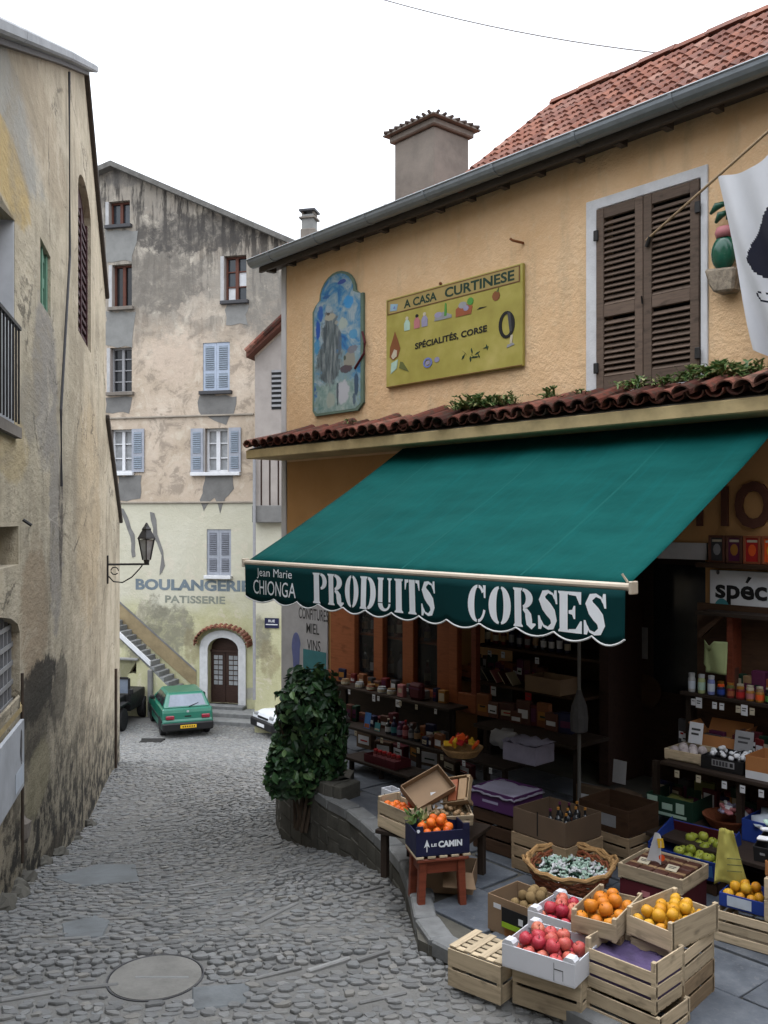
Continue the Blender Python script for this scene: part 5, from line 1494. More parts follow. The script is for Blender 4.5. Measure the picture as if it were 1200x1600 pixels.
motif([(.39, .63), (.52, .63), (.52, .66), (.46, .71), (.40, .69)], 'grey'); motif([(.465, .66), (.485, .66), (.482, .79), (.472, .80)], 'green', -.0505); oval(.42, .69, .028, .03, 'lilac', 10, -.0505)
motif([(.55, .62), (.66, .62), (.67, .70), (.60, .75), (.55, .70)], 'terracotta'); oval(.60, .73, .03, .035, 'grey', 10, -.0505); oval(.655, .75, .022, .04, 'green', 10, -.0508); oval(.625, .69, .02, .03, 'lilac', 8, -.051)
motif([(.70, .645), (.77, .655), (.72, .665)], 'black'); oval(.83, .74, .026, .05, 'rust', 10); motif([(.83, .78), (.85, .82), (.845, .77)], 'olive', -.0505)
def ring(a, b, ra, rb, w, mat):
    n = 22
    o = [sg_xz(a + ra * math.cos(2 * PI * k / n), b + rb * math.sin(2 * PI * k / n)) for k in range(n)]
    i_ = [sg_xz(a + (ra - w) * math.cos(2 * PI * k / n), b + (rb - w * 1.5) * math.sin(2 * PI * k / n)) for k in range(n)]
    sgn.part(MB().plate(o, [i_], -.0512, -.0456), 'painted_motif', MAT[mat])
ring(.90, .43, .052, .135, .020, 'black'); motif([(.905, .55), (.925, .54), (.935, .36), (.92, .35)], 'darkgrey', -.0515)
ring(.34, .20, .035, .055, .013, 'periwinkle'); oval(.34, .20, .016, .024, 'lilac', 10); oval(.41, .215, .02, .03, 'lilac', 8)
rq = random.Random(2)
for k in range(11):
    a, b = rq.uniform(.60, .77), rq.uniform(.14, .25); t = rq.uniform(0, PI)
    motif([(a - .02 * math.cos(t), b - .03 * math.sin(t)), (a + .006 * math.sin(t), b - .008), (a + .02 * math.cos(t), b + .03 * math.sin(t)), (a - .006 * math.sin(t), b + .008)], 'dkgreen', -.0495 - k * .0001)
motif([(.90, .20), (.95, .22), (.94, .24), (.905, .23)], 'grey'); motif([(.92, .24), (.935, .24), (.94, .32), (.925, .32)], 'cream', -.0505)
for a, b in ((.42, 1.03),): 
    p = sg_xz(a, b); SH.part(MB().blob((p[0], -.012, p[1]), .022, .02, .018, 7, 5), 'bolt_head', MAT['rust'])

# arched mural panel
a0, a1 = P(489, 540, -.03)[0], P(568, 540, -.03)[0]; mz0 = P(528, 646, -.03)[1]; mz1 = P(528, 424, -.03)[1]
mu = Built(FS, (a0 + a1) / 2, -.02, mz0, 'mural', 'arched painted panel of a citadel on a rock under a blue sky', 'mural')
MW, MH = a1 - a0, mz1 - mz0
def mx(a, b): return a0 + a * MW, mz0 + b * MH
def mural_outline(e):
    p = [(.06 + e, .0 + e * .4), (.90 - e, .0 + e * .4), (1.0 - e, .05), (1.0 - e, .80), (.94 - e, .80 + e * .2), (.86 - e, .83)]
    p += [(.5 + (.36 - e * .8) * math.cos(PI * k / 12), .83 + (.17 - e * .4) * math.sin(PI * k / 12)) for k in range(1, 12)]
    p += [(.14 + e, .83), (.06 + e, .80 + e * .2), (e, .76), (e, .04)]
    return [mx(a, b) for a, b in p]
MAT['mural_frame'] = simple('grey_green_panel_edge', (.13, .19, .145), .6, .25, 6, .1)
def mural_paint():
    m = Mt('mural_paint', .55, spec=.3); v = m.map(m.coord(), loc=tuple(mu.off))
    n = m.noise(m.map(v, sc=(1.3, 1, 1.6), rot=(0, .5, 0)), 2.4, 5, .62, 1.0); nf = m.noise(v, 9, 6, .7); nm = m.noise(v, 4, 5, .65)
    col = m.ramp(n, [(.30, (.02, .09, .28)), (.42, (.05, .20, .38)), (.52, (.20, .31, .38)), (.60, (.33, .39, .42)), (.75, (.10, .23, .34))])
    strk = m.noise(m.map(v, sc=(7, 1, 1.2)), 3, 5, .7)
    def sp(a, b, ra, rb, c, k=1.0, nz=nf, amp=1.5):
        nonlocal col
        x, z = mx(a, b); col = m.mix(m.math('MULTIPLY', m.spot(v, (x, 0, z), (ra * MW, 9, rb * MH), nz, amp), k), col, c)
    sp(.5, .10, .55, .18, m.ramp(nf, [(.3, (.10, .20, .19)), (.55, (.26, .34, .31)), (.75, (.40, .44, .42))]))
    sp(.12, .62, .05, .08, (.02, .08, .34)); sp(.10, .50, .06, .06, (.03, .22, .42), .8); sp(.5, .33, .5, .14, (.20, .29, .30), .8)
    rock = m.ramp(strk, [(.32, (.035, .05, .06)), (.5, (.115, .14, .15)), (.70, (.28, .31, .31))])
    sp(.38, .53, .21, .22, rock); sp(.36, .37, .28, .18, rock); sp(.30, .66, .06, .07, rock)
    sp(.26, .55, .03, .14, (.05, .07, .085), .8); sp(.56, .50, .05, .09, (.10, .12, .14), .7)
    sp(.37, .69, .13, .028, (.36, .34, .27), 1, nf, .9); sp(.34, .715, .03, .012, (.07, .05, .04), .9); sp(.50, .64, .05, .02, (.30, .29, .25), .9)
    sp(.74, .36, .12, .075, (.27, .25, .20), .9); sp(.80, .43, .14, .03, (.17, .17, .20), .9); sp(.68, .30, .13, .03, (.07, .045, .06), .9); sp(.66, .38, .025, .02, (.05, .07, .05), .9)
    sp(.62, .14, .14, .09, (.46, .46, .50), .9); sp(.52, .14, .025, .10, (.04, .06, .08), .9); sp(.88, .18, .05, .09, (.03, .06, .11), .9, nm, 1.2); sp(.84, .08, .04, .05, (.04, .07, .12), .8)
    sp(.38, .10, .10, .06, (.33, .35, .30), .8)
    sp(.82, .53, .09, .035, (.07, .26, .45), .9); sp(.74, .76, .11, .05, (.04, .26, .55), .9); sp(.60, .915, .09, .018, (.03, .06, .28), .9); sp(.30, .84, .08, .014, (.03, .09, .25), .8)
    sp(.17, .73, .06, .06, (.03, .10, .35), .9); sp(.62, .62, .10, .05, (.42, .45, .36), .7)
    m.base(col); m.bump(nf, .2, .004); return m.m
MAT['mural_paint'] = mural_paint()
mu.part(MB().plate(mural_outline(0), [], -.04, -.004), 'frame', MAT['mural_frame'], bevel=.004)
mu.part(MB().plate(mural_outline(.045), [], -.043, -.0405), 'painting', MAT['mural_paint'])
mu.part(MB().tube([(mx(1.0, .53)[0], -.05, mx(1, .53)[1]), (mx(1.05, .45)[0], -.05, mx(1, .45)[1]), (mx(1.03, .38)[0], -.05, mx(1, .38)[1]), (mx(.86, .28)[0], -.05, mx(1, .29)[1])], .016, 6), 'carved_edge', MAT['maroon'])

# gourd ornament
MAT['mosaic'] = simple('pebbly_bracket_stone', (.30, .25, .19), .9, .7, 22, 1.0)
def opx(x, y, o=-.06): return P(x, y, o)
go = Built(FS, *((opx(1138, 455)[0], -.05, opx(1138, 460)[1])), 'gourd_ornament', 'green glazed gourd ornament with a pink band on a rough stone bracket', 'wall ornament')
c = opx(1137, 440); go.part(MB().prism([opx(1112, 425, -.0), opx(1120, 450, -.0), opx(1128, 462, -.0), opx(1158, 458, -.0), opx(1162, 420, -.0)], -.14, -.003), 'stone_bracket', MAT['mosaic'], bevel=.02)
c = opx(1133, 396); r_ = (opx(1152, 396)[0] - opx(1114, 396)[0]) / 2
go.part(MB().blob((c[0], -.08, c[1]), r_, .075, .155, 16, 10), 'gourd', MAT['teal'] if False else simple('green_glaze', (.012, .10, .06), .25, .3, 8, .1, .5), smooth_=True)
c = opx(1134, 364); go.part(MB().lathe([(r_ * .62, -.045), (r_ * .75, 0), (r_ * .6, .045)], 14, (c[0], -.08, c[1]), 1, .8), 'pink_band', MAT['pink'], smooth_=True)
gl = simple('green_glaze_leaf', (.012, .085, .05), .35, .3, 8, .1, .5)
for x0, y0, x1, y1 in ((1114, 336, 1136, 318), (1122, 350, 1138, 332), (1140, 345, 1152, 318)):
    a, b = opx(x0, y0), opx(x1, y1)
    go.part(MB().tube([(a[0], -.10, a[1]), ((a[0] + b[0]) / 2, -.11, (a[1] + b[1]) / 2 + .015), (b[0], -.08, b[1])], [.012, .034, .02], 8), 'leaf', gl, smooth_=True)

# flag on a pole
pb_ = FS.w(P(1010, 375, -.05)[0], -.05, P(1010, 375, -.05)[1]); pt = at(1203, 203, 6.95)
pdir = (pt - pb_); ptip = pb_ + pdir * 1.75
fl = thing('flag', 'white flag with a dark head emblem hanging in folds from a wooden pole', 'flag', pb_, 0)
fl_off = pb_
fl_pole = MB().tube([pb_, ptip], .011, 8); fl_pole.build('pole', MAT['crate_old'], fl, off=fl_off)
MB().tube([pb_ + Vector((0, 0, -.06)), pb_ + pdir.normalized() * .06], .018, 8).build('socket', MAT['iron'], fl, off=fl_off)
hang = pb_ + pdir * .625
def cloth(u, v):
    p = hang + pdir * (u * .95)
    p = Vector(p) + Vector((0, 0, -.30 * math.sin(PI * min(1, u * 1.6)) * (1 - .3 * v) * .55))
    drop = 2.3 * v
    p += Vector((.30 * v * (1 - .25 * u), -.06 * v, -drop * (.62 + .25 * u)))
    f = (.045 * math.sin(u * 15 + v * 2.5) + .03 * math.sin(u * 31 - v * 5)) * (.35 + v)
    return p + Vector((.65, -.76, 0)) * 0 + Vector((-.76, -.65, 0)) * f
nu, nv = 110, 90
EMB = [(.095, .47), (.15, .38), (.26, .25), (.42, .16), (.8, .20), (.8, .58), (.42, .60), (.22, .57), (.13, .53)]
cells_w, cells_e = [], []
def in_emblem(u, v):
    if inside((u, v), EMB): return True
    a = (u - .16) / .06; b = (v - .66) / .03
    return .55 < a * a + b * b < 1
vsh = [cloth(i / nu, j / nv) for j in range(nv + 1) for i in range(nu + 1)]
for j in range(nv):
    for i in range(nu):
        q4 = (j * (nu + 1) + i, j * (nu + 1) + i + 1, (j + 1) * (nu + 1) + i + 1, (j + 1) * (nu + 1) + i)
        (cells_e if in_emblem((i + .5) / nu, (j + .5) / nv) else cells_w).append(q4)
MAT['flag_white'] = simple('white_flag_cloth', (.66, .67, .70), .85, .06, 4, .1)
MAT['flag_dark'] = simple('blue_black_flag_print', (.012, .013, .028), .8, .2, 4, .1)
MB().add(vsh, cells_w).build('cloth', MAT['flag_white'], fl, off=fl_off, smooth_=True)
MB().add(vsh, cells_e).build('emblem', MAT['flag_dark'], fl, off=fl_off, smooth_=True)
# overhead cable
a, b = at(560, -12, 14), at(1062, 86, 13.2)
cbm = MB().tube([a.lerp(b, t) + Vector((0, 0, -.12 * 4 * t * (1 - t))) for t in [i / 12 for i in range(-6, 14)]], .011, 6)
tag(cbm.build('overhead_cable', MAT['steel']), 'thin grey cable crossing the white sky above the tiled roof', 'cable')
# ------------------------------------------------------------------ goods: builders
AF = FS.a
def pos(px, py, z, ang, L, W, corner='near'):
    """base centre of an L x W box whose given bottom corner is seen at (px,py); 'near' = right end of its long face, 'fl' = left end"""
    p = onz(px, py, z); ax = Vector((math.cos(ang), math.sin(ang), 0)); ay = Vector((-math.sin(ang), math.cos(ang), 0))
    sx = -1 if corner == 'near' else 1
    return p + ax * (sx * L / 2) + ay * (W / 2)
def loc_of(c, ang, x, y, z=0.0):
    return Vector((c[0] + x * math.cos(ang) - y * math.sin(ang), c[1] + x * math.sin(ang) + y * math.cos(ang), c[2] + z))
def off(px, py, o, z):
    """point on the horizontal level z in the shop frame: at photo column px, o metres before the wall"""
    return FS.w(FS.loc(px, py, o)[0], o, z)

def crate(label, c, ang, L, W, H, mat='crate', n=2, raised=.0, rot=None, group='slatted wooden crates', upside=False, end_n=None, name='wooden_crate'):
    t = thing(name, label, 'crate', c, ang, group, rot=rot)
    M = MAT[mat]; th = .008; f = (lambda a, b: (H - b, H - a)) if upside else (lambda a, b: (a, b))
    z0, z1 = f(0, H + raised)
    if upside: z0, z1 = 0, H - .012
    for sx in (-1, 1):
        for sy in (-1, 1):
            x = sx * (L / 2 - .014); y = sy * (W / 2 - .014)
            bar('corner_post', t, M, x - .013, x + .013, y - .013, y + .013, z0, z1)
    gap = .016; hs = (H - .01 - gap * (n - 1)) / n
    for k in range(n):
        a, b = f(.01 + k * (hs + gap), .01 + k * (hs + gap) + hs)
        for sy in (-1, 1): bar('slat', t, M, -L / 2, L / 2, sy * W / 2 - (th if sy > 0 else 0), sy * W / 2 + (th if sy < 0 else 0), a, b)
    m = end_n or n; hs = (H - .01 - gap * (m - 1)) / m
    for k in range(m):
        a, b = f(.01 + k * (hs + gap), .01 + k * (hs + gap) + hs)
        top = raised if (k == m - 1) else 0
        if top and not upside: b += top
        for sx in (-1, 1): bar('end_slat', t, M, sx * L / 2 - (th + .001 if sx > 0 else -.001), sx * L / 2 + (th + .001 if sx < 0 else -.001), -W / 2 + .009, W / 2 - .009, a, b)
    nb = 5; wb = (W - .02) / nb
    for k in range(nb):
        a, b = f(.0, .009)
        y = -W / 2 + .01 + k * wb
        bar('base_slat', t, M, -L / 2 + .004, L / 2 - .004, y + .001, y + wb - (.015 if upside else .006), a, b)
    if upside:
        for j in range(4):
            xx = -L / 2 + .003 + j * (L - .056) / 3
            bar('cross_batten', t, M, xx, xx + .05, -W / 2 + .009, W / 2 - .009, H + .0005, H + .006)
    return t

def open_box(name, label, cat, c, ang, L, W, H, mat, t=.006, rot=None, group=None, flaps=False, lip=0.0, taper=0.0, inner=None):
    b = thing(name, label, cat, c, ang, group, rot=rot); M = MAT[mat]
    bar('base', b, M, -L / 2 + .001, L / 2 - .001, -W / 2 + .001, W / 2 - .001, 0, t, .001)
    bar('side_panel', b, M, -L / 2, L / 2, -W / 2, -W / 2 + t, t + .0005, H, .0015); bar('side_panel', b, M, -L / 2, L / 2, W / 2 - t, W / 2, t + .0005, H, .0015)
    bar('end_panel', b, M, -L / 2 + .0005, -L / 2 + t, -W / 2 + t + .0005, W / 2 - t - .0005, t + .0005, H + lip, .0015); bar('end_panel', b, M, L / 2 - t, L / 2 - .0005, -W / 2 + t + .0005, W / 2 - t - .0005, t + .0005, H + lip, .0015)
    if flaps:
        fr = random.Random(int(abs(c[0]) * 1000))
        for sx, sy in ((1, 0), (-1, 0), (0, 1), (0, -1)):
            a = fr.uniform(.9, 1.25) ; d = W * .40
            if sx:
                q = [(sx * L / 2, -W / 2 + .01, H), (sx * L / 2, W / 2 - .01, H), (sx * (L / 2 + d * math.cos(a)), W / 2 - .02, H + d * math.sin(a)), (sx * (L / 2 + d * math.cos(a)), -W / 2 + .02, H + d * math.sin(a))]
            else:
                if sy < 0: a = -1.1
                q = [(-L / 2 + .01, sy * W / 2, H), (L / 2 - .01, sy * W / 2, H), (L / 2 - .02, sy * (W / 2 + d * math.cos(a) * (1 if sy > 0 else .4)), H + d * math.sin(a)), (-L / 2 + .02, sy * (W / 2 + d * math.cos(a) * (1 if sy > 0 else .4)), H + d * math.sin(a))]
            MB().add(q, [(0, 1, 2, 3)]).build('flap', M, b, thick=.004)
    return b

def panel(parent, name, mat, x0, x1, z0, z1, y, t=.0015):
    return MB().box(x0, x1, y - t, y - .0003, z0, z1).build(name, MAT[mat], parent)
def print_on(parent, s, mat, x0, x1, z0, z1, y, bold=.03, side=None):
    mb = MB(); fit_text(mb, s, x0, x1, z0, z1, lambda a, b: y - .0022, bold)
    if side == 'end': mb.v = [(-y_ if False else p[0], p[1], p[2]) for p, y_ in zip(mb.v, mb.v)]
    return mb.build('lettering', MAT[mat], parent, recalc=False)

_fruit = {}
def fruit_mesh(kind, mat):
    if kind in _fruit: return _fruit[kind]
    out = []
    for k in range(3):
        q = random.Random(k + 5)
        if kind in ('apple', 'green_apple'): pr = [(.12, -.80), (.45, -.92), (.80, -.62), (1.0, -.05), (.95, .40), (.66, .80), (.34, .86), (.10, .66)]
        elif kind == 'kiwi': pr = [(.15, -1.1), (.6, -.95), (.9, -.5), (1, 0), (.92, .5), (.6, .95), (.15, 1.1)]
        elif kind == 'lemon': pr = [(.08, -1.05), (.5, -.88), (.88, -.45), (1, 0), (.9, .45), (.52, .86), (.10, 1.02)]
        else: pr = [(.12, -.90), (.55, -.80), (.90, -.42), (1, .02), (.90, .45), (.55, .80), (.12, .86)]
        sq = [(r * (1 + q.uniform(-.03, .03)), z * (1 + q.uniform(-.03, .03))) for r, z in pr]
        m = MB().lathe(sq, 14, (0, 0, 0), 1 + q.uniform(-.05, .05), 1 + q.uniform(-.05, .05))
        m.v = [tuple(c * (1 + .07 * mnoise.noise(Vector(p) * 1.3 + Vector((k * 7, len(kind), 0)))) for c in p) for p in m.v]
        out.append(m.mesh(kind, MAT[mat], smooth_=True))
    _fruit[kind] = out
    return out
STK = MB().tube([(0, 0, .62), (.03, .02, 1.02), (.07, .03, 1.15)], .055, 5).mesh('stalk', MAT['stalk'])
def pile(kind, mat, label, cat, group, c, ang, L, W, r, n, base=0.0, seed=1, stalk=True, dome=.0, layers=1):
    q = random.Random(seed); cells = []
    st = 2.02 * r
    for lay in range(layers):
        j = 0; y = -W / 2 + r * (1 + lay)
        while y <= W / 2 - r * (1 + lay) + .001:
            x = -L / 2 + r * (1 + lay) + (r if j % 2 else 0)
            while x <= L / 2 - r * (1 + lay) + .001:
                cells.append((x, y, lay * r * 1.45)); x += st
            y += st * .88; j += 1
    if len(cells) > n:
        keep = sorted(range(len(cells)), key=lambda i: (cells[i][2], q.random()))[:n]; cells = [cells[i] for i in keep]
    for x, y, z in cells:
        s = r * q.uniform(.90, 1.04); e = dome * (1 - (2 * x / L) ** 2) * (1 - (2 * y / W) ** 2)
        o = link(kind, q.choice(fruit_mesh(kind, mat)), None, loc_of(c, ang, x + q.uniform(-.12, .12) * r, y + q.uniform(-.12, .12) * r, base + r * .95 + z + e + q.uniform(-.06, .10) * r),
                 (q.uniform(-.7, .7), q.uniform(-.7, .7), q.uniform(0, 6.3)), (s, s, s))
        tag(o, label, cat, group)
        if stalk: link('stalk', STK, o)

def jar(label, c, r, h, body, lid, band=None, name='jar', cat='jar', group='jars on the shelves', squat=False):
    t = thing(name, label, cat, c, rnd.uniform(0, 6), group)
    MB().lathe([(r * .9, 0), (r, .01), (r, h * .70), (r * .78, h * .82)], 12).build('glass', MAT[body], t, smooth_=False)
    MB().lathe([(r * .84, h * .825), (r * .86, h), (r * .8, h * 1.01)], 12).build('lid', MAT[lid], t)
    if band: MB().lathe([(r * 1.015, h * .18), (r * 1.015, h * .60)], 12).build('paper_label', MAT[band], t)
    return t
def bottle(label, c, r, h, body, cap_, band, group='bottles in the shop window'):
    t = thing('bottle', label, 'bottle', c, rnd.uniform(0, 6), group)
    MB().lathe([(r * .9, 0), (r, .01), (r, h * .58), (r * .8, h * .66), (r * .34, h * .74), (r * .32, h * .92)], 10).build('glass', MAT[body], t)
    MB().lathe([(r * .38, h * .921), (r * .38, h)], 8).build('cap', MAT[cap_], t)
    MB().lathe([(r * 1.02, h * .16), (r * 1.02, h * .48)], 10).build('paper_label', MAT[band], t)
    return t
def card(label, c, ang, w, h, mat='paper', tilt=-.25, name='price_card', cat='price card', group=None, lines=2):
    t = thing(name, label, cat, c, 0, group, rot=(tilt, 0, ang))
    bar('card', t, MAT[mat], -w / 2, w / 2, -.0015, .0015, 0, h, .0003)
    for k in range(lines): bar('print_line', t, MAT['darkgrey'], -w * .32, w * (.32 - .1 * k), -.0028, -.0018, h * (.62 - .22 * k), h * (.72 - .22 * k), .0002)
    return t

# ------------------------------------------------------------------ front crates on the street
GZ = -2.685
a1 = math.radians(-40)
cA = pos(782, 1572, GZ, a1, .36, .29)
crate('empty upturned wooden crate at the near left end of the fruit display', cA, a1, .36, .29, .225, upside=True, n=2)
a2 = math.radians(-36)
cB = pos(908, 1604, GZ, a2, .41, .33)
crate('wooden crate carrying the white tray of red apples', cB, a2, .41, .33, .24, n=2, upside=True)
cT = Vector((.925, 5.10, GZ + .242))
def white_tray(label, c, ang, L, W, H):
    t = open_box('fruit_tray', label, 'tray', c, ang, L, W, H, 'white_card', .007, group='white cardboard fruit trays')
    for sx in (-1, 1):
        for sy in (-1, 1):
            x, y = sx * (L / 2 - .035), sy * (W / 2 - .03)
            MB().prism([(-.034, 0), (.034, 0), (.034, .03), (.02, .045), (-.02, .045), (-.034, .03)], -.028, .028).build('corner_lug', MAT['white_card'], t, off=(-x, -y, -H + .02))
    panel(t, 'crease', 'darkgrey', L * .22, L * .225, .01, H - .02, -W / 2); panel(t, 'crease', 'darkgrey', L * .22, L * .34, H - .055, H - .05, -W / 2)
    panel(t, 'crease', 'darkgrey', L * .34, L * .345, .02, H - .05, -W / 2)
    MB().box(-.03, .03, W / 2 - .0075, W / 2 - .0068, H - .06, H - .012).build('hand_hole', MAT['black'], t)
    return t
white_tray('white cardboard tray of red apples on the nearest crate', cT, a2, .43, .36, .125)
pile('apple', 'apple', 'red apple heaped in the white tray at the very front', 'apple', 'red apples in the front white tray', cT, a2, .40, .33, .040, 34, .045, 3, layers=2)
a3 = math.radians(-46)
cC = pos(1024, 1588, GZ + .173, a3, .42, .30); cC0 = Vector((cC.x + .012, cC.y - .012, GZ))
crate('bottom wooden crate under the crate with violet tissue', cC0, a3, .44, .32, .17, n=2)
tC = crate('tall wooden crate lined with violet tissue paper, at the front of the display', cC, a3, .42, .30, .215, n=3, raised=.05)
tt = thing('tissue_lining', 'crumpled violet tissue paper lining the tall front crate', 'packing paper', cC, a3)
MB().sheet(lambda u, v: ((u - .5) * .395, (v - .5) * .275, .165 + .022 * mnoise.noise(Vector((u * 5, v * 5, 1))) + .03 * (abs(u - .5) ** 2 + abs(v - .5) ** 2) * 2), 14, 12).build('sheet', MAT['violet_tissue'], tt, smooth_=True, thick=.002)
for sy in (-1, 1): bar('fold', tt, MAT['violet_tissue'], -.198, .198, sy * .139 - .002, sy * .139 + .002, .012, .165, .001)
for sx in (-1, 1): bar('fold', tt, MAT['violet_tissue'], sx * .198 - .002, sx * .198 + .002, -.136, .136, .012, .165, .001)
# crates below the orange and lemon trays
a4 = math.radians(-42)
cD = Vector((1.60, 5.14, TZ))
crate('brown wooden crate at the bottom of the pile under the yellow fruit', cD, a4, .30, .42, .185, mat='crate_old', n=2)
crate('pale wooden crate between the brown crate and the yellow fruit tray', cD + Vector((0, 0, .188)), a4, .30, .41, .165, n=2)
zE_ = TZ + .357
cE = Vector((1.595, 5.125, zE_))
crate('wooden tray of yellow fruit on top of the right front pile', cE, math.radians(-52), .29, .44, .115, n=1, raised=.045, name='fruit_tray', group='wooden fruit trays')
pile('lemon', 'lemon', 'golden yellow fruit heaped in the wooden tray on the right front pile', 'fruit', 'golden fruits in the wooden tray', cE, math.radians(-52), .27, .42, .036, 46, .05, 7, layers=2)
cF = Vector((1.27, 5.27, zE_ - .01))
crate('wooden tray of oranges beside the yellow fruit', cF, math.radians(-34), .26, .44, .10, n=1, raised=.03, name='fruit_tray', group='wooden fruit trays')
pile('orange', 'orange', 'orange fruit heaped in the wooden tray beside the yellow fruit', 'orange', 'oranges in the wooden tray', cF, math.radians(-34), .25, .43, .041, 30, .035, 9, layers=2)
crate('wooden crate propping up the orange tray', Vector((1.30, 5.32, TZ)), math.radians(-35), .26, .36, .34, mat='crate_old', n=2)
# second white tray
cH = Vector((1.13, 5.52, TZ + .20))
crate('low wooden crate under the second white tray', Vector((cH.x, cH.y, TZ)), a1, .36, .32, .195, mat='crate_old', n=2)
white_tray('white cardboard tray of red and yellow apples behind the front tray', cH, a1, .42, .36, .12)
pile('apple', 'apple', 'red and yellow apple in the second white tray', 'apple', 'apples in the second white tray', cH, a1, .39, .33, .040, 26, .035, 13, layers=2)

# cartons of kiwis
a5 = math.radians(-47)
cJ = pos(762, 1452, TZ, a5, .40, .30, 'fl')
tJ = open_box('cardboard_box', 'brown cardboard box with a torn rim left of the sweet basket', 'box', cJ, a5, .40, .30, .235, 'kraft', group='brown cardboard boxes')
panel(tJ, 'lower_band', 'kraft_orange', -.06, .199, .002, .075, -.15)
panel(tJ, 'tape', 'paper', -.15, -.09, .16, .19, -.15)
cK = loc_of(cJ, a5, .055, -.10, .09)
tK = open_box('fruit_box', 'black and lime printed box of kiwis leaning in the brown carton', 'box', loc_of(cJ, a5, .075, -.165, .072), a5, .27, .02, .001, 'navy')
panel(tK, 'front', 'black', -.135, .135, .0, .125, -.01, .004); panel(tK, 'lime_band', 'lime', -.133, .08, .002, .035, -.0142); panel(tK, 'lime_band', 'lime', .085, .133, .008, .045, -.0142)
panel(tK, 'white_label', 'paper', .0, .035, .05, .09, -.0142)
pile('kiwi', 'kiwi', 'brown kiwi heaped in the cardboard box', 'kiwi', 'kiwis in the cardboard box', loc_of(cJ, a5, .06, .02), a5, .26, .25, .033, 30, .155, 5, stalk=False, layers=2, dome=.02)

# basket of wrapped sweets
cW = onz(892, 1404, TZ)
bk = thing('wicker_basket', 'round wicker basket full of green and white wrapped sweets', 'basket', (cW.x, cW.y + .06, TZ + .005), 0, rot=(math.radians(7), 0, 0))
nst = 26
b = MB(); 
for k in range(9):
    t0 = k / 9; r0 = .165 + .105 * (t0 ** .7); b.tube([(r0 * 1.06 * math.cos(2 * PI * i / 30), r0 * .96 * math.sin(2 * PI * i / 30), .02 + .20 * t0 + .010 * (1 if (i + k) % 2 else -1)) for i in range(31)], .0135, 5, cap=False)
b.build('weave', MAT['wicker_red'], bk)
b = MB()
for j in range(2): b.tube([((.272 + .008 * j) * 1.07 * math.cos(2 * PI * i / 36), (.272 + .008 * j) * .97 * math.sin(2 * PI * i / 36), .232 + .014 * j + .010 * math.sin(i * 1.9 + j * 2)) for i in range(37)], .015, 6, cap=False)
b.build('rim', MAT['wicker'], bk)
for i in range(nst):
    t = 2 * PI * i / nst
    MB().tube([(.165 * 1.06 * math.cos(t), .165 * .96 * math.sin(t), .0), (.215 * 1.06 * math.cos(t), .215 * .96 * math.sin(t), .09), (.268 * 1.06 * math.cos(t), .268 * .96 * math.sin(t), .23)], .006, 5).build('stake', MAT['wicker'], bk)
MB().lathe([(.17, 0), (.17, .012)], 24).build('base', MAT['wicker_red'], bk)
for s in (-1, 1):
    MB().tube([(s * .275, -.07, .235), (s * .325, -.03, .27), (s * .325, .03, .27), (s * .275, .07, .235)], .013, 6).build('handle', MAT['wicker'], bk)
MB().lathe([(.215, .10), (.235, .135), (.0, .15)], 22, (0, 0, 0), 1.04, .95).build('cloth_lining', MAT['dkgreen'], bk)
sw = []
for k in range(3):
    m = MB().tube([(-.022, 0, 0), (-.013, 0, .002), (-.011, 0, 0), (0, .001, 0), (.011, 0, 0), (.013, 0, .002), (.023, 0, 0)], [.013, .004, .009, .0105, .009, .004, .013], 6)
    sw.append(m.mesh('wrapped_sweet', MAT[('mint', 'white_paint', 'dkgreen')[k]]))
q = random.Random(8); bpos = bk.location; RX = Matrix.Rotation(math.radians(7), 4, 'X')
for i in range(210):
    t = q.uniform(0, 2 * PI); rr = math.sqrt(q.random()) * .235
    p = Vector((rr * 1.06 * math.cos(t), rr * .95 * math.sin(t) - .01, .165 + .03 * (1 - (rr / .235) ** 2) + q.uniform(0, .018)))
    o = link('wrapped_sweet', q.choices(sw, (5, 4, 2))[0], None, bpos + (RX @ p), (q.uniform(-.5, .5), q.uniform(-.6, .6), q.uniform(0, 6.3)))
    tag(o, 'small twist-wrapped sweet heaped in the round wicker basket', 'sweet', 'wrapped sweets in the basket')

# cartons on slatted crates in the middle
a6 = math.radians(-50)
cM = Vector((1.30, 6.98, TZ))
crate('dark slatted crate under the open bottle carton behind the basket', cM, a6, .52, .44, .28, mat='crate_old', n=3)
tM = open_box('cardboard_box', 'open brown carton of small bottles behind the sweet basket', 'box', cM + Vector((0, 0, .283)), a6, .50, .42, .18, 'kraft_shaded', group='brown cardboard boxes')
panel(tM, 'slot', 'black', -.015, -.005, .02, .199, -.21)
for i in range(9):
    p = loc_of(cM, a6, .02 + .075 * (i % 3), -.10 + .11 * (i // 3), .29)
    bottle('small dark bottle standing in the open brown carton', p, .028, .20 + .03 * (i % 2), 'glass', 'honey' if i % 3 else 'plum', 'cream' if i % 2 else 'terracotta', 'bottles in the open carton')
cN = Vector((1.84, 7.28, TZ))
crate('slatted crate under the dark carton, beside the shop door', cN, a6, .48, .42, .24, mat='crate_old', n=3)
tN = open_box('cardboard_box', 'dark brown carton with a pale printed panel beside the shop door', 'box', cN + Vector((0, 0, .243)), a6, .46, .40, .20, 'plank', group='brown cardboard boxes')
panel(tN, 'printed_panel', 'grey', -.05, .12, .05, .14, -.2)
card('plain grey card standing upright beside the dark carton', off(967, 1232, -.85, TZ + .44), AF, .13, .19, 'grey', -.1, lines=0)

MAT['dim_lilac'] = simple('greyish_plastic', (.21, .20, .26), .6, .25, 8, .3)
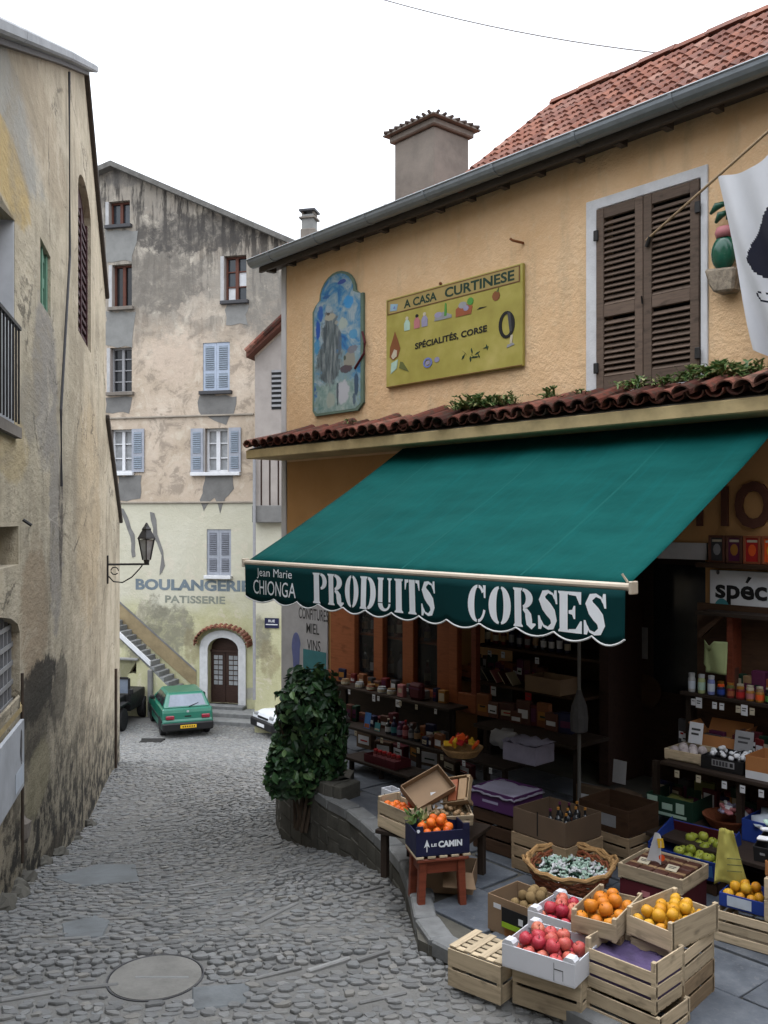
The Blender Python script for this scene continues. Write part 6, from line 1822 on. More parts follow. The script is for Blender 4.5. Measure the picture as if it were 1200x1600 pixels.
# purple box with plastic liner on a low stand
a7 = math.radians(-47)
cP = pos(803, 1277, -2.30, a7, .44, .36)
crate('dark slatted crate under the purple box', Vector((cP.x, cP.y, TZ)), a7, .42, .34, .33, mat='plank', n=3)
tP = open_box('fruit_box', 'purple cardboard box with a white plastic liner below the shelves', 'box', cP, a7, .44, .36, .15, 'purple')
lz = MB().sheet(lambda u, v: ((u - .5) * .47, (v - .5) * .39, .155 - .05 * math.sin(PI * u) * math.sin(PI * v) + .018 * mnoise.noise(Vector((u * 7, v * 7, 4))) - (.035 if u in (0, 1) or v in (0, 1) else 0)), 12, 10)
lz.build('plastic_liner', MAT['dim_lilac'], tP, smooth_=True, thick=.002)
print_on(tP, 'Le Puy', 'lilac', -.12, .06, .05, .09, -.18) if False else panel(tP, 'printed_mark', 'lilac', -.10, .06, .055, .075, -.18)

# white plastic-lined crate and bright packets on the stepped shelves
zB1 = -2.02
cQ = pos(836, 1198, zB1, a7, .34, .26)
tQ = open_box('plastic_crate', 'pale lilac plastic-lined crate in the shade at the middle of the display', 'crate', cQ, a7, .34, .26, .15, 'dim_lilac', taper=.02)
MB().sheet(lambda u, v: ((u - .5) * .36, (v - .5) * .28, .165 - .07 * math.sin(PI * u) * math.sin(PI * v) + .03 * mnoise.noise(Vector((u * 6, v * 6, 9)))), 12, 10).build('bag_lining', MAT['dim_lilac'], tQ, smooth_=True, thick=.002)
cR = onz(722, 1180, -2.04)
tR = thing('wicker_tray', 'flat wicker tray heaped with bright red and yellow packets', 'basket', cR, AF)
MB().lathe([(.13, 0), (.18, .06), (.185, .075), (.17, .07), (.12, .012)], 18).build('tray', MAT['wicker'], tR)
q = random.Random(12)
for i in range(16):
    t = q.uniform(0, 6.3); rr = q.uniform(0, .12)
    cc = q.choice(('red', 'hot', 'hot', 'yellow', 'red', 'hot'))
    o = MB().box(-.045, .045, -.012, .012, -.03, .03).mesh('packet', MAT[cc], bevel=.009)
    o = link('packet', o, None, (cR.x + rr * math.cos(t), cR.y + rr * math.sin(t), cR.z + .085 + .06 * (1 - rr / .13) + q.uniform(0, .02)), (q.uniform(-1, 1), q.uniform(-1, 1), q.uniform(0, 6)))
    tag(o, 'bright sealed packet heaped on the flat wicker tray', 'packet', 'bright packets on the wicker tray')
cS = pos(792, 1168, -2.0, AF, .22, .16)
tS = thing('plastic_bag', 'crumpled grey plastic bag beside the bright packets', 'bag', cS, AF)
MB().blob((0, 0, .06), .13, .09, .08, 14, 10, .7, 4).build('bag', MAT['grey'], tS, smooth_=True)

# ------------------------------------------------------------------ stool with clementines
as_ = math.radians(14)
cst = onz(684, 1416, TZ); cst = Vector((cst.x, cst.y + .10, TZ))
so = thing('wooden_stool', 'small red-brown wooden stool carrying the dark blue clementine box', 'stool', cst, as_)
for sx in (-1, 1):
    for sy in (-1, 1):
        x, y = sx * .135, sy * .10
        MB().hexa([(x * 1.10 - .024, y * 1.1 - .024, 0), (x * 1.10 + .024, y * 1.1 - .024, 0), (x * 1.10 + .024, y * 1.1 + .024, 0), (x * 1.10 - .024, y * 1.1 + .024, 0), (x - .027, y - .027, .32), (x + .027, y - .027, .32), (x + .027, y + .027, .32), (x - .027, y + .027, .32)]).build('leg', MAT['red_wood'], so, bevel=.004)
for sy in (-1, 1): bar('apron', so, MAT['red_wood'], -.109, .109, sy * .105 - .011, sy * .105 + .011, .235, .318)
for sx in (-1, 1): bar('apron', so, MAT['red_wood'], sx * .14 - .011, sx * .14 + .011, -.075, .075, .235, .318)
bar('seat', so, MAT['red_wood'], -.185, .185, -.15, .15, .321, .345, .006)
cCl = cst + Vector((0, -.01, .347))
tb_ = open_box('fruit_box', 'dark blue printed box of clementines on the red-brown stool', 'box', cCl + Vector((0, 0, .018)), as_, .38, .28, .165, 'navy', .008)
for k in range(5): bar('foot_slat', tb_, MAT['crate'], -.19 + k * .083, -.135 + k * .083, -.142, .142, -.018, -.0005)
# the box front dips in the middle: corner uprights stand higher
for sx in (-1, 1): bar('corner_upright', tb_, MAT['navy'], sx * .165 - .024, sx * .165 + .024, -.1415, -.132, .1655, .205, .001)
fit = MB(); fit_text(fit, 'CAMIN', -.035, .135, .055, .10, lambda x, z: -.1425, .05); fit.build('lettering', MAT['letter_white'], tb_, recalc=False)
fit = MB(); fit_text(fit, 'LE', -.085, -.045, .065, .085, lambda x, z: -.1425, .04); fit.build('lettering', MAT['letter_white'], tb_, recalc=False)
panel(tb_, 'tree_mark', 'letter_white', -.118, -.112, .03, .10, -.14); MB().prism([(-.135, .06), (-.115, .115), (-.095, .06), (-.115, .075)], -.1422, -.1403).build('tree_mark', MAT['letter_white'], tb_)
MB().prism([(-.175 + .012 * math.cos(k), .175 + .012 * math.sin(k)) for k in range(6)], -.1435, -.1417).build('round_mark', MAT['letter_white'], tb_)
pile('clementine', 'clementine', 'clementine heaped in the dark blue box on the stool', 'clementine', 'clementines in the dark blue box', cCl + Vector((0, 0, .018)), as_, .26, .25, .034, 26, .10, 21, layers=2, dome=.03, stalk=False)
lv = thing('leafy_greens', 'bunch of fresh green leaves tucked behind the clementines', 'greens', loc_of(cCl, as_, -.10, .10, .17), as_)
q = random.Random(17); b = MB()
for i in range(46):
    d = Vector((q.gauss(0, .5), q.gauss(0, .5), q.uniform(.3, 1))).normalized(); p = Vector((q.gauss(0, .03), q.gauss(0, .03), 0)) + d * q.uniform(.03, .11)
    s_ = d.cross(Vector((q.uniform(-1, 1), q.uniform(-1, 1), .2))).normalized() * .016
    b.add([p - d * .03, p + s_, p + d * .035 + Vector((0, 0, -.008)), p - s_], [(0, 1, 2, 3)])
b.build('foliage', MAT['weed'], lv, recalc=False)
MB().tube([(0, 0, -.12), (.01, 0, .02)], .012, 6).build('stems', MAT['weed'], lv)
# crates and boxes behind the stool
cU = Vector((cst.x - .13, cst.y + .52, TZ))
tU = thing('low_table', 'low dark wooden table behind the stool', 'table', cU, math.radians(-30))
bar('top', tU, MAT['dark_wood'], -.20, .50, -.26, .26, .33, .36)
for sx in (-.15, .45):
    for sy in (-.2, .2): bar('leg', tU, MAT['dark_wood'], sx - .025, sx + .025, sy - .025, sy + .025, 0, .329)
au = math.radians(-55)
cV = pos(640, 1316, TZ + .362, au, .40, .20)
crate('tall pale crate of tomatoes left behind the clementine box', cV, au, .40, .20, .20, n=2, raised=.03)
pile('clementine', 'orange', 'orange fruit in the tall pale crate behind the stool', 'fruit', 'fruits in the tall pale crate', cV, au, .36, .17, .035, 14, .14, 4, layers=1)
pile('apple', 'apple', 'red tomato on top of the tall pale crate behind the stool', 'tomato', 'tomatoes on the pale crate', loc_of(cV, au, .10, .03, .2), au, .12, .10, .032, 3, .0, 4, layers=1)
cX = pos(612, 1276, TZ + .362, au, .14, .10)
tX = open_box('fruit_box', 'small white box with dark dots and a pink mark left of the clementines', 'box', cX, au, .14, .10, .19, 'white_card')
for i, (x, z) in enumerate(((-.03, .14), (.02, .15), (-.01, .11), (.04, .10))): panel(tX, 'dot', 'navy', x, x + .012, z, z + .014, -.05)
panel(tX, 'pink_mark', 'pink', .0, .05, .02, .06, -.05)
cY = pos(735, 1282, TZ + .49, math.radians(8), .30, .26)
tY = crate('small slatted tray of nuts tilted behind the clementines', cY, 0, .33, .28, .085, n=2, rot=(math.radians(16), 0, math.radians(10)), name='fruit_tray', group='wooden fruit trays')
panel(tY, 'pink_mark', 'pink', -.05, .07, .012, .032, -.14)
bar('prop', tY, MAT['kraft'], -.12, .12, .0, .14, -.12, -.005)
RT = Matrix.Translation(cY) @ Matrix.Rotation(math.radians(10), 4, 'Z') @ Matrix.Rotation(math.radians(16), 4, 'X')
q = random.Random(31); nut = MB().blob((0, 0, 0), 1, .85, .9, 8, 6, .25, 2).mesh('nut', MAT['tan'], smooth_=True)
for i in range(40):
    o = link('nut', nut, None, RT @ Vector((q.uniform(-.14, .14), q.uniform(-.11, .11), .055 + q.uniform(0, .02))), (q.uniform(0, 6), q.uniform(0, 6), 0), (.021, .021, .021))
    tag(o, 'brown nut lying in the small tilted slatted tray', 'nut', 'nuts in the tilted tray')
t = card('white price card with print standing in the tilted tray of nuts', RT @ Vector((-.06, .0, .06)), math.radians(20), .085, .12, 'paper', -.45)
panel(t, 'picture', 'grey', -.02, .025, .015, .05, -.0015)
for lab, px, py, zz, L, W, H, rr, mm in (('brown cardboard tray tipped up at the back of the stool stack', 668, 1236, TZ + .66, .34, .22, .07, (math.radians(38), math.radians(-20), math.radians(28)), 'kraft'),
                                         ('reddish slatted tray tipped up beside the brown cardboard tray', 712, 1240, TZ + .63, .26, .22, .06, (math.radians(42), math.radians(-14), math.radians(-24)), 'crate_old')):
    p = onz(px, py, zz)
    if mm == 'kraft':
        t = open_box('cardboard_tray', lab, 'tray', p, 0, L, W, H, mm, rot=rr, group='tipped trays')
        bar('stay', t, MAT['kraft'], -.05, .05, -.02, .02, -.25, -.001)
    else:
        t = crate(lab, p, 0, L, W, H, mat=mm, n=1, rot=rr, name='fruit_tray', group='tipped trays')
        for k in range(3): bar('paper_filling', t, MAT['terracotta' if k % 2 else 'tan'], -.11 + k * .075, -.045 + k * .075, -.09, .09, .012, .05)
        bar('stay', t, MAT['crate_old'], -.03, .03, .05, .08, -.25, -.001)
t = open_box('cardboard_box', 'flattened cardboard box pushed under the red-brown stool', 'box', Vector((cst.x + .08, cst.y + .26, TZ)), math.radians(-12), .42, .30, .16, 'kraft', group='brown cardboard boxes')
MB().add([(.0, -.15, .16), (.21, -.15, .16), (.25, -.29, .10), (.02, -.29, .10)], [(0, 1, 2, 3)]).build('flap', MAT['kraft'], t, thick=.004)

# ------------------------------------------------------------------ right side of the display
a8 = math.radians(-43)
cQ2 = pos(1066, 1400, TZ + .215, a8, .46, .40)
open_box('fruit_box', 'dark maroon printed box under the wooden tray of chocolate bars', 'box', Vector((cQ2.x, cQ2.y, TZ)), a8, .44, .38, .212, 'maroon')
t = bpy.data.objects[[o.name for o in bpy.data.objects if o.get('label', '').startswith('dark maroon printed')][0]]
panel(t, 'printed_mark', 'pink', -.06, .0, .13, .17, -.19); panel(t, 'printed_mark', 'lilac', .08, .16, .08, .12, -.19)
crate('wooden tray of dark brown sausage slabs with two white cards', cQ2, a8, .46, .40, .10, n=1, name='fruit_tray', group='wooden fruit trays')
for k in range(4):
    for j in range(2):
        p = loc_of(cQ2, a8, -.15 + k * .10, -.09 + j * .18, .06)
        t = thing('chocolate_slab', 'dark brown slab lying in the wooden tray beside the green apples', 'slab', p, a8, 'brown slabs in the wooden tray')
        bar('slab', t, MAT['choc'], -.046, .046, -.085, .085, 0, .035, .006); bar('paper_band', t, MAT['tan'], -.047, .047, -.02, .02, -.001, .036, .004)
t = card('small white card lying on the brown slabs near their left end', loc_of(cQ2, a8, -.10, -.10, .10), a8, .08, .06, 'cream', -1.2); card('small white card lying on the brown slabs near their right end', loc_of(cQ2, a8, .10, -.10, .10), a8, .08, .06, 'cream', -1.2)
pk_ = thing('paper_cone', 'white paper cone with a speckled print and an orange sticker on the brown slabs', 'paper cone', loc_of(cQ2, a8, -.02, -.06, .10), a8)
MB().sheet(lambda u, v: (-.06 + .10 * u + .06 * v * (1 - u), -.02 + .03 * math.sin(u * 3), (.02 + .20 * v) * (1 - .25 * u * u)), 8, 8).build('paper', MAT['paper'], pk_, thick=.002)
MB().prism([(.045 + .022 * math.cos(k * .7), .06 + .022 * math.sin(k * .7)) for k in range(9)], -.012, -.008).build('sticker', MAT['hot'], pk_)
MB().prism([(.02, .12), (.06, .13), (.05, .19), (.01, .18)], -.010, -.002).build('yellow_tab', MAT['yellow'], pk_)
cZ = Vector((2.28, 6.78, TZ + .16))
crate('dark crate propping the blue box of green apples', Vector((cZ.x, cZ.y, TZ)), a8, .46, .36, .155, mat='plank', n=2)
tZ = open_box('fruit_box', 'blue cardboard box of green apples tilted behind the brown slabs', 'box', cZ, 0, .52, .42, .15, 'blue', .008, rot=(math.radians(14), 0, a8), lip=.03)
bar('red_lining', tZ, MAT['maroon'], -.25, .25, .196, .2015, .02, .149)
panel(tZ, 'pale_print', 'skyblue', .10, .22, .03, .12, -.21)
RZ = Matrix.Translation(cZ) @ Matrix.Rotation(a8, 4, 'Z') @ Matrix.Rotation(math.radians(14), 4, 'X')
q = random.Random(6)
for i in range(24):
    x = -.07 + .072 * (i % 5) + q.uniform(-.01, .01); y = -.13 + .066 * (i // 5) + q.uniform(-.008, .008)
    o = link('green_apple', q.choice(fruit_mesh('green_apple', 'green_apple')), None, RZ @ Vector((x, y, .085 + (.03 if i % 3 == 0 else 0))), (q.uniform(-.6, .6), q.uniform(-.6, .6), q.uniform(0, 6)), (.037,) * 3)
    tag(o, 'yellow-green apple in the blue box', 'apple', 'green apples in the blue box'); link('stalk', STK, o)
# yellow paper hanging between the boxes
ypc = at(1143, 1340, 5.95)
yp = thing('yellow_paper_bag', 'crumpled yellow paper bag hanging beside the blue box of green apples', 'paper bag', (ypc.x, ypc.y, ypc.z - .18), math.radians(-14))
MB().sheet(lambda u, v: ((u - .5) * (.21 - .07 * v) + .03 * v * (1 - 2 * u) - .0 * v - .035 * v, .02 * math.sin(u * 7 + v * 3) + .012 * mnoise.noise(Vector((u * 5, v * 6, 2))), .36 * v + .012 * math.sin(u * 6)), 12, 14).build('sheet', MAT['yellow_paper'], yp, smooth_=True, thick=.003)
for k in range(3): bar('writing', yp, MAT['olive'], -.03, .06, -.03, -.026, .10 + k * .04, .106 + k * .04)
# crate with the blue box of lemons
a9 = math.radians(-40)
cL = pos(1116, 1470, TZ, a9, .56, .36, 'fl')
crate('wide slatted crate at the right edge under the blue lemon box', cL, a9, .56, .36, .20, n=3, end_n=3)
cLb = loc_of(cL, a9, -.135, .02, .203)
tL = open_box('fruit_box', 'small blue box of lemons on the wide slatted crate', 'box', cLb, a9, .28, .26, .085, 'blue', .007)
panel(tL, 'printed_panel', 'whiteblue', -.09, .06, .012, .075, -.13)
pile('lemon', 'lemon', 'lemon in the small blue box at the right', 'lemon', 'lemons in the blue box', cLb, a9, .26, .24, .034, 20, .035, 15, layers=2, stalk=False)
cV2 = loc_of(cL, a9, .19, -.02, .203)
crate('lower pale crate beside the lemon box at the right edge', cV2, a9, .34, .30, .13, n=1); crate('upper pale crate beside the lemon box at the right edge', cV2 + Vector((0, 0, .133)), a9, .34, .30, .13, n=1)
t = open_box('cardboard_box', 'orange-brown carton on the pale crates at the right edge', 'box', cV2 + Vector((.01, .03, .266)), a9, .33, .28, .09, 'kraft_orange')
cWk = cV2 + Vector((.0, .08, .36))
tW = open_box('fruit_box', 'black box of white wrapped packs at the right edge', 'box', cWk, 0, .40, .30, .10, 'black', rot=(math.radians(12), 0, a9))
for k in range(4): panel(tW, 'printed_mark', 'grey', -.16 + k * .08, -.13 + k * .08, .05, .065, -.15)
q = random.Random(23)
for i in range(15):
    o = MB().box(-.065, .065, -.026, .026, -.011, .011).mesh('wrapped_pack', MAT[q.choice(('whiteblue', 'whiteblue', 'white_paint', 'mint', 'pink'))], bevel=.008)
    o = link('wrapped_pack', o, None, loc_of(cWk, a9, -.14 + .075 * (i % 5) + q.uniform(-.01, .01), -.09 + .08 * (i // 5), .10 + .025 * (i // 5) + q.uniform(0, .02)), (q.uniform(-.3, .3), q.uniform(-.3, .3), a9 + q.uniform(-.9, .9)))
    tag(o, 'white and pale blue wrapped pack in the black box at the right edge', 'packet', 'wrapped packs in the black box')

# stepped shelves right of the door
RKu0 = P(1062, 1080, -.3)[0]
rk = Built(FS, RKu0 + .8, -.4, TZ, 'shelf_rack', 'stepped dark wooden shelf rack right of the shop door', 'shelves')
rx0 = P(1068, 1080, -.30)[0]
for nm, u0_, v0_, v1_, z in (('shelf', rx0, -.36, -.02, -1.45), ('shelf', P(1038, 1170, -.8)[0], -.86, -.02, -1.93), ('shelf', P(1020, 1270, -1.2)[0], -1.30, -.02, -2.36)):
    rk.part(MB().box(u0_, rx0 + 2.0, v0_, v1_, z - .03, z), nm, MAT['dark_wood'], bevel=.004)
for u in (rx0 + .02, rx0 + .75, rx0 + 1.6):
    rk.part(MB().box(u, u + .045, -.30, -.25, -1.929, -1.481), 'upright', MAT['dark_wood']); rk.part(MB().box(u, u + .045, -.80, -.75, -2.359, -1.961), 'upright', MAT['dark_wood']); rk.part(MB().box(u, u + .045, -1.24, -1.19, TZ, -2.391), 'upright', MAT['dark_wood'])
rk.part(MB().box(rx0 - .02, rx0 + 2.0, -.05, -.018, TZ, -.72), 'rack_shade_panel', MAT['plank'])  # dark panel added to stand in for shade on the wall behind the rack
rk.part(MB().box(rx0 + .34, rx0 + .39, -.20, -.055, -1.449, -.80), 'divider', MAT['red_wood']); rk.part(MB().box(rx0 + .1, rx0 + 2, -.28, -.055, -.80, -.77), 'shelf', MAT['dark_wood'])
rk.part(MB().prism([(rx0 + .10, -.95), (rx0 + .30, -.795), (rx0 + .34, -.80), (rx0 + .12, -1.0)], -.25, -.21), 'slanted_board', MAT['plank'])
JL = [('tall pale can first on the jar shelf', 'steel', 'steel', 'whiteblue', .030, .155), ('tall pale green can second on the jar shelf', 'olive_paper', 'steel', 'mint', .030, .155), ('tall pale blue can third on the jar shelf', 'periwinkle', 'steel', 'whiteblue', .030, .155),
      ('short jar with an orange lid and blue label', 'navy', 'hot', 'blue', .032, .095), ('short jar with a dark olive lid', 'jam', 'olive', 'terracotta', .032, .095), ('squat jar of red preserve with a brown lid', 'jam', 'honey', 'red', .036, .10),
      ('jar with a pinkish label and a white lid', 'honey', 'cream', 'pink', .034, .10), ('jar with an orange label and a brown lid', 'honey', 'tan', 'hot', .034, .10), ('black jar with a bright green label', 'black', 'black', 'green', .036, .105), ('black jar with a bright yellow label', 'black', 'black', 'yellow', .036, .105)]
for i, (lab, b_, l_, p_, r, h) in enumerate(JL):
    jar(lab + ' right of the door', off(1081 + i * 15.2, 1075, -.31, -1.449), r, h, b_, l_, p_, name='can' if i < 3 else 'jar', cat='can' if i < 3 else 'jar')
q = random.Random(41)
for i in range(8): jar('jar in the second row of the jar shelf', off(1096 + i * 15.2, 1075, -.20, -1.449), .032, .10, q.choice(('jam', 'honey', 'black')), q.choice(('cream', 'honey', 'plum')), q.choice(('cream', 'terracotta', 'green')), group='jars in the second row right of the door')
for i, (px, lab) in enumerate(((1092, 'white price tag hanging below the tall cans'), (1163, 'white price tag hanging below the squat jars'))):
    p = off(px, 1090, -.365, -1.565); card(lab, p, AF, .055, .085, 'paper', 0)
gp = thing('green_paper', 'pale green paper sheet pinned up above the tall cans', 'paper', off(1117, 1046, -.26, -1.28), AF)
MB().sheet(lambda u, v: ((u - .5) * .21 + (.02 if v < .2 and u < .3 else 0), .014 * math.sin(u * 6 + v * 2), .27 * v - (.05 * (1 - abs(u - .25) * 4) if (v > .8 and u < .5) else 0)), 10, 12).build('sheet', MAT['olive_paper'], gp, smooth_=True, thick=.002)
# trays on the second step
a_ = AF + .06
cT1 = pos(1096, 1197, -1.929, a_, .32, .32)
crate('wooden tray of garlic with a white card on the second step', cT1, a_, .32, .32, .085, n=1, name='fruit_tray', group='wooden fruit trays')
pile('garlic', 'garlic', 'pale garlic bulb in the wooden tray right of the door', 'garlic', 'garlic in the wooden tray', cT1, a_, .28, .28, .040, 14, .03, 3, stalk=False)
card('tall white price card standing behind the garlic', loc_of(cT1, a_, -.03, .10, .10), a_, .12, .17, 'paper', -.2)
t = open_box('cardboard_box', 'open brown carton behind the garlic tray', 'box', loc_of(cT1, a_, .10, .34, 0), a_, .40, .24, .16, 'kraft_orange', flaps=True)
cT2 = loc_of(cT1, a_, .345, -.03, 0)
tT2 = open_box('fruit_box', 'black lettered box of black and white sweets beside the garlic', 'box', cT2, a_, .34, .34, .10, 'black')
panel(tT2, 'paper_label', 'grey', -.08, .10, .035, .085, -.17)
fit = MB(); fit_text(fit, 'BIANCA', -.07, .05, .045, .072, lambda x, z: -.1722, .04); 
panel(tT2, 'printed_mark', 'black', .065, .09, .045, .075, -.1716)
for k in range(5): panel(tT2, 'printed_mark', 'darkgrey', -.07 + k * .025, -.052 + k * .025, .042, .078, -.1716)
q = random.Random(77); bw = [MB().blob((0, 0, 0), 1, .9, .8, 8, 6, .2, k).mesh('sweet', MAT[m_], smooth_=True) for k, m_ in enumerate(('white_paint', 'black'))]
for i in range(44):
    o = link('sweet', bw[i % 2 if q.random() < .8 else 0], None, loc_of(cT2, a_, q.uniform(-.14, .14), q.uniform(-.14, .14), .085 + q.uniform(0, .035)), (q.uniform(0, 6), q.uniform(0, 6), 0), (.024,) * 3)
    tag(o, 'black or white sweet heaped in the black lettered box', 'sweet', 'sweets in the black box')
card('white price card standing behind the black and white sweets', loc_of(cT2, a_, .02, .15, .10), a_, .15, .16, 'grey', -.2)
t = open_box('cardboard_box', 'orange cardboard box at the right edge of the second step', 'box', loc_of(cT2, a_, .36, -.04, .0), a_, .32, .32, .17, 'kraft_orange'); panel(t, 'white_band', 'paper', -.159, .159, .002, .06, -.16)
# third step
cG1 = pos(1082, 1287, -2.359, a_, .40, .40)
tG = open_box('fruit_box', 'dark green box with pale printed panels on the lowest step', 'box', cG1, a_, .40, .40, .16, 'dkgreen')
for x0, x1, z0, z1 in ((-.19, -.10, .07, .15), (-.06, .03, .06, .11), (.06, .13, .05, .13), (-.16, .15, .012, .035)): panel(tG, 'printed_panel', 'mint' if x0 < .1 else 'grey', x0, x1, z0, z1, -.2)
MB().blob((0, -.05, .09), .14, .09, .05, 12, 8, .6, 2).build('plastic_bag', MAT['olive'], tG, smooth_=True)
cG2 = loc_of(cG1, a_, .42, -.05, 0)
t = thing('wicker_tray', 'reddish wicker tray heaped with pink wrapped packs', 'basket', cG2, a_)
MB().lathe([(.14, 0), (.19, .07), (.195, .085), (.18, .08), (.13, .012)], 18).build('tray', MAT['wicker_red'], t)
q = random.Random(19)
for i in range(14):
    o = MB().box(-.05, .05, -.025, .025, -.014, .014).mesh('wrapped_pack', MAT[q.choice(('pink', 'pink', 'lilac', 'white_paint'))], bevel=.01)
    tt_ = q.uniform(0, 6.3); rr = q.uniform(0, .13)
    o = link('wrapped_pack', o, None, (cG2.x + rr * math.cos(tt_), cG2.y + rr * math.sin(tt_), cG2.z + .09 + .06 * (1 - rr / .14) + q.uniform(0, .02)), (q.uniform(-.7, .7), q.uniform(-.7, .7), q.uniform(0, 6)))
    tag(o, 'pink wrapped pack heaped on the reddish wicker tray', 'packet', 'pink packs on the wicker tray')
t = open_box('fruit_box', 'blue box of silver packets at the right of the lowest step', 'box', loc_of(cG2, a_, .38, -.05, 0), a_, .34, .36, .16, 'blue')
MB().blob((0, 0, .14), .15, .16, .06, 14, 8, .8, 7).build('silver_packets', MAT['whiteblue'], t, smooth_=True)

# ------------------------------------------------------------------ shelves left of the door
lk = Built(FS, P(600, 1100, -.6)[0], -.5, TZ, 'shelf_rack', 'stepped dark shelves below the glazed cabinet left of the door', 'shelves')
lx0 = P(527, 1070, -.40)[0]
for x0, x1, v0_, v1_, z, y in ((527, 702, -.42, -.10, -2.02, 1080), (524, 790, -.98, -.70, -2.29, 1150), (534, 640, -1.34, -1.05, -2.49, 1190)):
    a, b = P(x0, y, v0_)[0], P(x1, y, v0_)[0]
    lk.part(MB().box(a, b, v0_, v1_, z - .03, z), 'shelf', MAT['dark_wood'], bevel=.004)
    for u in (a + .05, (a + b) / 2, b - .1): lk.part(MB().box(u, u + .04, v0_ + .06, v0_ + .10, TZ, z - .031), 'upright', MAT['dark_wood'])
q = random.Random(3)
tin = [('flat pale tin', 'steel'), ('low brown tin', 'tan'), ('grey preserve tin', 'grey'), ('flat silver tin', 'steel')]
for i, (px, m_, lab) in enumerate(((540, 'tan', 'low brown tin first on the shelf under the cabinet'), (562, 'steel', 'shiny silver tin second on the shelf under the cabinet'), (580, 'terracotta', 'reddish tin third on the shelf under the cabinet'), (597, 'whiteblue', 'pale blue and white tin on the shelf under the cabinet'), (612, 'steel', 'grey tin beside the pink packet'))):
    jar(lab, off(px, 1075, -.34, -2.019), .055, .07, m_, 'steel' if i % 2 else 'tan', 'cream', name='tin', cat='tin', group='tins under the cabinet')
t = thing('packet', 'pinkish food packet leaning on the shelf under the cabinet', 'packet', off(628, 1085, -.34, -2.019), AF); bar('pack', t, MAT['pink'], -.05, .05, -.03, .03, 0, .14, .006); bar('print', t, MAT['cream'], -.03, .03, -.0325, -.0305, .05, .10)
t = thing('packet', 'large plum cloth-wrapped packet at the right end of the upper shelf', 'packet', off(652, 1092, -.32, -2.019), AF); bar('pack', t, MAT['maroon'], -.10, .10, -.05, .05, 0, .19, .03); bar('fold', t, MAT['plum'], -.09, .09, -.052, -.05, .12, .14)
for px, py, lab, w in ((584, 1092, 'white price tag on the edge of the upper left shelf', .05), (622, 1102, 'cream price tag on the edge of the upper left shelf', .08)):
    card(lab, off(px, py, -.425, -2.12), AF, w, .08, 'paper', 0)
for i, (px, mm, lab, w, h) in enumerate(((536, 'grey', 'clear bag of pale sweets at the left end of the middle shelf', .13, .11), (573, 'skyblue', 'tall blue picture card on the middle shelf', .10, .17), (589, 'teal', 'small teal picture card on the middle shelf', .09, .09))):
    c = off(px, 1140, -.90, -2.289)
    if i == 0:
        t = thing('sweet_bag', lab, 'bag', c, AF); MB().blob((0, 0, .055), .085, .05, .06, 12, 8, .6, 3).build('bag', MAT['grey'], t, smooth_=True); MB().tube([(0, 0, .10), (0, 0, .15)], [.012, .035], 7).build('bag_neck', MAT['grey'], t)
    else:
        t = card(lab, c, AF, w, h, mm, -.15, 'picture_card', 'picture card', 'picture cards on the middle shelf', 0); panel(t, 'picture_band', 'cream' if i == 2 else 'terracotta', -w * .4, w * .4, .01, h * .3, -.0015)
for i in range(6):
    bottle('small bottle number on' if False else ['dark bottle with a white label on the middle left shelf', 'short bottle with a pale cap on the middle left shelf', 'bottle with a lilac label on the middle left shelf', 'red bottle on the middle left shelf', 'bottle with a grey label near the right of the middle left shelf', 'dark bottle at the right of the middle left shelf'][i], off(607 + i * 9, 1150, -.88, -2.289), .034, .16 + .03 * (i % 2), ('glass', 'navy', 'plum', 'jam', 'darkgrey', 'glass')[i], ('cream', 'steel', 'lilac', 'red', 'grey', 'black')[i], ('paper', 'teal', 'lilac', 'pink', 'grey', 'tan')[i], 'bottles on the middle left shelf')
cRd = off(605, 1200, -1.2, -2.489)
t = open_box('fruit_box', 'dark red box of small jars on the lowest left shelf', 'box', cRd, AF, .48, .22, .08, 'maroon')
for i in range(6): jar('small red-lidded jar in the dark red box on the lowest left shelf', loc_of(cRd, AF, -.18 + i * .07, 0, .008), .028, .11, 'jam', 'red', 'pink', group='small jars in the dark red box')
# recess in the middle: shelves, bottles, cartons, hanging things
mr = Built(FS, P(800, 1080, .4)[0], .4, TZ, 'recess_shelf', 'dark wooden shelves in the recess between cabinet and door', 'shelves')
ru0, ru1 = P(716, 1080, .05)[0], ud0 - .07
for z, v0_ in ((-1.42, .35), (-1.76, .0)):
    mr.part(MB().box(ru0, ru1, v0_, .945, z - .03, z), 'shelf', MAT['plank'], bevel=.004)
mr.part(MB().box(ru0, ru1, .36, .40, -1.39 + .0, -1.30), 'shelf_edge', MAT['cabinet']) if False else None
mr.part(MB().box(P(745, 1100, -.55)[0], P(900, 1100, -.55)[0], -.60, -.05, -2.09, -2.055), 'shelf', MAT['dark_wood'])
for u in (P(750, 1100, -.55)[0], P(890, 1100, -.55)[0]): mr.part(MB().box(u, u + .05, -.5, -.45, TZ, -2.091), 'upright', MAT['dark_wood'])
q = random.Random(55)
labs = ['jar', ]
for i in range(11):
    bottle('bottle on the upper recess shelf behind the valance', off(762 + i * 12.5, 1000, .5, -1.419), .033, .22 + .05 * (i % 3 == 0), q.choice(('glass', 'honey', 'jam', 'navy')), q.choice(('cream', 'plum', 'honey')), q.choice(('paper', 'cream', 'tan', 'grey')), 'bottles on the upper recess shelf')
for px, py, lab in ((765, 1022, 'round white tag under the upper recess shelf, left one'), (786, 1024, 'round white tag under the upper recess shelf, middle one'), (839, 1033, 'round white tag under the upper recess shelf, right one')):
    p = off(px, py, .33, P(px, py, .33)[1] - .03); card(lab, p, AF, .055, .07, 'paper', 0, lines=1)
z3 = -1.758
